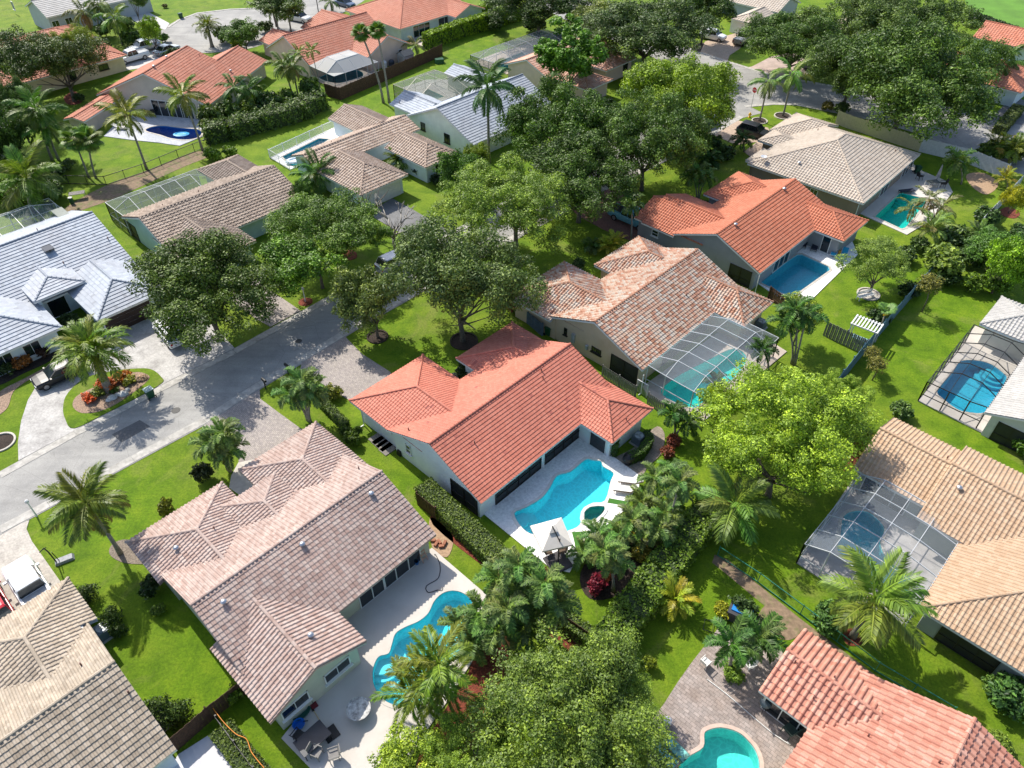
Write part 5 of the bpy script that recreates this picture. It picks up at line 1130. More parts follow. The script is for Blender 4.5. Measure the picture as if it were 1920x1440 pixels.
palm((1750, 415), [(1742, 372), (1712, 388), (1765, 385)], 'areca', 2.4, 9, 'tattered palm clump at the green turquoise pool', (.14, .16, .06), r=.06, elev=(60, -45), dead=2)
palm((1755, 455), [(1748, 428)], 'areca', 2.6, 16, 'spiky palm below the green turquoise pool', (.17, .21, .06), r=.1, elev=(80, -10))
palm((1840, 460), [(1835, 440)], 'areca', 2.0, 20, 'bird of paradise clump by the right lawn', (.10, .17, .05), r=.1, elev=(80, 0))
palm((600, 355), [(598, 320), (590, 335)], 'feather', 3.4, 15, 'dense green palm in front of the light taupe house', (.07, .14, .025), r=.14, elev=(80, -45))
palm((745, 318), [(745, 300), (756, 306)], 'areca', 2.2, 18, 'clump of palms between the two wings of the light taupe house', (.10, .15, .02), r=.08, elev=(80, -15))
palm((1395, 285), (1392, 262), 'fox', 2.0, 18, 'dark palm beside the black car', (.04, .09, .015), r=.1, elev=(78, -30))
palm((1335, 310), (1330, 300), 'fox', 2.2, 18, 'dark palm at the corner of the grey tan hipped house', (.045, .10, .02), r=.1, elev=(78, -30))
palm((1178, 75 + 60), (1178, 128), 'areca', 1.6, 14, 'x', r=.06) if False else None
palm((1123, 132), (1122, 122), 'fox', 2.0, 14, 'little palm against the peach walled house', (.08, .15, .03), r=.1, elev=(78, -30))
palm((478, 175), (478, 160), 'areca', 2.2, 14, 'green palm by the salmon orange eave', (.1, .16, .02), r=.08)
# papaya
b = P((1650, 620)); zt = height_at(b, 585); q = P((1662, 582), zt)-b; root = empty('papaya_tree', (b[0], b[1], 0), 0, 'papaya tree with yellow fruit leaning beside the blue fence', 'tree')
mb = MB(); mb.tube([(0, 0, -.1), (q[0]*.5, q[1]*.5, q[2]*.5), tuple(q)], [.12, .09, .06], 8); mb.build('trunk', PALMBARK, root, True)
mb = MB(); [mb.lathe((q[0]+.16*math.cos(k), q[1]-.2+.1*math.sin(k), q[2]-.3-.1*(k % 2)), [(.02, -.15), (.1, -.05), (.09, .08), (.02, .15)], 8) for k in range(5)]; mb.build('fruit', M('papaya_yellow', (.75, .45, .02), .5), root, True)
for k in range(12): inst('leaf', FR['fan'][k % 2], root, tuple(q), (0, -math.radians(40-8*(k % 4)), k*2.4), (1.1, 1.1, 1.1), color=(.12, .24, .05))
# ---- hedges and shrubs
def leaf_shell(pts_n, leaf, seed, mat=None):
    pass
def hedge(pxs, w, h, label, color, dens=150, jag=.12, leaf=.13, cat='hedge', name='hedge', core=(.03, .05, .012), z0=0):
    g = [V3(P(p)) for p in pxs]; c0 = sum(g, Vector())/len(g); root = empty(name, (c0.x, c0.y, 0), 0, label, cat)
    rng = np.random.default_rng(int(abs(pxs[0][0]*3+pxs[0][1]))); mb = MB(); PP = []; NN = []
    for a, b in zip(g[:-1], g[1:]):
        d = b-a; L = d.length; d.normalize(); s = Vector((-d.y, d.x, 0)); w2 = w/2-.1
        A = a-d*.0; B = b+d*.0
        mb.box(((A+B)/2-c0+Vector((0, 0, h/2-.06))), (L+.01, w-.22, h-.12), math.atan2(d.y, d.x))
        per = 2*h+w; n = int(L*per*dens); t = rng.uniform(-.02, L+.02, n); u = rng.uniform(0, per, n)
        bump1 = np.sin(t*2.1+u)*.5+np.sin(t*5.3+u*2.7)*.35+rng.normal(0, .5, n)
        for ti, ui, bi in zip(t, u, bump1):
            o = jag*bi*.5
            if ui < h: p = a+d*ti+s*(w/2-.08+o)+Vector((0, 0, ui)); nn = s
            elif ui < h+w: p = a+d*ti+s*(w/2-(ui-h))+Vector((0, 0, h-.05+o)); nn = Vector((0, 0, 1))
            else: p = a+d*ti-s*(w/2-.08+o)+Vector((0, 0, ui-h-w)); nn = -s
            PP.append(p-c0); NN.append(nn)
        for e, sg in ((a, -1), (b, 1)):
            for _ in range(int(w*h*dens*.9)):
                PP.append(e-c0+d*sg*(.02+jag*rng.normal(0, .3))+s*rng.uniform(-w/2, w/2)+Vector((0, 0, rng.uniform(0, h)))); NN.append(d*sg)
    core_o = mb.build('branches', M('hedge_core', core, .9, .1), root)
    p = np.array([tuple(x) for x in PP]); n = np.array([tuple(x) for x in NN])+rng.normal(size=(len(PP), 3))*.6; n[:, 2] += .25; n /= np.linalg.norm(n, axis=1)[:, None]
    t = np.cross(n, rng.normal(size=n.shape)); t /= np.linalg.norm(t, axis=1)[:, None]; b_ = np.cross(n, t); sz = leaf*rng.uniform(.5, 1.3, len(p))[:, None]
    v = np.stack([p-t*sz, p-b_*sz*.6+n*sz*.1, p+t*sz, p+b_*sz*.6+n*sz*.1], 1).reshape(-1, 3)
    me = raw_mesh('foliage', v, np.arange(len(p)*4).reshape(-1, 4), HEDGELEAF, np.clip(.5+rng.normal(0, .2, len(p)), 0, 1))
    inst('foliage', me, root, color=color)
    return root
HB = (.22, .34, .015)
hedge([(800, 92), (868, 66), (978, 35)], 1.9, 2.6, 'long clipped bright green hedge beside the terracotta house, the front row', HB, 55, .25, .2)
hedge([(880, 42), (925, 26)], 1.8, 2.2, 'short bright green hedge behind the long clipped one', HB, 55, .25, .2)
hedge([(795, 925), (835, 965), (935, 1060), (960, 1080)], 1.7, 1.35, 'clipped hedge between the lawn and the white deck side yard', (.11, .165, .022), 150, .1, .085)
hedge([(1005, 1125), (1045, 1165), (1118, 1215)], 1.2, 1.3, 'clipped hedge running down from the umbrella deck to the ficus hedge', (.10, .165, .02), 130, .1, .09)
hedge([(1120, 1245), (1175, 1170), (1235, 1090), (1300, 1005), (1345, 950)], 2.3, 1.75, 'tall glossy ficus hedge along the back of the mulch bed', (.125, .21, .018), 130, .35, .12)
hedge([(588, 742), (650, 805)], .9, .8, 'low clipped hedge beside the foxtail palms at the driveway', (.10, .16, .018), 140, .08, .08)
hedge([(420, 1375), (505, 1485)], 1.5, 1.0, 'flat clipped hedge at the bottom edge with an orange hose across it', (.10, .15, .02), 180, .06, .075)
hedge([(1178, 868), (1200, 860), (1216, 838), (1210, 822)], .75, 1.1, 'curved clipped hedge round the air conditioner of the coral house', (.06, .13, .012), 200, .03, .06)
hedge([(1150, 858), (1154, 845)], .55, 1.7, 'square clipped green pillar at the corner of the coral house', (.05, .12, .012), 200, .02, .06)
hedge([(1870, 252), (1905, 212)], 1.7, 1.3, 'clipped dark hedge along the driveway at the right edge', (.085, .12, .02), 70, .15, .14)
hedge([(390, 262), (430, 258), (490, 240), (560, 222), (600, 200)], 3.0, 2.2, 'long shaggy hedge of mixed shrubs along the lawn of the large salmon orange house', (.085, .145, .02), 60, .9, .19)
hedge([(1590, 95), (1592, 94)], .5, .5, 'x', HB) if False else None
hedge([(1820, 40), (1935, 82)], 2.2, 1.5, 'dark hedge along the edge of the sports lawn', (.03, .06, .012), 45, .2, .2)
def shrub(px, r, label, color, h=None, kind='small', cat='shrub', group=None, stems=True, sx=1):
    c = P(px); root = empty('shrub', (c[0], c[1], 0), 0, label, cat, group); h = h or r*1.2
    i = int(px[0]+px[1]); inst('foliage', CR[kind][i % len(CR[kind])], root, (0, 0, h*.5), (0, 0, i % 6), (r*sx, r, h*.75), color=color)
    return root
S = shrub
S((560, 795 + 0), .1, 'x', HB) if False else None
S((622, 745), 1.0, 'yellow green croton bush on the strip between the two driveways', (.20, .22, .02))
S((660, 832), .75, 'small clipped bush at the end of the low driveway hedge', (.10, .16, .02), 1.2); S((672, 818), .5, 'tiny round bush at the corner of the coral garage', (.08, .14, .02), 1.0)
S((648, 815), .6, 'round bush between lawn and low driveway hedge', (.10, .16, .02), .9)
S((315, 960), .7, 'rounded golden bush at the front wall of the rose beige house', (.17, .19, .015), 1.2); S((385, 900), .9, 'dark twiggy shrub beside the small walkway', (.025, .04, .012), 1.6)
S((165, 1122), .75, 'clipped dark bush at the corner of the sand beige house', (.045, .08, .014), 1.1, 'ball'); S((212, 1172), .75, 'dark bush beside the upper air conditioner', (.05, .09, .015), 1.3, 'ball')
S((225, 1190), .6, 'second dark bush beside the upper air conditioner', (.06, .1, .015), 1.1); S((305, 1350), 1.1, 'dark bushes round the lower air conditioner', (.05, .085, .014), 1.5, 'ball', sx=.8); S((338, 1345), .8, 'bush on the lawn side of the lower air conditioner', (.07, .12, .02), 1.3, 'ball')
S((288, 1110), 1.0, 'dark shrubs under the left eave of the rose beige house', (.03, .06, .012), 1.3); S((300, 1148), .5, 'small yellow green plant at the rose beige side wall', (.14, .22, .03), .7)
S((445, 1310), .6, 'vine on the top of the brown fence', (.16, .24, .02), 1.3)
S((1118, 1105), .8, 'magenta cordyline shrub under the palms', (.22, .02, .045), 1.3); S((1135, 1088), .6, 'coral flowered shrub left of the magenta one', (.5, .12, .05), 1.0); S((1240, 975), .8, 'deep red shrub behind the loungers', (.16, .03, .025), 1.1)
S((1262, 835), .7, 'red shrub beside the flagstone path', (.19, .05, .03), 1.0); S((1250, 855), .7, 'red and green shrub at the end of the flagstone path', (.22, .06, .03), .9); S((1160, 1030), .6, 'yellow croton among the palms, upper one', (.55, .42, .02), 1.1); S((1158, 1060), .45, 'yellow croton among the palms, lower one', (.55, .42, .02), 1.0); S((1200, 1045), .8, 'golden green shrub at the edge of the mulch', (.28, .24, .03), .9); S((1187, 1003), .7, 'yellow leaved shrub right of the palm trunks', (.40, .33, .02), 1.0)
S((1020, 1085), .6, 'rust red plant by the corner of the white deck', (.30, .07, .03), .8); S((1217, 1250), .55, 'small yellow green bush on the shaded lawn', (.20, .26, .02), .9); S((1350, 1005), .9, 'lime leaved bush beside the ficus hedge', (.22, .28, .02), 1.5); S((1352, 1150), .7, 'yellow bush beside the blue topped cart', (.28, .30, .02), .9)
S((1545, 1170), 1.2, 'bright green leafy bush at the green wire fence', (.09, .19, .04), 1.6); S((1885, 1320), 1.6, 'dark green bush at the wall of the apricot house', (.06, .14, .03), 1.8); S((1860, 1300), .9, 'light green bush beside the dark one at the apricot house', (.12, .22, .04), 1.4); S((1870, 1400), .9, 'yellow green weedy bush beside the salmon roof', (.16, .24, .03), .8)
S((1622, 850), 1.4, 'olive and red shrub at the corner of the apricot roof', (.15, .16, .02), 1.6); S((1685, 780), 1.1, 'feathery pale plant behind the apricot ridge', (.11, .19, .04), 1.3); S((1595, 728), .8, 'yellow green shrub by the foot of the blue fence', (.22, .27, .03), 1.2); S((1700, 555), 1.3, 'dark green bush left of the blue fence', (.035, .075, .015), 1.6); S((1646, 605), 1.2, 'dark shrub beside the white pergola', (.04, .085, .02), 1.4)
S((1745, 560), .1, 'x', HB) if False else None
S((1820, 545), 1.4, 'lime green shrub under the mango tree', (.13, .22, .02), 1.8); S((1860, 550), 1.5, 'leafy shrub by the pale grey roof corner', (.11, .2, .02), 1.8); S((1915, 850), 1.2, 'round bush at the right edge below the bronze cage', (.10, .2, .02), 1.6)
S((1420, 1185), 1.0, 'grey green weeds beside the small patio palms', (.09, .14, .05), .8); S((1375, 1265), .8, 'weedy grass tuft round the foot of the left patio palm', (.14, .24, .02), .5); S((1392, 1150), 1.0, 'leafy vine over the blue topped cart', (.06, .11, .03), 1.5)
for k, (x, y, r, c, l) in enumerate([(170, 752, .8, (.55, .10, .02), 'orange flowered croton at the left of the drive island'), (200, 728, 1.0, (.50, .12, .02), 'orange flowered croton behind the date palm trunk'), (232, 712, .9, (.45, .16, .02), 'orange and green croton in the drive island'), (185, 742, .8, (.18, .22, .02), 'green and orange shrub at the foot of the date palm'), (245, 718, .7, (.28, .30, .02), 'lime shrub at the right of the drive island'), (268, 712, .5, (.55, .40, .30), 'pinkish flower clump at the tip of the drive island'), (215, 735, .5, (.08, .14, .02), 'low green shrub between the white stones')]):
    S((x, y), r, l, c, r*.9)
for k, (x, y, r, c, l) in enumerate([(45, 688, 1.0, (.35, .13, .03), 'orange croton under the front windows of the white roofed house'), (15, 700, 1.0, (.05, .08, .02), 'dark shrub at the left under the front windows'), (80, 668, .9, (.06, .03, .02), 'dark red shrub right of the orange croton'), (135, 610, 1.0, (.05, .09, .02), 'dark shrub in the entry court of the white roofed house'), (190, 622, .9, (.05, .10, .03), 'shrub by the garage corner of the white roofed house'), (820, 345, 1.0, (.03, .06, .015), 'dark shrub in front of the light taupe house window'), (790, 330, 1.2, (.035, .07, .015), 'dark shrub at the wall of the light taupe house'), (845, 335, 1.0, (.04, .08, .02), 'dark shrub right of the light taupe house window'), (1085, 505, 1.0, (.05, .1, .02), 'dark shrub in the entry nook of the mixed tile house'), (870, 705, 1.0, (.04, .08, .02), 'dark shrub in the entry nook of the coral house'), (850, 715, .6, (.30, .3, .3), 'pale flowered plant in the entry nook of the coral house'), (966, 582, .9, (.25, .05, .04), 'red leaved shrub beside the blue fence gate of the mixed tile house'), (1325, 392, .8, (.05, .1, .02), 'shrub in the entry nook of the orange house'), (1545, 378, 1.0, (.22, .28, .03), 'yellow green potted plant between the orange and the hipped house'), (400, 300, 1.3, (.16, .26, .02), 'lime bush at the end of the bare soil strip'), (432, 292, 1.1, (.17, .28, .02), 'second lime bush at the end of the bare soil strip'), (150, 190, 1.0, (.06, .1, .02), 'dark bush at the foot of the two toned oak'), (15, 385, 2.2, (.13, .24, .01), 'bright green bush at the left edge behind the white roofed house'), (60, 385, 2.0, (.11, .21, .01), 'bright green bush right of the left edge one'), (105, 375, 1.8, (.06, .12, .015), 'dark bush by the garden bench'), (206, 118, .8, (.06, .12, .02), 'clipped bush at the cream wall'), (1575, 215, 1.4, (.07, .12, .02), 'leafy red tipped bush at the end of the white fence'), (1550, 208, 1.1, (.13, .12, .02), 'reddish bush beside the street at the white fence'), (1370, 40, 1.2, (.15, .25, .02), 'lime bush beside the tan garage house'), (475, 215, 1.5, (.12, .2, .02), 'bright shrub in the hedge row below the twin queen palm'), (395, 248, 1.7, (.13, .17, .03), 'spiky yellowish shrub at the corner of the dark blue pool'), (420, 200, 1.6, (.07, .13, .02), 'leafy shrub under the salmon orange eave'), (445, 90, 1.5, (.2, .25, .02), 'yellow green shrub by the date palm'), (310, 80, 1.2, (.1, .2, .02), 'shrub at the cul de sac corner'), (200, 100, 1.8, (.05, .1, .02), 'green shrub in the palm garden top left'), (250, 85, 2.0, (.08, .15, .02), 'wide shrub in the palm garden top left, right one'), (310, 15, .6, (.14, .14, .02), 'small olive bush on the far lawn'), (1845, 420, 1.6, (.06, .12, .03), 'leafy shrub below the white garden wall'), (1810, 500, 1.8, (.05, .1, .02), 'shrub mass right of the fence end'), (1905, 450, 1.4, (.05, .11, .02), 'shrub at the right edge below the mango tree'), (1690, 490, 1.4, (.08, .14, .03), 'shrub at the upper end of the blue fence'), (1720, 470, 1.3, (.06, .11, .02), 'shrub behind the upper end of the blue fence')]):
    S((x, y), r, l, c)
# lollipop topiaries
for (bx, tp, r, lab) in [((1635, 713), (1646, 684), .85, 'lollipop topiary with a crooked trunk on the lawn below the blue fence'), ((1632, 690), (1637, 662), .72, 'lollipop topiary close against the blue fence'), ((1728, 585), (1744, 533), 1.15, 'larger lollipop topiary near the upper end of the blue fence')]:
    b = P(bx); z = height_at(b, tp[1]); q = P(tp, z)-b; root = empty('topiary_tree', (b[0], b[1], 0), 0, lab, 'topiary', 'lollipop topiaries by the blue fence')
    mb = MB(); mb.tube([(0, 0, -.1), (q[0]*.2+.1, q[1]*.2, q[2]*.45), (q[0], q[1], q[2])], [.07, .05, .04], 7); mb.build('trunk', BARK, root, True)
    inst('crown', CR['ball'][0], root, tuple(q), (0, 0, 0), (r, r, r*.75), color=(.17, .17, .03))

# loose shrubs and small trees filling the gardens in the upper left
for (x, y, r, c, l, h) in [(400, 240, 2.0, (.10, .15, .03), 'shaggy shrub at the left end of the long hedge row', 3.4), (438, 232, 2.1, (.07, .125, .02), 'tall shrub in the long hedge row, second from the left', 3.2), (470, 226, 1.9, (.12, .18, .02), 'yellowish shrub in the middle of the long hedge row', 3.0), (505, 216, 2.1, (.06, .115, .02), 'dark tall shrub in the long hedge row', 3.2), (540, 206, 1.8, (.09, .15, .02), 'green shrub near the right end of the long hedge row', 2.9), (585, 190, 2.0, (.075, .135, .02), 'round shrub at the right end of the long hedge row', 3.4),
        (200, 70, 2.0, (.06, .11, .02), 'dense shrub under the queen palms at the top left', 2.4), (240, 55, 1.8, (.09, .15, .02), 'shrub beside the light driveway at the top left', 2.0), (270, 75, 1.6, (.07, .12, .02), 'low shrub between trucks and lime tree', 1.8), (330, 115, 1.4, (.05, .09, .02), 'dark shrub behind the salmon orange ridge', 2.0), (425, 80, 2.0, (.05, .10, .02), 'dark shrub right of the date palm at the cul de sac', 2.6), (470, 78, 1.8, (.08, .14, .02), 'mid green shrub left of the orange gable', 2.4), (500, 60, 1.5, (.06, .1, .02), 'shrub under the dark tree by the parked white car', 1.8),
        (40, 330, 2.6, (.05, .09, .018), 'dark shrub mass behind the low wide coconut palm', 3.0), (95, 345, 2.2, (.06, .11, .02), 'dark shrub right of the low wide coconut palm', 2.4), (10, 310, 2.6, (.04, .08, .015), 'dark shrub mass at the left edge', 3.2), (130, 320, 1.4, (.10, .15, .03), 'light shrub on the lawn by the drooping fan palms', 1.4), (30, 430 - 60, 2.2, (.12, .2, .015), 'bright bush at the far left behind the white roof', 2.4),
        (930, 60, 2.0, (.05, .09, .02), 'dark shrub at the end of the clipped bright hedge', 2.6), (1000, 60, 2.2, (.05, .085, .02), 'dark shrub under the oak at the top edge', 2.4), (1060, 90, 2.0, (.06, .11, .02), 'shrub left of the upright bright tree', 2.4), (1130, 215, 2.0, (.05, .1, .02), 'shrub under the deep green tree', 2.2), (1330, 285, 1.8, (.05, .1, .02), 'dark shrub by the shaded lawn left of the hipped house', 2.2), (1355, 300, 1.5, (.06, .11, .02), 'shrub left of the dish corner of the hipped house', 2.0), (1780, 460, 2.0, (.08, .14, .03), 'shrub in the planting mass at the right lawn, left part', 2.2), (1830, 480, 2.2, (.06, .12, .02), 'shrub in the planting mass at the right lawn, middle part', 2.4), (1770, 530, 1.6, (.06, .11, .02), 'dark shrub at the foot of the big topiary', 1.8), (1895, 300, 2.2, (.12, .18, .02), 'yellow green shrub behind the white garden wall', 2.8), (1850, 300, 2.0, (.09, .15, .02), 'green shrub left behind the white garden wall', 2.4)]:
    S((x, y), r, l, c, h)
# ------------------------------------------------------------------ screen enclosures
FRM = Frame(TH)
def cage(label, b, prof, n, bm, sm, open_sides=('v1',), fr=FRM, wallscr=None, name='screen_enclosure', hip=True, across='v'):
    """b: u0,u1,v0,v1 given as (px, z) or number relative; prof: (fraction from v0 to v1, height)"""
    g = lambda k, i: fr.uv(P(b[k][0], b[k][1]))[i]
    u0 = g('u0', 0) if isinstance(b['u0'], tuple) else None; u1 = g('u1', 0) if isinstance(b['u1'], tuple) else u0+b['u1']
    if u0 is None: u0 = u1-b['u0']
    v0 = g('v0', 1) if isinstance(b['v0'], tuple) else None; v1 = g('v1', 1) if isinstance(b['v1'], tuple) else v0+b['v1']
    if v0 is None: v0 = v1-b['v0']
    bm = M('cage_aluminium', (.50, .52, .54), .45, .04) if bm is ALU else bm
    root = empty(name, tuple(fr.w((u0+u1)/2, (v0+v1)/2)), 0, label, 'pool cage'); off = -root.location
    print('CAGE', label[:25], round(u1-u0, 1), round(v1-v0, 1))
    A0, A1, L0, L1 = (v0, v1, u0, u1) if across == 'v' else (u0, u1, v0, v1)
    he = min(prof[0][1], prof[-1][1])
    def node(i, j):
        l = L0+(L1-L0)*i/n; f, z = prof[j]; a = A0+(A1-A0)*f
        if hip and 0 < j < len(prof)-1: z = min(z, he+.02+ (1.0*min(i, n-i) if min(i, n-i) < 1 else 99)) if min(i, n-i) > 0 else he
        return fr.w(l, a, z) if across == 'v' else fr.w(a, l, z)
    def beam(p, q, w=.05, nm='beam'):
        mb = MB(); mb.bar(p, q, w, w*1.5); mb.build(nm, bm, root, loc=off)
    def panel(pts, nm='screen_panel', m=None):
        c = sum((np.array(q) for q in pts))/len(pts); mb = MB(); k = [tuple(np.array(q)+(c-np.array(q))*.012) for q in pts]
        mb.add(k, [tuple(range(len(k)))]); mb.build(nm, m or sm, root, loc=off)
    J = len(prof)
    for i in range(n+1):
        for j in range(J-1): beam(node(i, j), node(i, j+1))
    for j in range(J):
        for i in range(n): beam(node(i, j), node(i+1, j), .042)
    for i in range(n):
        for j in range(J-1): panel([node(i, j), node(i+1, j), node(i+1, j+1), node(i, j+1)])
    ws = wallscr or sm; D = lambda p, z=.06: np.array([p[0], p[1], z])
    for jj, key in ((0, across+'0'), (J-1, across+'1')):
        if key in open_sides: continue
        for i in range(n+1): beam(D(node(i, jj)), node(i, jj), .06, 'post')
        for i in range(n):
            p, q = node(i, jj), node(i+1, jj); panel([D(p), D(q), q, p], m=ws); beam(D(p, .9), D(q, .9), .045, 'rail'); beam(D(p), D(q), .05, 'rail')
    o = 'u' if across == 'v' else 'v'
    for ii, key in ((0, o+'0'), (n, o+'1')):
        if key in open_sides: continue
        for j in range(J):
            beam(D(node(ii, j)), node(ii, j), .06, 'post')
        for j in range(J-1):
            p, q = node(ii, j), node(ii, j+1); panel([D(p), D(q), q, p], m=ws); beam(D(p, .9), D(q, .9), .045, 'rail')
    return root
z_ = 2.45
WS = screen_mat('clear_wall_screen', (.08, .085, .09), .13)
cage('white framed pool cage beside the mixed cream and terracotta roof', dict(u0=((1205, 722), 0), u1=((1455, 674), 0), v0=((1201, 697), z_), v1=((1320, 790), 0)), [(0, 2.5), (.3, 3.1), (.75, 3.1), (1, 2.4)], 7, ALU, SCRG, ('v0',), wallscr=WS)
cage('white framed pool cage in front of the apricot tan house', dict(u0=((1493, 1056), 0), v0=((1493, 1056), 0), u1=((1660, 912), z_), v1=((1799, 1013), z_)), [(0, 2.3), (.22, 3.0), (.48, 3.0), (.74, 2.9), (1, 2.5)], 5, ALU, SCRG, ('u1', 'v1'), wallscr=WS, hip=False)
cage('bronze framed pool cage beside the pale grey roof at the right edge', dict(u0=((1721, 752), 0), v0=((1721, 752), 0), u1=((1832, 608), z_), v1=((1846, 774), z_)), [(0, 2.3), (.38, 3.2), (.72, 3.2), (1, 2.5)], 6, BRONZE, SCRK, ('u1', 'v1'), wallscr=screen_mat('bronze_wall_screen', (.05, .05, .05), .2))
cage('bronze framed screened porch under the pale grey gable at the right edge', dict(u0=((1846, 815), 0), v0=((1846, 812), 0), u1=3.2, v1=5.5), [(0, 2.4), (1, 2.4)], 2, BRONZE, SCRK, ('u1',), wallscr=screen_mat('bronze_wall_screen', (.05, .05, .05), .2), hip=False)
cage('long green screened enclosure along the back of the taupe tiled house', dict(u0=((197, 379), z_), v0=((197, 379), z_), u1=((400, 337), z_), v1=((227, 409), z_)), [(0, 2.4), (.5, 3.2), (1, 2.5)], 6, ALU, SCRGR, ('v1', 'u1'), wallscr=screen_mat('dark_wall_screen', (.03, .035, .035), .6))
cage('white framed pool cage behind the white roofed house at the left edge', dict(u1=((122, 397), z_), u0=14, v0=5.5, v1=((93, 414), z_)), [(0, 2.4), (.35, 3.1), (1, 2.5)], 6, ALU, SCRG, ('v1',), wallscr=SCRK)
cage('domed white roofed screen enclosure over the teal pool of the orange house', dict(u0=((580, 123), 2.4), v1=((625, 143), 2.4), u1=((707, 115), 2.4), v0=((580, 123), 2.4)), [(0, 2.4), (.3, 3.7), (.7, 3.7), (1, 2.35)], 4, ALU, SCRW, ('v0', 'u1'), wallscr=screen_mat('dark_wall_screen2', (.03, .03, .03), .15))
cage('green screened pool cage behind the mint walled house', dict(u0=((737, 157), 2.5), v0=((737, 157), 2.5), u1=((832, 137), z_), v1=((774, 212), z_)), [(0, 2.4), (.3, 3.6), (.62, 3.6), (1, 2.6)], 4, M('champagne_aluminium', (.55, .5, .42), .4), SCRGR, ('v1', 'u0') if False else ('v1',), wallscr=SCRGR)
cage('grey screened pool cage left of the peach walled house', dict(u0=((882, 102), 2.5), v0=((882, 102), 2.5), u1=((1015, 52), 2.5), v1=((935, 124), z_)), [(0, 2.4), (.28, 3.3), (.6, 3.3), (1, 2.6)], 6, M('grey_aluminium', (.40, .41, .42), .4), SCRG, ('v1',), wallscr=SCRGR)
# ------------------------------------------------------------------ fences
def fence(pxs, h, label, mat, pw=.14, gap=.02, th=.025, style='planks', railmat=None, top=None, cat='fence', alt=0, postw=.1):
    g = [V3(P(p)) for p in pxs]; c0 = sum(g, Vector())/len(g); root = empty('fence', (c0.x, c0.y, 0), 0, label, cat)
    me = {}
    mb = MB(); mb.box((0, 0, h/2), (pw, th, h)); pl = mb.mesh('plank', mat)
    mb = MB(); mb.box((0, 0, h/2+.04), (postw, postw, h+.1)); po = mb.mesh('post', railmat or mat)
    cnt = 0; tot = sum((b-a).length for a, b in zip(g[:-1], g[1:]))
    for a, b in zip(g[:-1], g[1:]):
        d = b-a; L = d.length; d.normalize(); az = math.atan2(d.y, d.x); s = Vector((-d.y, d.x, 0))
        if style in ('planks', 'shadow', 'picket'):
            st = max(pw+gap, tot/285.)
            n = int(L/st)
            for i in range(n):
                q = a+d*((i+.5)*L/n)+s*((alt if i % 2 else -alt)+random.uniform(-.004, .004))-c0; o = inst('plank', pl, root, q, (random.uniform(-.01, .01), 0, az)); o.scale = ((L/n-gap)/pw if style != 'shadow' else 1, 1, random.uniform(.985, 1.015)); cnt += 1
            zs = (.35, h-.3)
        else: zs = (.08, h-.03) if style == 'wire' else (.1, h)
        np_ = max(1, int(round(L/2.4)))
        for i in range(np_+1): inst('post', po, root, a+d*(L*i/np_)+s*(.0 if style == 'wire' else .06+alt)-c0, (0, 0, az))
        for z in zs:
            mb = MB(); o = s*(.035+alt if style not in ('wire', 'rail') else 0); mb.bar(a-c0+o+Vector((0, 0, z)), b-c0+o+Vector((0, 0, z)), .04, .07); mb.build('rail', railmat or mat, root)
        if style in ('wire', 'rail'):
            mb = MB(); mb.add([a-c0+Vector((0, 0, .1)), b-c0+Vector((0, 0, .1)), b-c0+Vector((0, 0, h-.04)), a-c0+Vector((0, 0, h-.04))], [(0, 1, 2, 3)]); mb.build('wire_mesh', top or SCRD, root)
    return root
BLUEF = M('slate_blue_fence_paint', (.10, .20, .28), .6, .1, 2); CREAMF = M('cream_vinyl', (.58, .50, .30), .55, .05); WALLW = M('white_garden_wall', (.60, .61, .62), .7, .06)
fence([(1552, 748), (1612, 672), (1705, 563), (1757, 503)], 1.75, 'long slate blue fence running up the right side between two lawns', BLUEF, .2, .005)
fence([(1543, 629), (1618, 664)], 1.7, 'weathered grey board fence below the white pergola', GREYWOOD, .14, .03, alt=.03)
fence([(1128, 706), (1190, 745)], 1.35, 'grey picket fence between the coral house and the mixed tile house, left part', GREYWOOD, .12, .06, style='picket'); fence([(1213, 757), (1244, 778)], 1.35, 'grey picket fence right of the white gate', GREYWOOD, .12, .06, style='picket')
fence([(966, 588), (990, 608), (1016, 630)], 1.5, 'blue grey picket fence round the trash bins of the mixed tile house', M('blue_grey_wood', (.10, .14, .20), .8), .12, .04)
fence([(1058, 1178), (1127, 1226)], 1.5, 'dark brown board fence between red mulch and ficus hedge', BROWNWOOD, .14, .015)
fence([(783, 947), (818, 975)], 1.5, 'short dark brown fence at the start of the deck hedge', BROWNWOOD, .14, .015)
fence([(332, 1408), (398, 1350), (462, 1300)], 1.6, 'dark brown fence between the sand beige house and the rose beige house', BROWNWOOD, .18, .004)
fence([(412, 1360), (482, 1455)], 1.2, 'black fence beside the white patio at the bottom edge', BLACK, .2, .005)
fence([(611, 179), (639, 188), (800, 118), (830, 104)], 1.9, 'brown board fence round the back garden of the screened teal pool', BROWNWOOD, .2, .01)
fence([(1566, 231), (1587, 240), (1722, 284)], 1.9, 'cream yellow fence behind the grey tan hipped house', CREAMF, .22, .01); fence([(1722, 284), (1812, 306), (1882, 334)], 1.9, 'pale white fence continuing right of the cream yellow one', WALLW, .25, .005)
fence([(1906, 354), (1868, 395), (1833, 432)], 1.7, 'white garden wall fence running down to the right lawn', WALLW, .4, .003)
fence([(60, 350), (130, 345), (200, 347), (270, 324), (335, 297), (395, 274)], 1.2, 'black wire fence below the two coconut palms, along the bare soil', DARK, style='wire', postw=.06, top=screen_mat('wire_mesh_thin', (.02, .02, .02), .10))
fence([(545, 320), (507, 297), (630, 240)], 1.25, 'white pool railing with mesh at the light taupe house', ALU, style='rail', postw=.06, top=screen_mat('white_mesh', (.6, .6, .6), .35))
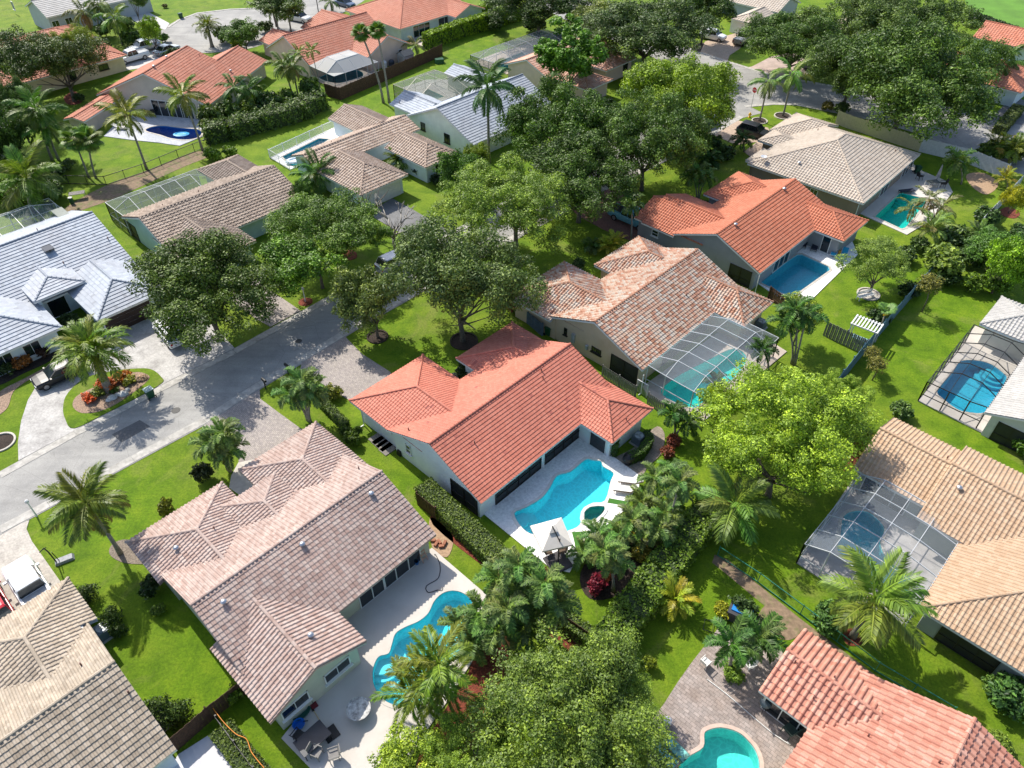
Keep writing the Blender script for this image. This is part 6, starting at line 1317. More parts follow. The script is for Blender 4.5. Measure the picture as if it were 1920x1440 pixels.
fence([(1345, 1042), (1420, 1092), (1500, 1152), (1640, 1258), (1780, 1342)], 1.1, 'green wire fence between the salmon house and the apricot house', M('fence_green', (.03, .22, .14), .5), style='wire', postw=.05, top=screen_mat('green_wire', (.03, .15, .1), .10))
fence([(1475, 585), (1440, 560)], 1.5, 'short dark brown fence behind the rear wing of the mixed tile house', BROWNWOOD)
slab('patio', [(318, 1440), (335, 1415), (412, 1366), (470, 1450), (440, 1480), (300, 1480)], .06, M('white_patio', (.58, .58, .60), .8, .06, .8))
mb = MB(); g = P((1202, 740)); root = empty('garden_gate', (g[0], g[1], 0), TH-math.pi/2, 'white tubular gate in the picket fence of the coral house', 'gate')
mb.tube([(-.55, 0, 0), (-.55, 0, 1.5), (.55, 0, 1.5), (.55, 0, 0)], .04, 6); mb.build('gate_frame', ALU, root)
for i in range(7): mb = MB(); mb.tube([(-.42+.14*i, 0, .1), (-.42+.14*i, 0, 1.45)], .015, 5); mb.build('bar', ALU, root)
# ------------------------------------------------------------------ vehicles
def paint(name, c, metal=0.0, rough=.25):
    if name in MATS: return MATS[name]
    m, nt, b = newmat(name); b.inputs['Base Color'].default_value = (*c, 1); b.inputs['Roughness'].default_value = rough; b.inputs['Metallic'].default_value = metal; b.inputs['Coat Weight'].default_value = .6; MATS[name] = m; return m
TYRE = M('tyre_rubber', (.018, .018, .019), .85, .1); RIM = M('wheel_rim', (.35, .36, .38), .35, .05, metal=.8); LAMPW = M('headlamp', (.7, .72, .75), .15, .02); LAMPR = M('tail_lamp', (.35, .01, .01), .25, .02)
def loft(mb, secs, mi=0):
    """secs: (x, w_low, z_low, w_mid, z_mid, w_top, z_top)"""
    n = 8; vs = []
    for (x, wl, zl, wm, zm, wt, zt) in secs:
        vs += [(x, -wl, zl), (x, wl, zl), (x, wm, (zl+zm)/2), (x, wm, zm), (x, wt, zt), (x, wt*.5, zt+.015), (x, -wt*.5, zt+.015), (x, -wt, zt)]
        vs[-1] = (x, -wt, zt); vs += [(x, -wm, zm), (x, -wm, (zl+zm)/2)]
    n = 10; fs = []
    for i in range(len(secs)-1):
        for k in range(n): fs.append((i*n+k, (i+1)*n+k, (i+1)*n+(k+1) % n, i*n+(k+1) % n)[::-1])
    fs += [tuple(range(n)), tuple(range((len(secs)-1)*n, len(secs)*n))[::-1]]
    mb.add(vs, fs, mi)
def vehicle(px, head, kind, pm, label, roofm=None, group='vehicles parked at the houses', cat='car'):
    c = P(px); nm = {'pickup': 'pickup_truck', 'suv': 'suv_car', 'sedan': 'parked_car'}[kind]
    root = empty(nm, (c[0], c[1], .05), math.radians(head), label, cat, group); L = {'pickup': 2.85, 'suv': 2.35, 'sedan': 2.35}[kind]; w = {'pickup': .98, 'suv': .93, 'sedan': .90}[kind]
    hz = {'pickup': 1.12, 'suv': 1.02, 'sedan': .88}[kind]; top = {'pickup': 1.88, 'suv': 1.70, 'sedan': 1.42}[kind]; zb = .42 if kind == 'pickup' else .28
    mb = MB()
    S_ = [(L, w*.72, zb+.12, w*.78, zb+.32, w*.70, hz*.72), (L-.14, w*.86, zb, w*.93, hz*.70, w*.82, hz*.86), (L-.6, w*.92, zb-.02, w, hz*.78, w*.88, hz*.94), (L*.42, w*.93, zb-.05, w, hz*.84, w*.93, hz), (0, w*.93, zb-.05, w, hz*.86, w*.94, hz), (-L*.5, w*.93, zb-.05, w, hz*.86, w*.94, hz),
          (-L+.3, w*.93, zb, w, hz*.84, w*.93, hz), (-L+.05, w*.88, zb+.04, w*.95, hz*.80, w*.88, hz*.97), (-L, w*.80, zb+.1, w*.88, hz*.78, w*.8, hz*.9)]
    loft(mb, S_); body = mb.build('body', pm, root); body.data.shade_smooth() if False else None
    if kind == 'pickup': x0, x1, x2, x3 = 1.25, .65, -.75, -.95
    elif kind == 'suv': x0, x1, x2, x3 = 1.15, .45, -1.75, -2.1
    else: x0, x1, x2, x3 = 1.15, .35, -.95, -1.7
    mb = MB(); wt = w*.76
    mb.add([(x0, -w*.90, hz-.02), (x0, w*.90, hz-.02), (x1, wt, top-.04), (x1, -wt, top-.04), (x3, -w*.9, hz-.02), (x3, w*.9, hz-.02), (x2, wt, top-.04), (x2, -wt, top-.04)],
           [(0, 1, 2, 3), (5, 4, 7, 6), (1, 5, 6, 2), (4, 0, 3, 7)]); mb.build('window_glass', GLASS, root)
    mb = MB(); vs = []
    for (x, s, z) in ((x1+.06, .96, top-.05), (x1-.12, 1.02, top-.005), ((x1+x2)/2, 1.04, top+.02), (x2+.12, 1.02, top-.005), (x2-.06, .96, top-.05)):
        vs += [(x, -wt*s, z-.03), (x, -wt*s*.8, z+.02), (x, wt*s*.8, z+.02), (x, wt*s, z-.03)]
    mb.add(vs, [(i*4+k, i*4+k+1, i*4+k+5, i*4+k+4) for i in range(4) for k in range(3)]+[(0, 3, 2, 1), (16, 17, 18, 19), (3, 0, 16, 19)])
    for sx in (-1, 1):
        for (xa, xb) in ((x0, x1), (x3, x2)): mb.bar((xa, sx*w*.905, hz-.02), (xb, sx*wt*1.01, top-.04), .06)
        xm = (x1+x2)/2+.1; mb.bar((xm, sx*w*.905, hz), (xm, sx*wt*1.01, top-.04), .06)
    mb.build('roof', roofm or pm, root)
    if kind == 'pickup':
        mb = MB(); bl, bw = L-.95-.12, w*.78; xm = -(L+.95)/2-.0
        mb.box((xm, 0, hz+.022), (bl, bw*2, .012)); mb.build('bed_floor', M('bed_liner', (.03, .03, .032), .7) if 'silver' not in label and 'white' not in label else M('bed_cover', (.33, .35, .37), .5), root)
        mb = MB()
        for sy in (-1, 1): mb.box((xm, sy*(bw+.04), hz+.06), (bl+.1, .08, .12))
        mb.box((-L+.08, 0, hz+.06), (.08, bw*2, .12)); mb.build('bed_rail', pm, root)
    wr = .40 if kind == 'pickup' else .34
    for x in (L*.66, -L*.62):
        for sy in (-1, 1):
            o = inst('wheel', None, root) if False else None
            mb = MB(); pts = [(x, sy*(w-.22), wr-.02), (x, sy*(w+.015), wr-.02)]; mb.tube(pts, wr, 16); t = mb.build('wheel', TYRE, root)
            mb = MB(); mb.tube([(x, sy*(w+.005), wr-.02), (x, sy*(w+.03), wr-.02)], wr*.62, 12); mb.build('rim', RIM, t)
    for sy in (-1, 1):
        mb = MB(); mb.box((L-.09, sy*w*.66, hz*.70), (.14, .34, .14)); mb.build('headlight', LAMPW, root)
        mb = MB(); mb.box((-L+.05, sy*w*.74, hz*.74), (.12, .2, .22)); mb.build('tail_light', LAMPR, root)
        mb = MB(); mb.box((x0-.2, sy*(w+.1), hz+.08), (.14, .22, .14)); mb.build('mirror', pm, root)
    mb = MB(); mb.box((L-.02, 0, hz*.55), (.06, w*1.0, .18)); mb.build('grille', BLACK, root)
    mb = MB(); mb.box((L*.05, 0, zb-.05), (L*1.7, w*1.5, .2)); mb.build('underbody', BLACK, root)
    return root
PW = paint('white_car_paint', (.72, .73, .74)); PB = paint('black_car_paint', (.012, .013, .015), 0, .4); PB.node_tree.nodes['Principled BSDF'].inputs['Coat Weight'].default_value = .1; PS = paint('silver_car_paint', (.42, .44, .46), .5); PR = paint('red_car_paint', (.50, .008, .02)); PT = paint('pale_blue_truck_paint', (.13, .36, .45)); PG = paint('champagne_truck_paint', (.40, .36, .29), .3); PD = paint('dark_blue_car_paint', (.03, .06, .12))
V = vehicle
V((66, 1112), 136, 'pickup', PW, 'white pickup truck on the cream drive in the lower left corner', cat='pickup truck')
V((-8, 1142), 136, 'suv', PR, 'red car at the left edge beside the white pickup truck')
V((118, 708), 222, 'sedan', PB, 'black sedan under the date palm on the circular drive', roofm=paint('black_roof_with_reflection', (.10, .09, .08), 0, .4))  # brownish reflection on the black roof is put into its paint colour
V((322, 632), 130, 'suv', PW, 'white car mostly hidden under the dark oak on the circular drive')
V((745, 500), 42, 'suv', PS, 'pale silver van parked on the grass side of the street under the middle oak')
V((1182, 418), -43, 'pickup', PT, 'pale blue pickup truck on the red brick driveway', cat='pickup truck')
V((1412, 255), -38, 'suv', PB, 'black car in front of the grey tan hipped house')
V((250, 115), 228, 'pickup', PW, 'white pickup truck nearer to the cream wall, top left', cat='pickup truck'); V((272, 96), 228, 'pickup', PS, 'silver pickup truck behind the white one, top left', cat='pickup truck')
V((563, 40), -30, 'suv', paint('pearl_car_paint', (.62, .62, .60)), 'white car with a black roof by the twin queen palms in the cul de sac', roofm=PB)
V((1336, 74), -35, 'suv', PW, 'white car on the tan brick drive beside the dusky oak'); V((1393, 80), 52, 'pickup', PG, 'champagne pickup truck in front of the white garage', cat='pickup truck')
V((1522, 125), 50, 'suv', PD, 'dark car in the oak shade beside the cross street'); V((1115, 208), 40, 'sedan', PS, 'grey car glimpsed between the crowns below the peach house')
V((648, 12), -40, 'sedan', PD, 'blue car at the top edge beside the orange roof'); V((315, 100), 60, 'sedan', PS, 'grey car behind the salmon orange ridge')
V((1320, 235), 30, 'suv', PD, 'dark car under the yellow green tree')
# ------------------------------------------------------------------ street furniture and garden things
def thing(name, px, label, cat, rz=0, group=None, z=0): c = P(px); return empty(name, (c[0], c[1], z), rz, label, cat, group)
def bin_(px, hd, col, lid, label):
    r = thing('trash_bin', px, label, 'trash bin', math.radians(hd), 'wheeled trash bins'); mb = MB()
    vs = []
    for z, a, b in ((.12, .24, .27), (.95, .31, .34)):
        vs += [(-a, -b, z), (a, -b, z), (a, b, z), (-a, b, z)]
    mb.add(vs, [(3, 2, 1, 0), (4, 5, 6, 7), (0, 1, 5, 4), (1, 2, 6, 5), (2, 3, 7, 6), (3, 0, 4, 7)]); mb.box((0, 0, .92), (.66, .72, .06)); mb.build('body', col, r)
    mb = MB(); mb.box((0.02, 0, .985), (.68, .74, .05)); mb.box((0.02, 0, 1.03), (.5, .56, .05), taper=.8); mb.build('lid', lid, r)
    for s in (-1, 1): mb = MB(); mb.tube([(-.3, s*.30, .14), (-.3, s*.36, .14)], .14, 10); mb.build('wheel', TYRE, r)
    mb = MB(); mb.tube([(-.36, -.28, .93), (-.36, .28, .93)], .02, 6); mb.build('handle', col, r)
BG = M('bin_green', (.008, .075, .03), .45, .05); BB = M('bin_blue', (.01, .03, .16), .45, .05); BL = M('bin_light_lid', (.38, .50, .48), .5, .05)
bin_((284, 745), 137, BG, BL, 'dark green wheeled bin with a pale lid in the gutter of the street'); bin_((340, 35), 140, BG, BG, 'green wheeled bin on the kerb of the cul de sac')
bin_((1005, 610), -40, BB, BB, 'blue wheeled bin left behind the picket fence'); bin_((1014, 618), -40, BB, BB, 'blue wheeled bin right behind the picket fence'); bin_((1029, 628), -40, BG, BG, 'green wheeled bin beside the two blue ones')
bin_((1237, 455), -40, BG, BG, 'green wheeled bin against the grey wall of the bright orange house'); bin_((1718, 325), 0, BG, BG, 'green wheeled bin at the back corner of the grey tan hipped house'); bin_((1383, 1352), 20, M('bin_grey', (.10, .12, .12), .5), BLACK, 'dark bin on the paver patio beneath the salmon eave') if False else None
def mailbox(px, label):
    r = thing('mailbox', px, label, 'mailbox', TH, 'mailboxes by the street'); mb = MB(); mb.box((0, 0, .55), (.09, .09, 1.1)); mb.box((0, -.12, .75), (.05, .3, .05)); mb.build('post', DARK, r)
    mb = MB(); mb.tube([(0, -.35, 1.18), (0, .2, 1.18)], .12, 10); mb.box((0, -.075, 1.12), (.22, .55, .14)); mb.build('box', DARK, r)
mailbox((499, 730), 'black mailbox on the kerb, the left one of the pair'); mailbox((541, 702), 'black mailbox on the kerb, the right one of the pair'); 
def lamp(px, h, label, ringm=None):
    r = thing('lamp_post', px, label, 'lamp post'); mb = MB(); mb.tube([(0, 0, 0), (0, 0, h)], [.07, .05], 8); mb.build('post', WHITE, r)
    mb = MB(); mb.lathe((0, 0, h), [(.06, 0), (.15, .08), (.13, .26), (.03, .34)], 10); mb.build('lantern', M('lantern_white', (.7, .7, .68), .4), r)
    if ringm: mb = MB(); mb.lathe((0, 0, 0), [(.75, .0), (.6, .06), (.1, .08)], 18); mb.build('mulch', ringm, r)
lamp((573, 566), 1.5, 'white lamp post with a red mulch ring beside the paver drive', MULCHR); lamp((770, 462), 1.4, 'white lamp post on the lawn by the dark driveway'); lamp((69, 968), 1.6, 'white lamp post at the corner of the lower left lawn, by the street')
lamp((928, 440), 1.3, 'white post at the foot of the feathery street tree'); lamp((1210, 500), .5, 'low white garden light on the shaded lawn') if False else None
r = thing('fire_hydrant', (1405, 220), 'yellow fire hydrant on the lawn by the cross street', 'fire hydrant'); mb = MB(); mb.lathe((0, 0, 0), [(.2, 0), (.2, .06), (.13, .08), (.13, .5), (.17, .52), (.15, .64), (.05, .74)], 12); mb.build('barrel', M('hydrant_yellow', (.75, .45, .02), .45), r)
mb = MB(); mb.tube([(-.26, 0, .42), (.26, 0, .42)], .07, 8); mb.tube([(0, -.24, .38), (0, 0, .38)], .09, 8); mb.build('nozzles', M('hydrant_yellow', (.75, .45, .02), .45), r)
def text(body, size, mat, parent, loc, rot, name='lettering'):
    cu = bpy.data.curves.new('t', 'FONT'); cu.body = body; cu.size = size; cu.align_x = 'CENTER'; cu.align_y = 'CENTER'; cu.extrude = .004
    t = bpy.data.objects.new('t', cu); COL.objects.link(t); bpy.context.view_layer.update()
    me = bpy.data.meshes.new_from_object(t); bpy.data.objects.remove(t); me.materials.clear(); me.materials.append(mat); return inst(name, me, parent, loc, rot)
r = thing('stop_sign', (1408, 203), 'red octagonal stop sign on a grey pole at the cross street corner', 'stop sign', math.radians(-55)); mb = MB(); mb.box((0, 0, 1.5), (.05, .05, 3.0)); mb.build('pole', M('galvanised_pole', (.4, .41, .42), .4, .1), r)
mb = MB(); a = [(math.cos(math.pi/8+k*math.pi/4)*.42, math.sin(math.pi/8+k*math.pi/4)*.42) for k in range(8)]; mb.prism(a, 0, .02)
o = mb.build('sign_plate', M('stop_red', (.5, .015, .012), .4), r, loc=(0, -.05, 2.75)); o.rotation_euler = (math.pi/2, 0, 0)
text('STOP', .3, WHITE, r, (0, -.075, 2.75), (math.pi/2, 0, 0))
def street_lamp(px, h, label):
    r = thing('street_lamp', px, label, 'street lamp'); mb = MB(); mb.tube([(0, 0, 0), (0, 0, h)], [.1, .06], 8); mb.build('pole', DARK, r); mb = MB(); mb.tube([(0, 0, h-.1), (.6, .3, h+.2)], .04, 6); mb.box((.8, .4, h+.2), (.5, .2, .1), .46); mb.build('lamp_head', DARK, r)
street_lamp((597, 22), 5.5, 'thin dark street lamp at the top edge left of the small palm')
def lounger(px, hd, frame, cush, label, group='sun loungers by the pools', back=30):
    r = thing('sun_lounger', px, label, 'sun lounger', math.radians(hd), group, .1); mb = MB()
    for sy in (-1, 1):
        mb.bar((-.95, sy*.32, .3), (.35, sy*.32, .3), .04); mb.bar((.35, sy*.32, .3), (1.0, sy*.32, .3+.65*math.tan(math.radians(back))), .04)
    for sx in (-.9, .3): mb.bar((sx, -.32, .3), (sx, .32, .3), .04)
    mb.build('frame', frame, r)
    for sx in (-.85, .45):
        for sy in (-1, 1): mb = MB(); mb.bar((sx, sy*.3, 0), (sx, sy*.3, .3), .04); mb.build('leg', frame, r)
    mb = MB(); mb.box((-.3, 0, .345), (1.3, .6, .06)); mb.build('seat', cush, r)
    mb = MB(); t = math.tan(math.radians(back)); mb.add([(.35, -.3, .33), (.35, .3, .33), (1.0, .3, .33+.65*t), (1.0, -.3, .33+.65*t), (.35, -.3, .39), (.35, .3, .39), (.98, .3, .39+.65*t), (.98, -.3, .39+.65*t)], [(0, 1, 2, 3), (7, 6, 5, 4), (0, 4, 5, 1), (2, 6, 7, 3), (1, 5, 6, 2), (0, 3, 7, 4)][::1]); mb.build('backrest', cush, r)
CW = M('white_cushion', (.68, .66, .62), .8, .03); CB = M('turquoise_cushion', (.02, .32, .52), .8, .03); CD = M('navy_cushion', (.015, .02, .04), .8, .05); WOOD = M('teak', (.22, .12, .07), .6, .15, 6); RATT = M('dark_rattan', (.025, .022, .02), .7, .2, 9)
lounger((1181, 907), -10, WOOD, CW, 'white lounger on wood rails, upper one beside the turquoise pool'); lounger((1172, 923), -10, WOOD, CW, 'white lounger on wood rails, lower one beside the turquoise pool')
lounger((1563, 477), 62, ALU, CB, 'turquoise lounger left of the orange side table'); lounger((1580, 484), 62, ALU, CB, 'turquoise lounger right of the orange side table'); lounger((1527, 466), 62, RATT, CD, 'navy lounger under the orange eave, right one'); lounger((1507, 460), 62, RATT, CD, 'navy lounger under the orange eave, left one')
r = thing('side_table', (1572, 477), 'small orange side table between the turquoise loungers', 'table', z=.1); mb = MB(); mb.box((0, 0, .22), (.4, .4, .44), taper=.8); mb.build('table_body', M('orange_stool', (.6, .3, .04), .6), r)
# cantilever umbrella
r = thing('cantilever_umbrella', (1046, 1056), 'square off white cantilever umbrella on the corner of the white deck', 'umbrella', z=.08)
base = r.location.copy(); UM = M('umbrella_canvas', (.66, .62, .56), .9, .03)
cs = [V3(P(p, 2.45)) for p in ((994, 986), (1053, 970), (1074, 1021), (1017, 1034))]; ap = V3(P((1036, 995), 3.25)); cc = sum(cs, Vector())/4; ap = Vector((cc.x, cc.y, 3.2))
def canopy(cs, ap, z, shrink):
    mb = MB(); vs = []; 
    for c in cs: vs.append(ap.lerp(c, shrink))
    fs = []; n = 4; low = [v+Vector((0, 0, -.0)) for v in vs]
    for k in range(4): mb.add([low[k], low[(k+1) % 4], ap, ap], [(0, 1, 2)])
    return mb
mb = canopy(cs, ap, 0, 1.0)
for k in range(4): a, b = cs[k], cs[(k+1) % 4]; mb.add([a, b, b-Vector((0, 0, .16)), a-Vector((0, 0, .16))], [(0, 1, 2, 3)])
mb.build('canopy', UM, r, loc=-base); mb = canopy(cs, ap+Vector((0, 0, .16)), 0, .28); mb.build('top_canopy', UM, r, loc=-base)
mb = MB(); mb.tube([(0, 0, 0), (0, 0, 1.5), (0.02, -.05, 2.9)], .045, 8); mb.tube([(0.02, -.05, 2.6), tuple(ap-base+Vector((0, 0, .25)))], .04, 8); mb.build('mast', DARK, r)
for k in range(4): mb = MB(); mb.bar(ap-Vector((0, 0, .05)), cs[k]-Vector((0, 0, .03)), .025); mb.build('rib', DARK, r, loc=-base)
mb = MB(); mb.box((0, 0, .06), (1.6, 1.6, .1), .5); mb.build('base', M('dark_base', (.05, .045, .05), .7), r)
for (px, hd, l) in (((1028, 1044), 20, 'brown wicker chair under the umbrella, left one'), ((1052, 1040), 80, 'brown wicker chair under the umbrella, right one')):
    pass
def chair(px, hd, m, label, z=.08, seatm=None, group='garden chairs', sc=1.0):
    r = thing('garden_chair', px, label, 'chair', math.radians(hd), group, z); r.scale = (sc,)*3
    for sx in (-1, 1):
        for sy in (-1, 1): mb = MB(); mb.bar((sx*.24, sy*.24, 0), (sx*.22, sy*.22, .43), .035); mb.build('leg', m, r)
    mb = MB(); mb.box((0, 0, .44), (.5, .5, .05)); mb.build('seat', seatm or m, r); mb = MB(); mb.add([(-.24, -.24, .45), (-.24, .24, .45), (-.36, .22, .95), (-.36, -.22, .95), (-.28, -.24, .45), (-.28, .24, .45), (-.4, .22, .95), (-.4, -.22, .95)], [(0, 1, 2, 3), (7, 6, 5, 4), (0, 4, 5, 1), (2, 6, 7, 3), (1, 5, 6, 2), (0, 3, 7, 4)]); mb.build('backrest', seatm or m, r)
    for sy in (-1, 1): mb = MB(); mb.bar((-.3, sy*.27, .65), (.22, sy*.27, .65), .04); mb.bar((.22, sy*.27, .65), (.22, sy*.25, .43), .03); mb.build('armrest', m, r)
BRN = M('brown_wicker', (.12, .08, .05), .8, .2, 9); WPL = M('white_plastic', (.7, .7, .68), .4, .03)
chair((1028, 1042), 10, BRN, 'brown wicker chair under the umbrella, left one'); chair((1053, 1040), 190, BRN, 'brown wicker chair under the umbrella, right one')
chair((1321, 1248), 40, WPL, 'white plastic chair on the paver patio left of the palms'); chair((1403, 1254), 200, WPL, 'white plastic chair on the paver patio right of the palms'); chair((1388, 1216), 150, WPL, 'white plastic chair half hidden under the right patio palm')
SL = M('grey_sling', (.20, .19, .18), .7); chair((596, 1418), -20, SL, 'sling chair at the bottom of the pale deck, left one', sc=1.15); chair((628, 1422), 200, SL, 'sling chair at the bottom of the pale deck, right one', sc=1.15)
for k, (a, b) in enumerate(((1722, 338), (1765, 352))): chair((a, b), 20+150*k, RATT, ('dark chair left of the closed parasol', 'dark chair right of the closed parasol')[k], sc=1.2)
def table(px, hd, w, d, m, label, h=.74, z=.08, top=None):
    r = thing('garden_table', px, label, 'table', math.radians(hd), None, z); mb = MB(); mb.box((0, 0, h), (w, d, .05)); mb.build('tabletop', top or m, r)
    for sx in (-1, 1):
        for sy in (-1, 1): mb = MB(); mb.bar((sx*(w/2-.08), sy*(d/2-.08), 0), (sx*(w/2-.08), sy*(d/2-.08), h), .05); mb.build('leg', m, r)
    return r
table((590, 1395), 46, 1.9, 1.2, BLACK, 'large dark table on the pale deck beside the mat', top=M('dark_slate_top', (.03, .035, .045), .35)); table((1745, 352), 10, 1.6, 1.0, WHITE, 'white framed table on the deck beside the closed parasol', top=M('smoke_glass_top', (.10, .11, .11), .2)); table((1404, 500), 46, 2.4, 1.0, WHITE, 'white counter table under the orange gable'); table((1260, 0 + 1), 0, .1, .1, WHITE, 'x') if False else None
chair((563, 1385), 60, DARK, 'black chair pushed against the dark table', sc=1.1)
r = thing('rubber_mat', (621, 1377), 'black square mat lying on the pale deck', 'mat', math.radians(40), None, .09); mb = MB(); mb.box((0, 0, .03), (.85, .85, .05)); mb.build('mat', BLACK, r)
r = thing('dustpan_bucket', (562, 1362), 'bright blue plastic tub on the pale deck by the wall', 'tub', .5, None, .09); mb = MB(); mb.lathe((0, 0, 0), [(.26, 0), (.36, .3), (.34, .31), (.24, .05)], 12, sx=1.1); mb.build('tub', M('bright_blue_plastic', (.01, .16, .60), .4), r); mb = MB(); mb.bar((.3, 0, .28), (.55, -.1, .3), .05); mb.build('handle', BLACK, r)
r = thing('toy_boat', (568, 1342), 'dark green oval tub leaning at the rose beige house wall', 'tub', math.radians(46), None, .09); mb = MB(); mb.lathe((0, 0, 0), [(.5, 0), (.62, .22), (.58, .23), (.45, .05)], 16, sy=.45); mb.build('tub', M('dark_green_plastic', (.01, .10, .07), .5), r)
r = thing('broom', (601, 1352), 'yellow handled broom lying on the pale deck', 'broom', 0, None, .1); mb = MB(); mb.tube([(-.6, .7, .03), (.35, -.5, .03)], .018, 6); mb.build('handle', M('yellow_wood', (.6, .42, .12), .6), r); mb = MB(); mb.box((-.65, .76, .04), (.14, .5, .07), .6); mb.build('brush', BLACK, r)
r = thing('shovel', (590, 1325), 'dark red dustpan with a long handle against the wall', 'dustpan', 0, None, .1); mb = MB(); mb.box((0, 0, .06), (.4, .35, .1), .7); mb.build('pan', M('dark_red_plastic', (.15, .01, .02), .5), r); mb = MB(); mb.tube([(0, 0, .05), (-.3, .35, .9)], .016, 6); mb.build('handle', BLACK, r)
r = thing('fire_bowl', (675, 1338), 'round white stone table with a marbled top on the pale deck', 'table', 0, None, .08); mb = MB(); mb.lathe((0, 0, 0), [(.3, 0), (.32, .15), (.2, .2), (.25, .55)], 18); mb.build('pedestal', DARK, r)
mb = MB(); mb.lathe((0, 0, .5), [(.3, 0), (.72, .05), (.75, .14), (.70, .15), (.66, .10), (.02, .09)], 28); mb.build('bowl', simple('marbled_grey', (.48, .48, .47), .6, .3, 5), r)
r = thing('stepladder', (790, 1046), 'step ladder leaning on the rose beige house wall beside a blue bucket', 'ladder', math.radians(46), None, .08)
for sx in (-.22, .22): mb = MB(); mb.bar((sx, -.5, 0), (sx*.8, .15, 1.7), .05); mb.build('side_rail', M('ladder_peach', (.6, .35, .25), .5), r)
for k in range(5): mb = MB(); z = .3+.3*k; mb.box((0, -.5+.65*z/1.7, z), (.42, .1, .03)); mb.build('step', M('ladder_peach', (.6, .35, .25), .5), r)
r = thing('bucket', (782, 1058), 'small blue bucket at the foot of the step ladder', 'bucket', 0, None, .08); mb = MB(); mb.lathe((0, 0, 0), [(.13, 0), (.17, .3), (.15, .3), (.11, .04)], 12); mb.build('bucket', M('deep_blue_plastic', (.01, .12, .35), .4), r)
def hose(pts, label, m, rr=.025, z=.11, cat='hose'):
    g = smooth_poly(G(pts), 6); n = (len(pts)-1)*6; g = g[:n+1]; c = g[0]; mb = MB(); mb.tube([(x-c[0], y-c[1], 0) for x, y in g], rr, 5); tag(mb.build('garden_hose', m, None, True, loc=(c[0], c[1], z)), label, cat)
hose([(815, 1042), (825, 1060), (822, 1085), (800, 1100), (803, 1112), (820, 1108), (830, 1103)], 'dark hose looping over the pale deck towards the wavy pool', M('hose_dark', (.05, .05, .06), .5), .03)
hose([(408, 1340), (425, 1365), (450, 1390), (470, 1400), (480, 1425), (500, 1450)], 'orange hose lying on the flat clipped hedge', M('hose_orange', (.62, .22, .02), .5), .03, 1.06)
hose([(1690, 740), (1695, 720), (1703, 715), (1700, 727), (1712, 700)], 'thin hose curled on the lawn beside the bronze cage', M('hose_dark', (.05, .05, .06)), .02, .04) if False else None
hose([(1328, 1278), (1365, 1306), (1410, 1345), (1450, 1378), (1475, 1392)], 'straight white pole lying on the pavers', WHITE, .03, .13, 'pole')
def ac(px, label, hd=46, hz=0, m=None):
    r = thing('air_conditioner', px, label, 'air conditioner', math.radians(hd), 'air conditioning units', 0); mb = MB(); mb.box((0, 0, .05), (1.1, 1.1, .1)); mb.build('pad', CONC, r)
    mb = MB(); mb.box((0, 0, .5), (.85, .85, .8)); mb.build('casing', m or M('ac_slate', (.12, .15, .18), .5, .1), r)
    mb = MB(); mb.lathe((0, 0, .9), [(.36, 0), (.36, .05), (.33, .05), (.33, .01), (.02, .01)], 20); mb.build('fan_guard', M('ac_light', (.42, .45, .48), .4), r)
    for k in range(3): mb = MB(); a = k*2.09; mb.bar((.05*math.cos(a), .05*math.sin(a), .93), (.3*math.cos(a), .3*math.sin(a), .945), .1, .015); mb.build('fan_blade', M('fan_grey', (.25, .26, .27), .4), r)
ac((200, 1190), 'upper air conditioner beside the sand beige house, on a pad with bushes'); ac((312, 1352), 'lower air conditioner beside the sand beige house, inside a dark hedge'); ac((1196, 830), 'air conditioner inside the curved clipped hedge'); ac((1425, 615), 'air conditioner behind the rear wing of the mixed tile house'); ac((752, 962), 'dark pool pump box', m=BLACK) if False else None
ac((1430, 1286), 'x') if False else None; ac((1580, 390), 'white mini air conditioner between orange and hipped house', m=WHITE)
r = thing('pool_pump', (753, 850), 'small dark pump box on the lawn beside the coral house side wall', 'pump', TH); mb = MB(); mb.box((0, 0, .25), (.7, .45, .5), taper=.85); mb.build('cover', BLACK, r)
r = thing('water_softener', (174, 1163), 'white box with a green screen beside the sand beige eave', 'utility box', TH); mb = MB(); mb.box((0, 0, .55), (.5, .5, 1.1)); mb.build('box', WHITE, r); mb = MB(); mb.box((0, 0, 1.12), (.25, .25, .03)); mb.build('display', M('green_plastic', (.02, .30, .18), .5), r)
r = thing('propane_grill', (1178, 868), 'covered black grill under the rear eave of the coral house', 'grill', TH); mb = MB(); mb.lathe((0, 0, 0), [(.3, 0), (.35, .5), (.48, .6), (.42, .85), (.15, 1.0)], 14, sx=1.3); mb.build('cover', BLACK, r)
r = thing('kettle_grill', (1430, 1330), 'round grey kettle grill beside the salmon eave', 'grill', 0, None, .1)
mb = MB(); mb.lathe((0, 0, .55), [(.08, 0), (.3, .08), (.37, .22), (.3, .36), (.05, .44)], 18); mb.build('bowl', M('kettle_grey', (.10, .14, .16), .35), r)
for k in range(3): mb = MB(); a = k*2.1; mb.bar((.4*math.cos(a), .4*math.sin(a), 0), (.15*math.cos(a), .15*math.sin(a), .6), .03); mb.build('leg', DARK, r)
def bench(px, hd, w, m, label, z=.1, back=True):
    r = thing('bench', px, label, 'bench', math.radians(hd), None, z); 
    for k in range(3): mb = MB(); mb.box((0, -.15+.15*k, .42), (w, .13, .04)); mb.build('seat_slat', m, r)
    if back:
        for k in range(2): mb = MB(); mb.box((0, .27, .62+.18*k), (w, .03, .13)); mb.build('back_slat', m, r)
    for sx in (-1, 1): mb = MB(); mb.bar((sx*(w/2-.1), -.18, 0), (sx*(w/2-.1), -.18, .42), .06); mb.bar((sx*(w/2-.1), .25, 0), (sx*(w/2-.1), .27, .9 if back else .42), .06); mb.build('leg', m, r)
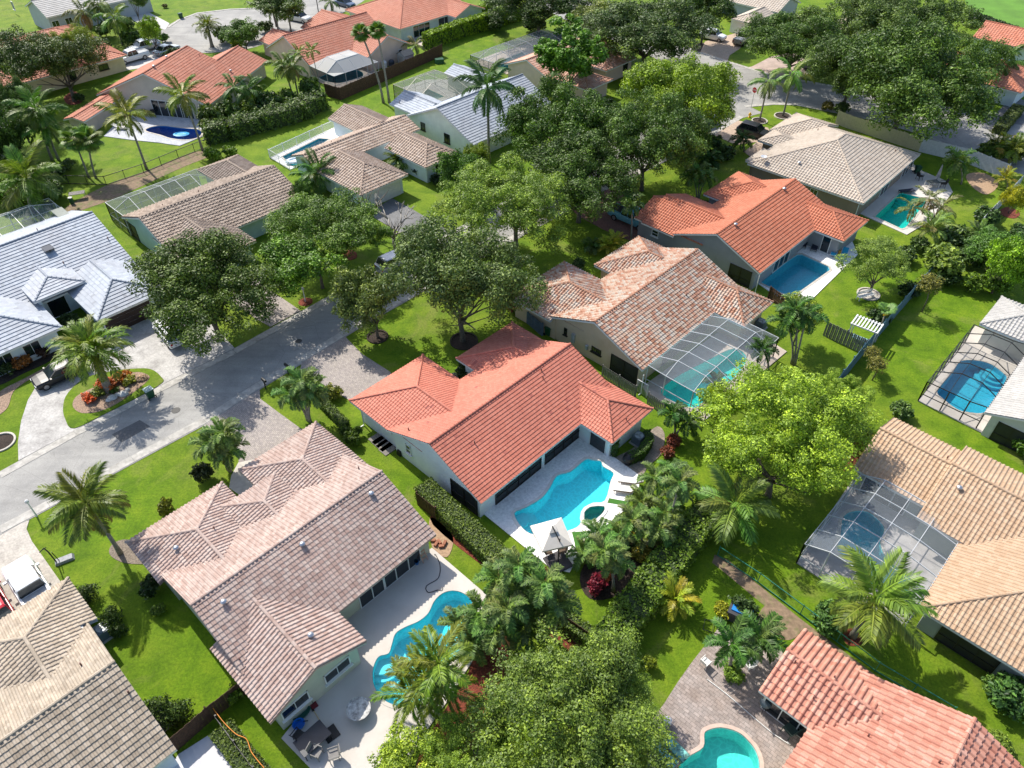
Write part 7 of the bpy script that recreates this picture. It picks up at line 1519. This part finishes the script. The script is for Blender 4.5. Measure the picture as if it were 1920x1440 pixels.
bench((1458, 1346), -43, 1.7, BLACK, 'black bench under the salmon eave'); bench((1621, 560), 20, 1.9, WHITE, 'white bench at the foot of the leaning pool tree', 0); chair((1477, 1376), 120, M('black_green_metal', (.03, .06, .05), .5), 'dark metal armchair in the corner of the paver patio', sc=1.3)
r = thing('storage_cart', (1384, 1158), 'dark cart with a bright blue top covered by vines', 'cart', math.radians(-30)); mb = MB(); mb.box((0, 0, .45), (1.5, 1.1, .9)); mb.build('body', M('dark_cart', (.05, .05, .06), .8), r)
mb = MB(); mb.box((.1, .1, .95), (1.35, .75, .1)); mb.build('top', M('bright_blue_top', (.01, .22, .62), .5), r)
for k, (p, hd) in enumerate((((1262, 1405), 130), ((1240, 1418), 130))): lounger(p, hd, M('lounger_green', (.05, .25, .20), .6), simple('tropical_print_%d' % k, (.14, .36, .32), .8, .9, 2.2), ('lounger with a green leaf print near the rounded green pool, right one', 'lounger with a green leaf print near the rounded green pool, left one')[k], back=12)
r = thing('garden_stool', (1250, 1358), 'round white stool on the paver patio', 'stool', 0, None, .1); mb = MB(); mb.lathe((0, 0, 0), [(.22, 0), (.27, .25), (.24, .5), (.04, .53)], 14); mb.build('stool', WPL, r)
r = thing('ladder_rack', (1345, 1180), 'thin metal rack lying at the edge of the paver patio', 'rack', math.radians(-20), None, .12)
for k in range(4): mb = MB(); mb.bar((-.9+.6*k, -.4, 0), (-.9+.6*k, .4, 0), .03); mb.build('bar', DARK, r)
mb = MB(); mb.bar((-.95, -.4, 0), (.95, -.4, 0), .03); mb.bar((-.95, .4, 0), (.95, .4, 0), .03); mb.build('side_rail', DARK, r)
# pergola
r = thing('pergola', (1613, 640), 'small white slatted pergola beside the blue fence', 'pergola', math.radians(-38)); 
for sx in (-1, 1):
    for sy in (-1, 1): mb = MB(); mb.box((sx*1.15, sy*.75, 1.0), (.1, .1, 2.0)); mb.build('post', WHITE, r)
    mb = MB(); mb.box((0, sx*.75, 2.04), (2.6, .1, .12)); mb.build('beam', WHITE, r)
for k in range(9): mb = MB(); mb.box((-1.2+.3*k, 0, 2.13), (.13, 1.8, .06)); mb.build('slat', WHITE, r)
mb = MB(); mb.box((0, -.2, .45), (1.6, .6, .08)); mb.build('swing_seat', M('pale_blue_seat', (.3, .55, .6), .6), r)
# closed parasol
r = thing('closed_parasol', (1753, 345), 'closed grey parasol standing on the deck of the hipped house', 'umbrella', 0, None, .08); mb = MB(); mb.tube([(0, 0, 0), (0, 0, 2.6)], .03, 6); mb.build('pole', DARK, r); mb = MB(); mb.lathe((0, 0, .9), [(.25, 0), (.22, .4), (.1, 1.4), (.02, 1.7)], 9); mb.build('canopy', M('grey_canvas', (.32, .31, .31), .9), r)
lounger((1698, 363), 10, BLACK, CD, 'black flat lounger at the head of the green turquoise pool', back=3)
r = thing('garden_shed', (762, 122), 'pale grey garden shed with a dark roof behind the brown fence', 'shed', TH-.05); mb = MB(); mb.box((0, 0, .95), (2.0, 1.9, 1.9)); mb.add([(-1, -.95, 1.9), (-1, .95, 1.9), (-1, 0, 2.45), (1, -.95, 1.9), (1, .95, 1.9), (1, 0, 2.45)], [(0, 1, 2), (5, 4, 3)]); mb.build('wall', M('shed_grey', (.42, .42, .42), .8), r)
for s in (-1, 1): mb = MB(); mb.add([(-1.1, s*1.08, 1.86), (1.1, s*1.08, 1.86), (1.1, 0, 2.5), (-1.1, 0, 2.5), (-1.1, s*1.08, 1.8), (1.1, s*1.08, 1.8), (1.1, 0, 2.44), (-1.1, 0, 2.44)], [(0, 1, 2, 3), (7, 6, 5, 4), (0, 4, 5, 1)]); mb.build('roof', M('shed_roof', (.06, .07, .08), .8), r)
mb = MB(); mb.box((-1.02, 0, .9), (.05, 1.2, 1.6)); mb.build('door', M('shed_door', (.34, .31, .28), .7), r)
for k, (p, m3, l) in enumerate((((721, 128), WPL, 'white tank beside the peach gable'), ((735, 126), M('dark_blue_tank', (.03, .04, .06), .5), 'dark blue tank between white tank and shed'))):
    r = thing('water_tank', p, l, 'tank'); mb = MB(); mb.lathe((0, 0, 0), [(.45, 0), (.48, .1), (.48, 1.0), (.3, 1.2), (.05, 1.22)], 14); mb.build('tank', m3, r)
table((148, 372), 20, 1.8, .9, GREYWOOD, 'weathered grey garden table at the end of the bare soil strip', z=0); r = thing('utility_pedestal', (136, 382), 'small green utility box with a white cap beside the grey table', 'utility box'); mb = MB(); mb.box((0, 0, .4), (.35, .3, .8)); mb.build('box', BG, r); mb = MB(); mb.box((0, 0, .82), (.4, .35, .08)); mb.build('cap', WHITE, r)
r = thing('utility_transformer', (824, 118), 'dark green transformer box on the lawn below the clipped hedge', 'utility box', .3); mb = MB(); mb.box((0, 0, .35), (1.5, 1.0, .7), taper=.93); mb.build('box', BG, r)
r = thing('swim_float', (553, 306), 'white and turquoise swan float at the end of the narrow pool', 'pool float', .4, None, .1); mb = MB(); mb.lathe((0, 0, 0), [(1.0, .1), (1.25, .25), (1.1, .42), (.7, .45), (.6, .3)], 20, sy=.65); mb.build('ring', M('float_white', (.62, .72, .80), .4), r); mb = MB(); mb.lathe((.3, -.5, 0), [(.9, .05), (1.0, .15), (.8, .2)], 16, sy=.5); mb.build('wing', M('float_turquoise', (.02, .45, .45), .4), r)
r = thing('pool_float', (340, 252), 'light blue ring float in the dark blue pool', 'pool float', 0, None, .0); mb = MB(); mb.lathe((0, 0, 0), [(.85, -.05), (1.15, .06), (.85, .16), (.7, .06)], 20, sy=.7); mb.build('ring', M('float_blue', (.05, .38, .68), .4), r)
for k, p in enumerate(((225, 243), (232, 236))): lounger(p, 170, BLACK, CW, ('white lounger on the blue grey deck, lower one', 'white lounger on the blue grey deck, upper one')[k])
table((285, 212), 10, 2.4, 1.0, DARK, 'long dining table under the covered patio of the salmon orange house'); table((275, 207), 10, 2.0, .9, DARK, 'dark outdoor sofa table under the covered patio')
for k, p in enumerate(((280, 219), (289, 218), (297, 214))): chair(p, 90+20*k, RATT, ('dark chair at the long dining table, left one', 'dark chair at the long dining table, middle one', 'dark chair at the long dining table, right one')[k], sc=1.2)
r = thing('round_grill', (1376, 522), 'black round grill table beside the orange house corner', 'grill', 0, None, .08); mb = MB(); mb.lathe((0, 0, 0), [(.5, 0), (.62, .6), (.6, .75), (.05, .78)], 20); mb.build('drum', BLACK, r)
# basketball hoop frame on the lower left lawn
r = thing('portable_hoop', (116, 1053), 'black portable basketball hoop frame on the lower left lawn with its grey base', 'basketball hoop', math.radians(30)); mb = MB(); mb.box((.2, 0, .12), (1.3, .55, .22), taper=.85); mb.build('base', M('hoop_base_grey', (.30, .31, .32), .7, .15, 7), r)
mb = MB(); tp = V3(P((82, 1028), 2.3))-r.location; tp.rotate(Matrix.Rotation(-math.radians(30), 3, 'Z')); mb.tube([(-.3, 0, .2), (-.35, 0, 1.4), tuple(tp)], .05, 6); mb.tube([(-.1, 0, .2), (-.2, 0, 1.3)], .03, 6); mb.build('pole', BLACK, r)
mb = MB(); q = V3(P((74, 1036), 2.0))-r.location; q.rotate(Matrix.Rotation(-math.radians(30), 3, 'Z')); mb.tube([tuple(tp), tuple(q)], .035, 6); mb.tube([tuple(tp+Vector((.15, 0, 0))), tuple(q+Vector((.1, .1, 0)))], .03, 6); mb.build('arm', BLACK, r)
# boulders round the front beds
STW = M('white_boulder', (.55, .55, .55), .8, .12, 3)
for k, (x, y) in enumerate([(212, 748), (222, 742), (232, 741), (205, 752), (240, 733)]):
    c = P((x, y)); mb = MB(); rg = random.Random(k); s = rg.uniform(.2, .36); mb.lathe((0, 0, 0), [(s, 0), (s*1.15, s*.3), (s*.8, s*.7), (s*.2, s*.85)], 8, sx=rg.uniform(.8, 1.3)); o = mb.build('boulder', STW, loc=(c[0], c[1], .08)); tag(o, ['white boulder at the left of the row in the drive island', 'second white boulder from the left in the drive island', 'middle white boulder in the drive island', 'low white boulder nearest to the street in the drive island', 'white boulder at the right of the row in the drive island'][k], 'boulder', 'white boulders in the drive island')
for k, (x, y) in enumerate([(708, 822), (714, 828), (722, 835), (728, 842)]):
    c = P((x, y)); mb = MB(); mb.box((0, 0, .03), (1.3, .95, .08)); o = mb.build('paving_slab', M('grey_paving_slab', (.22, .20, .18), .9, .15, 3), loc=(c[0], c[1], 0), rz=TH); tag(o, ['grey paving slab beside the coral garage wall, first from the street', 'grey paving slab beside the coral garage wall, second from the street', 'grey paving slab beside the coral garage wall, third from the street', 'grey paving slab beside the coral garage wall, last from the street'][k], 'paving slab', 'paving slabs along the coral house')
for k, pts in enumerate(([(1140, 935), (1178, 942), (1176, 950), (1139, 944)], [(1072, 999), (1087, 998), (1095, 1027), (1081, 1034)])):
    o = sheet('turf_strip', G(pts), .10, M('artificial_turf', (.05, .17, .02), .95, .1, 12), skirt=.015); o['kind'] = 'structure'
for k, (x, y) in enumerate([(812, 1015), (818, 1022), (824, 1018), (828, 1026), (834, 1020)]):
    c = P((x, y)); mb = MB(); mb.box((0, 0, .1), (.4, .2, .2)); o = mb.build('brick', M('terracotta_brick', (.34, .14, .08), .9), loc=(c[0], c[1], .03), rz=k*1.1); tag(o, ['red brick at the left of the loose pile behind the rose beige house', 'red brick lowest in the loose pile behind the rose beige house', 'red brick in the middle of the loose pile', 'red brick nearest to the deck corner', 'red brick at the right of the loose pile'][k], 'brick', 'loose bricks behind the rose beige house')
# steps inside the pools
SP = [o for o in bpy.data.objects if o.name.startswith('swimming_pool')]
def steps(pi, px, n, r0, arc=1, depth=1.25, col=(.35, .70, .76)):
    r = SP[pi]; c = P(px); mb = MB()
    for k in range(n): mb.lathe((c[0], c[1], 0), [(r0*(1-.24*k), -depth+.02), (r0*(1-.24*k), -depth+.3+.27*k), (.05, -depth+.3+.27*k)], 22)
    mb.build('steps', simple('step_plaster_%d' % pi, col, .8, .05, 3), r, loc=-r.location)
steps(0, (973, 968), 3, 1.5); steps(1, (716, 1236), 3, 1.6); steps(6, (1868, 694), 3, 1.5, col=(.10, .45, .6)); steps(5, (1693, 368), 3, 1.3, col=(.08, .55, .52))

# downspouts on the near houses
def spout(house_key, px, z=2.3, col=None):
    h, fr, W_ = HG[house_key]; c = P(px, z)
    mb = MB(); mb.tube([(0, 0, z), (0, 0, .25), (.0, 0, .12)], .045, 6); mb.tube([(0, 0, .12), (-.25, -.2, .06)], .045, 6); mb.build('downspout', col or ALU, h, loc=V3(c*[1, 1, 0])-h.location)
spout('multi', (1207, 703)); spout('coral', (676, 762)); spout('greytan', (1612, 380)); spout('greytan', (1416, 306)); spout('orange', (1424, 517)); spout('taupe', (300, 462))
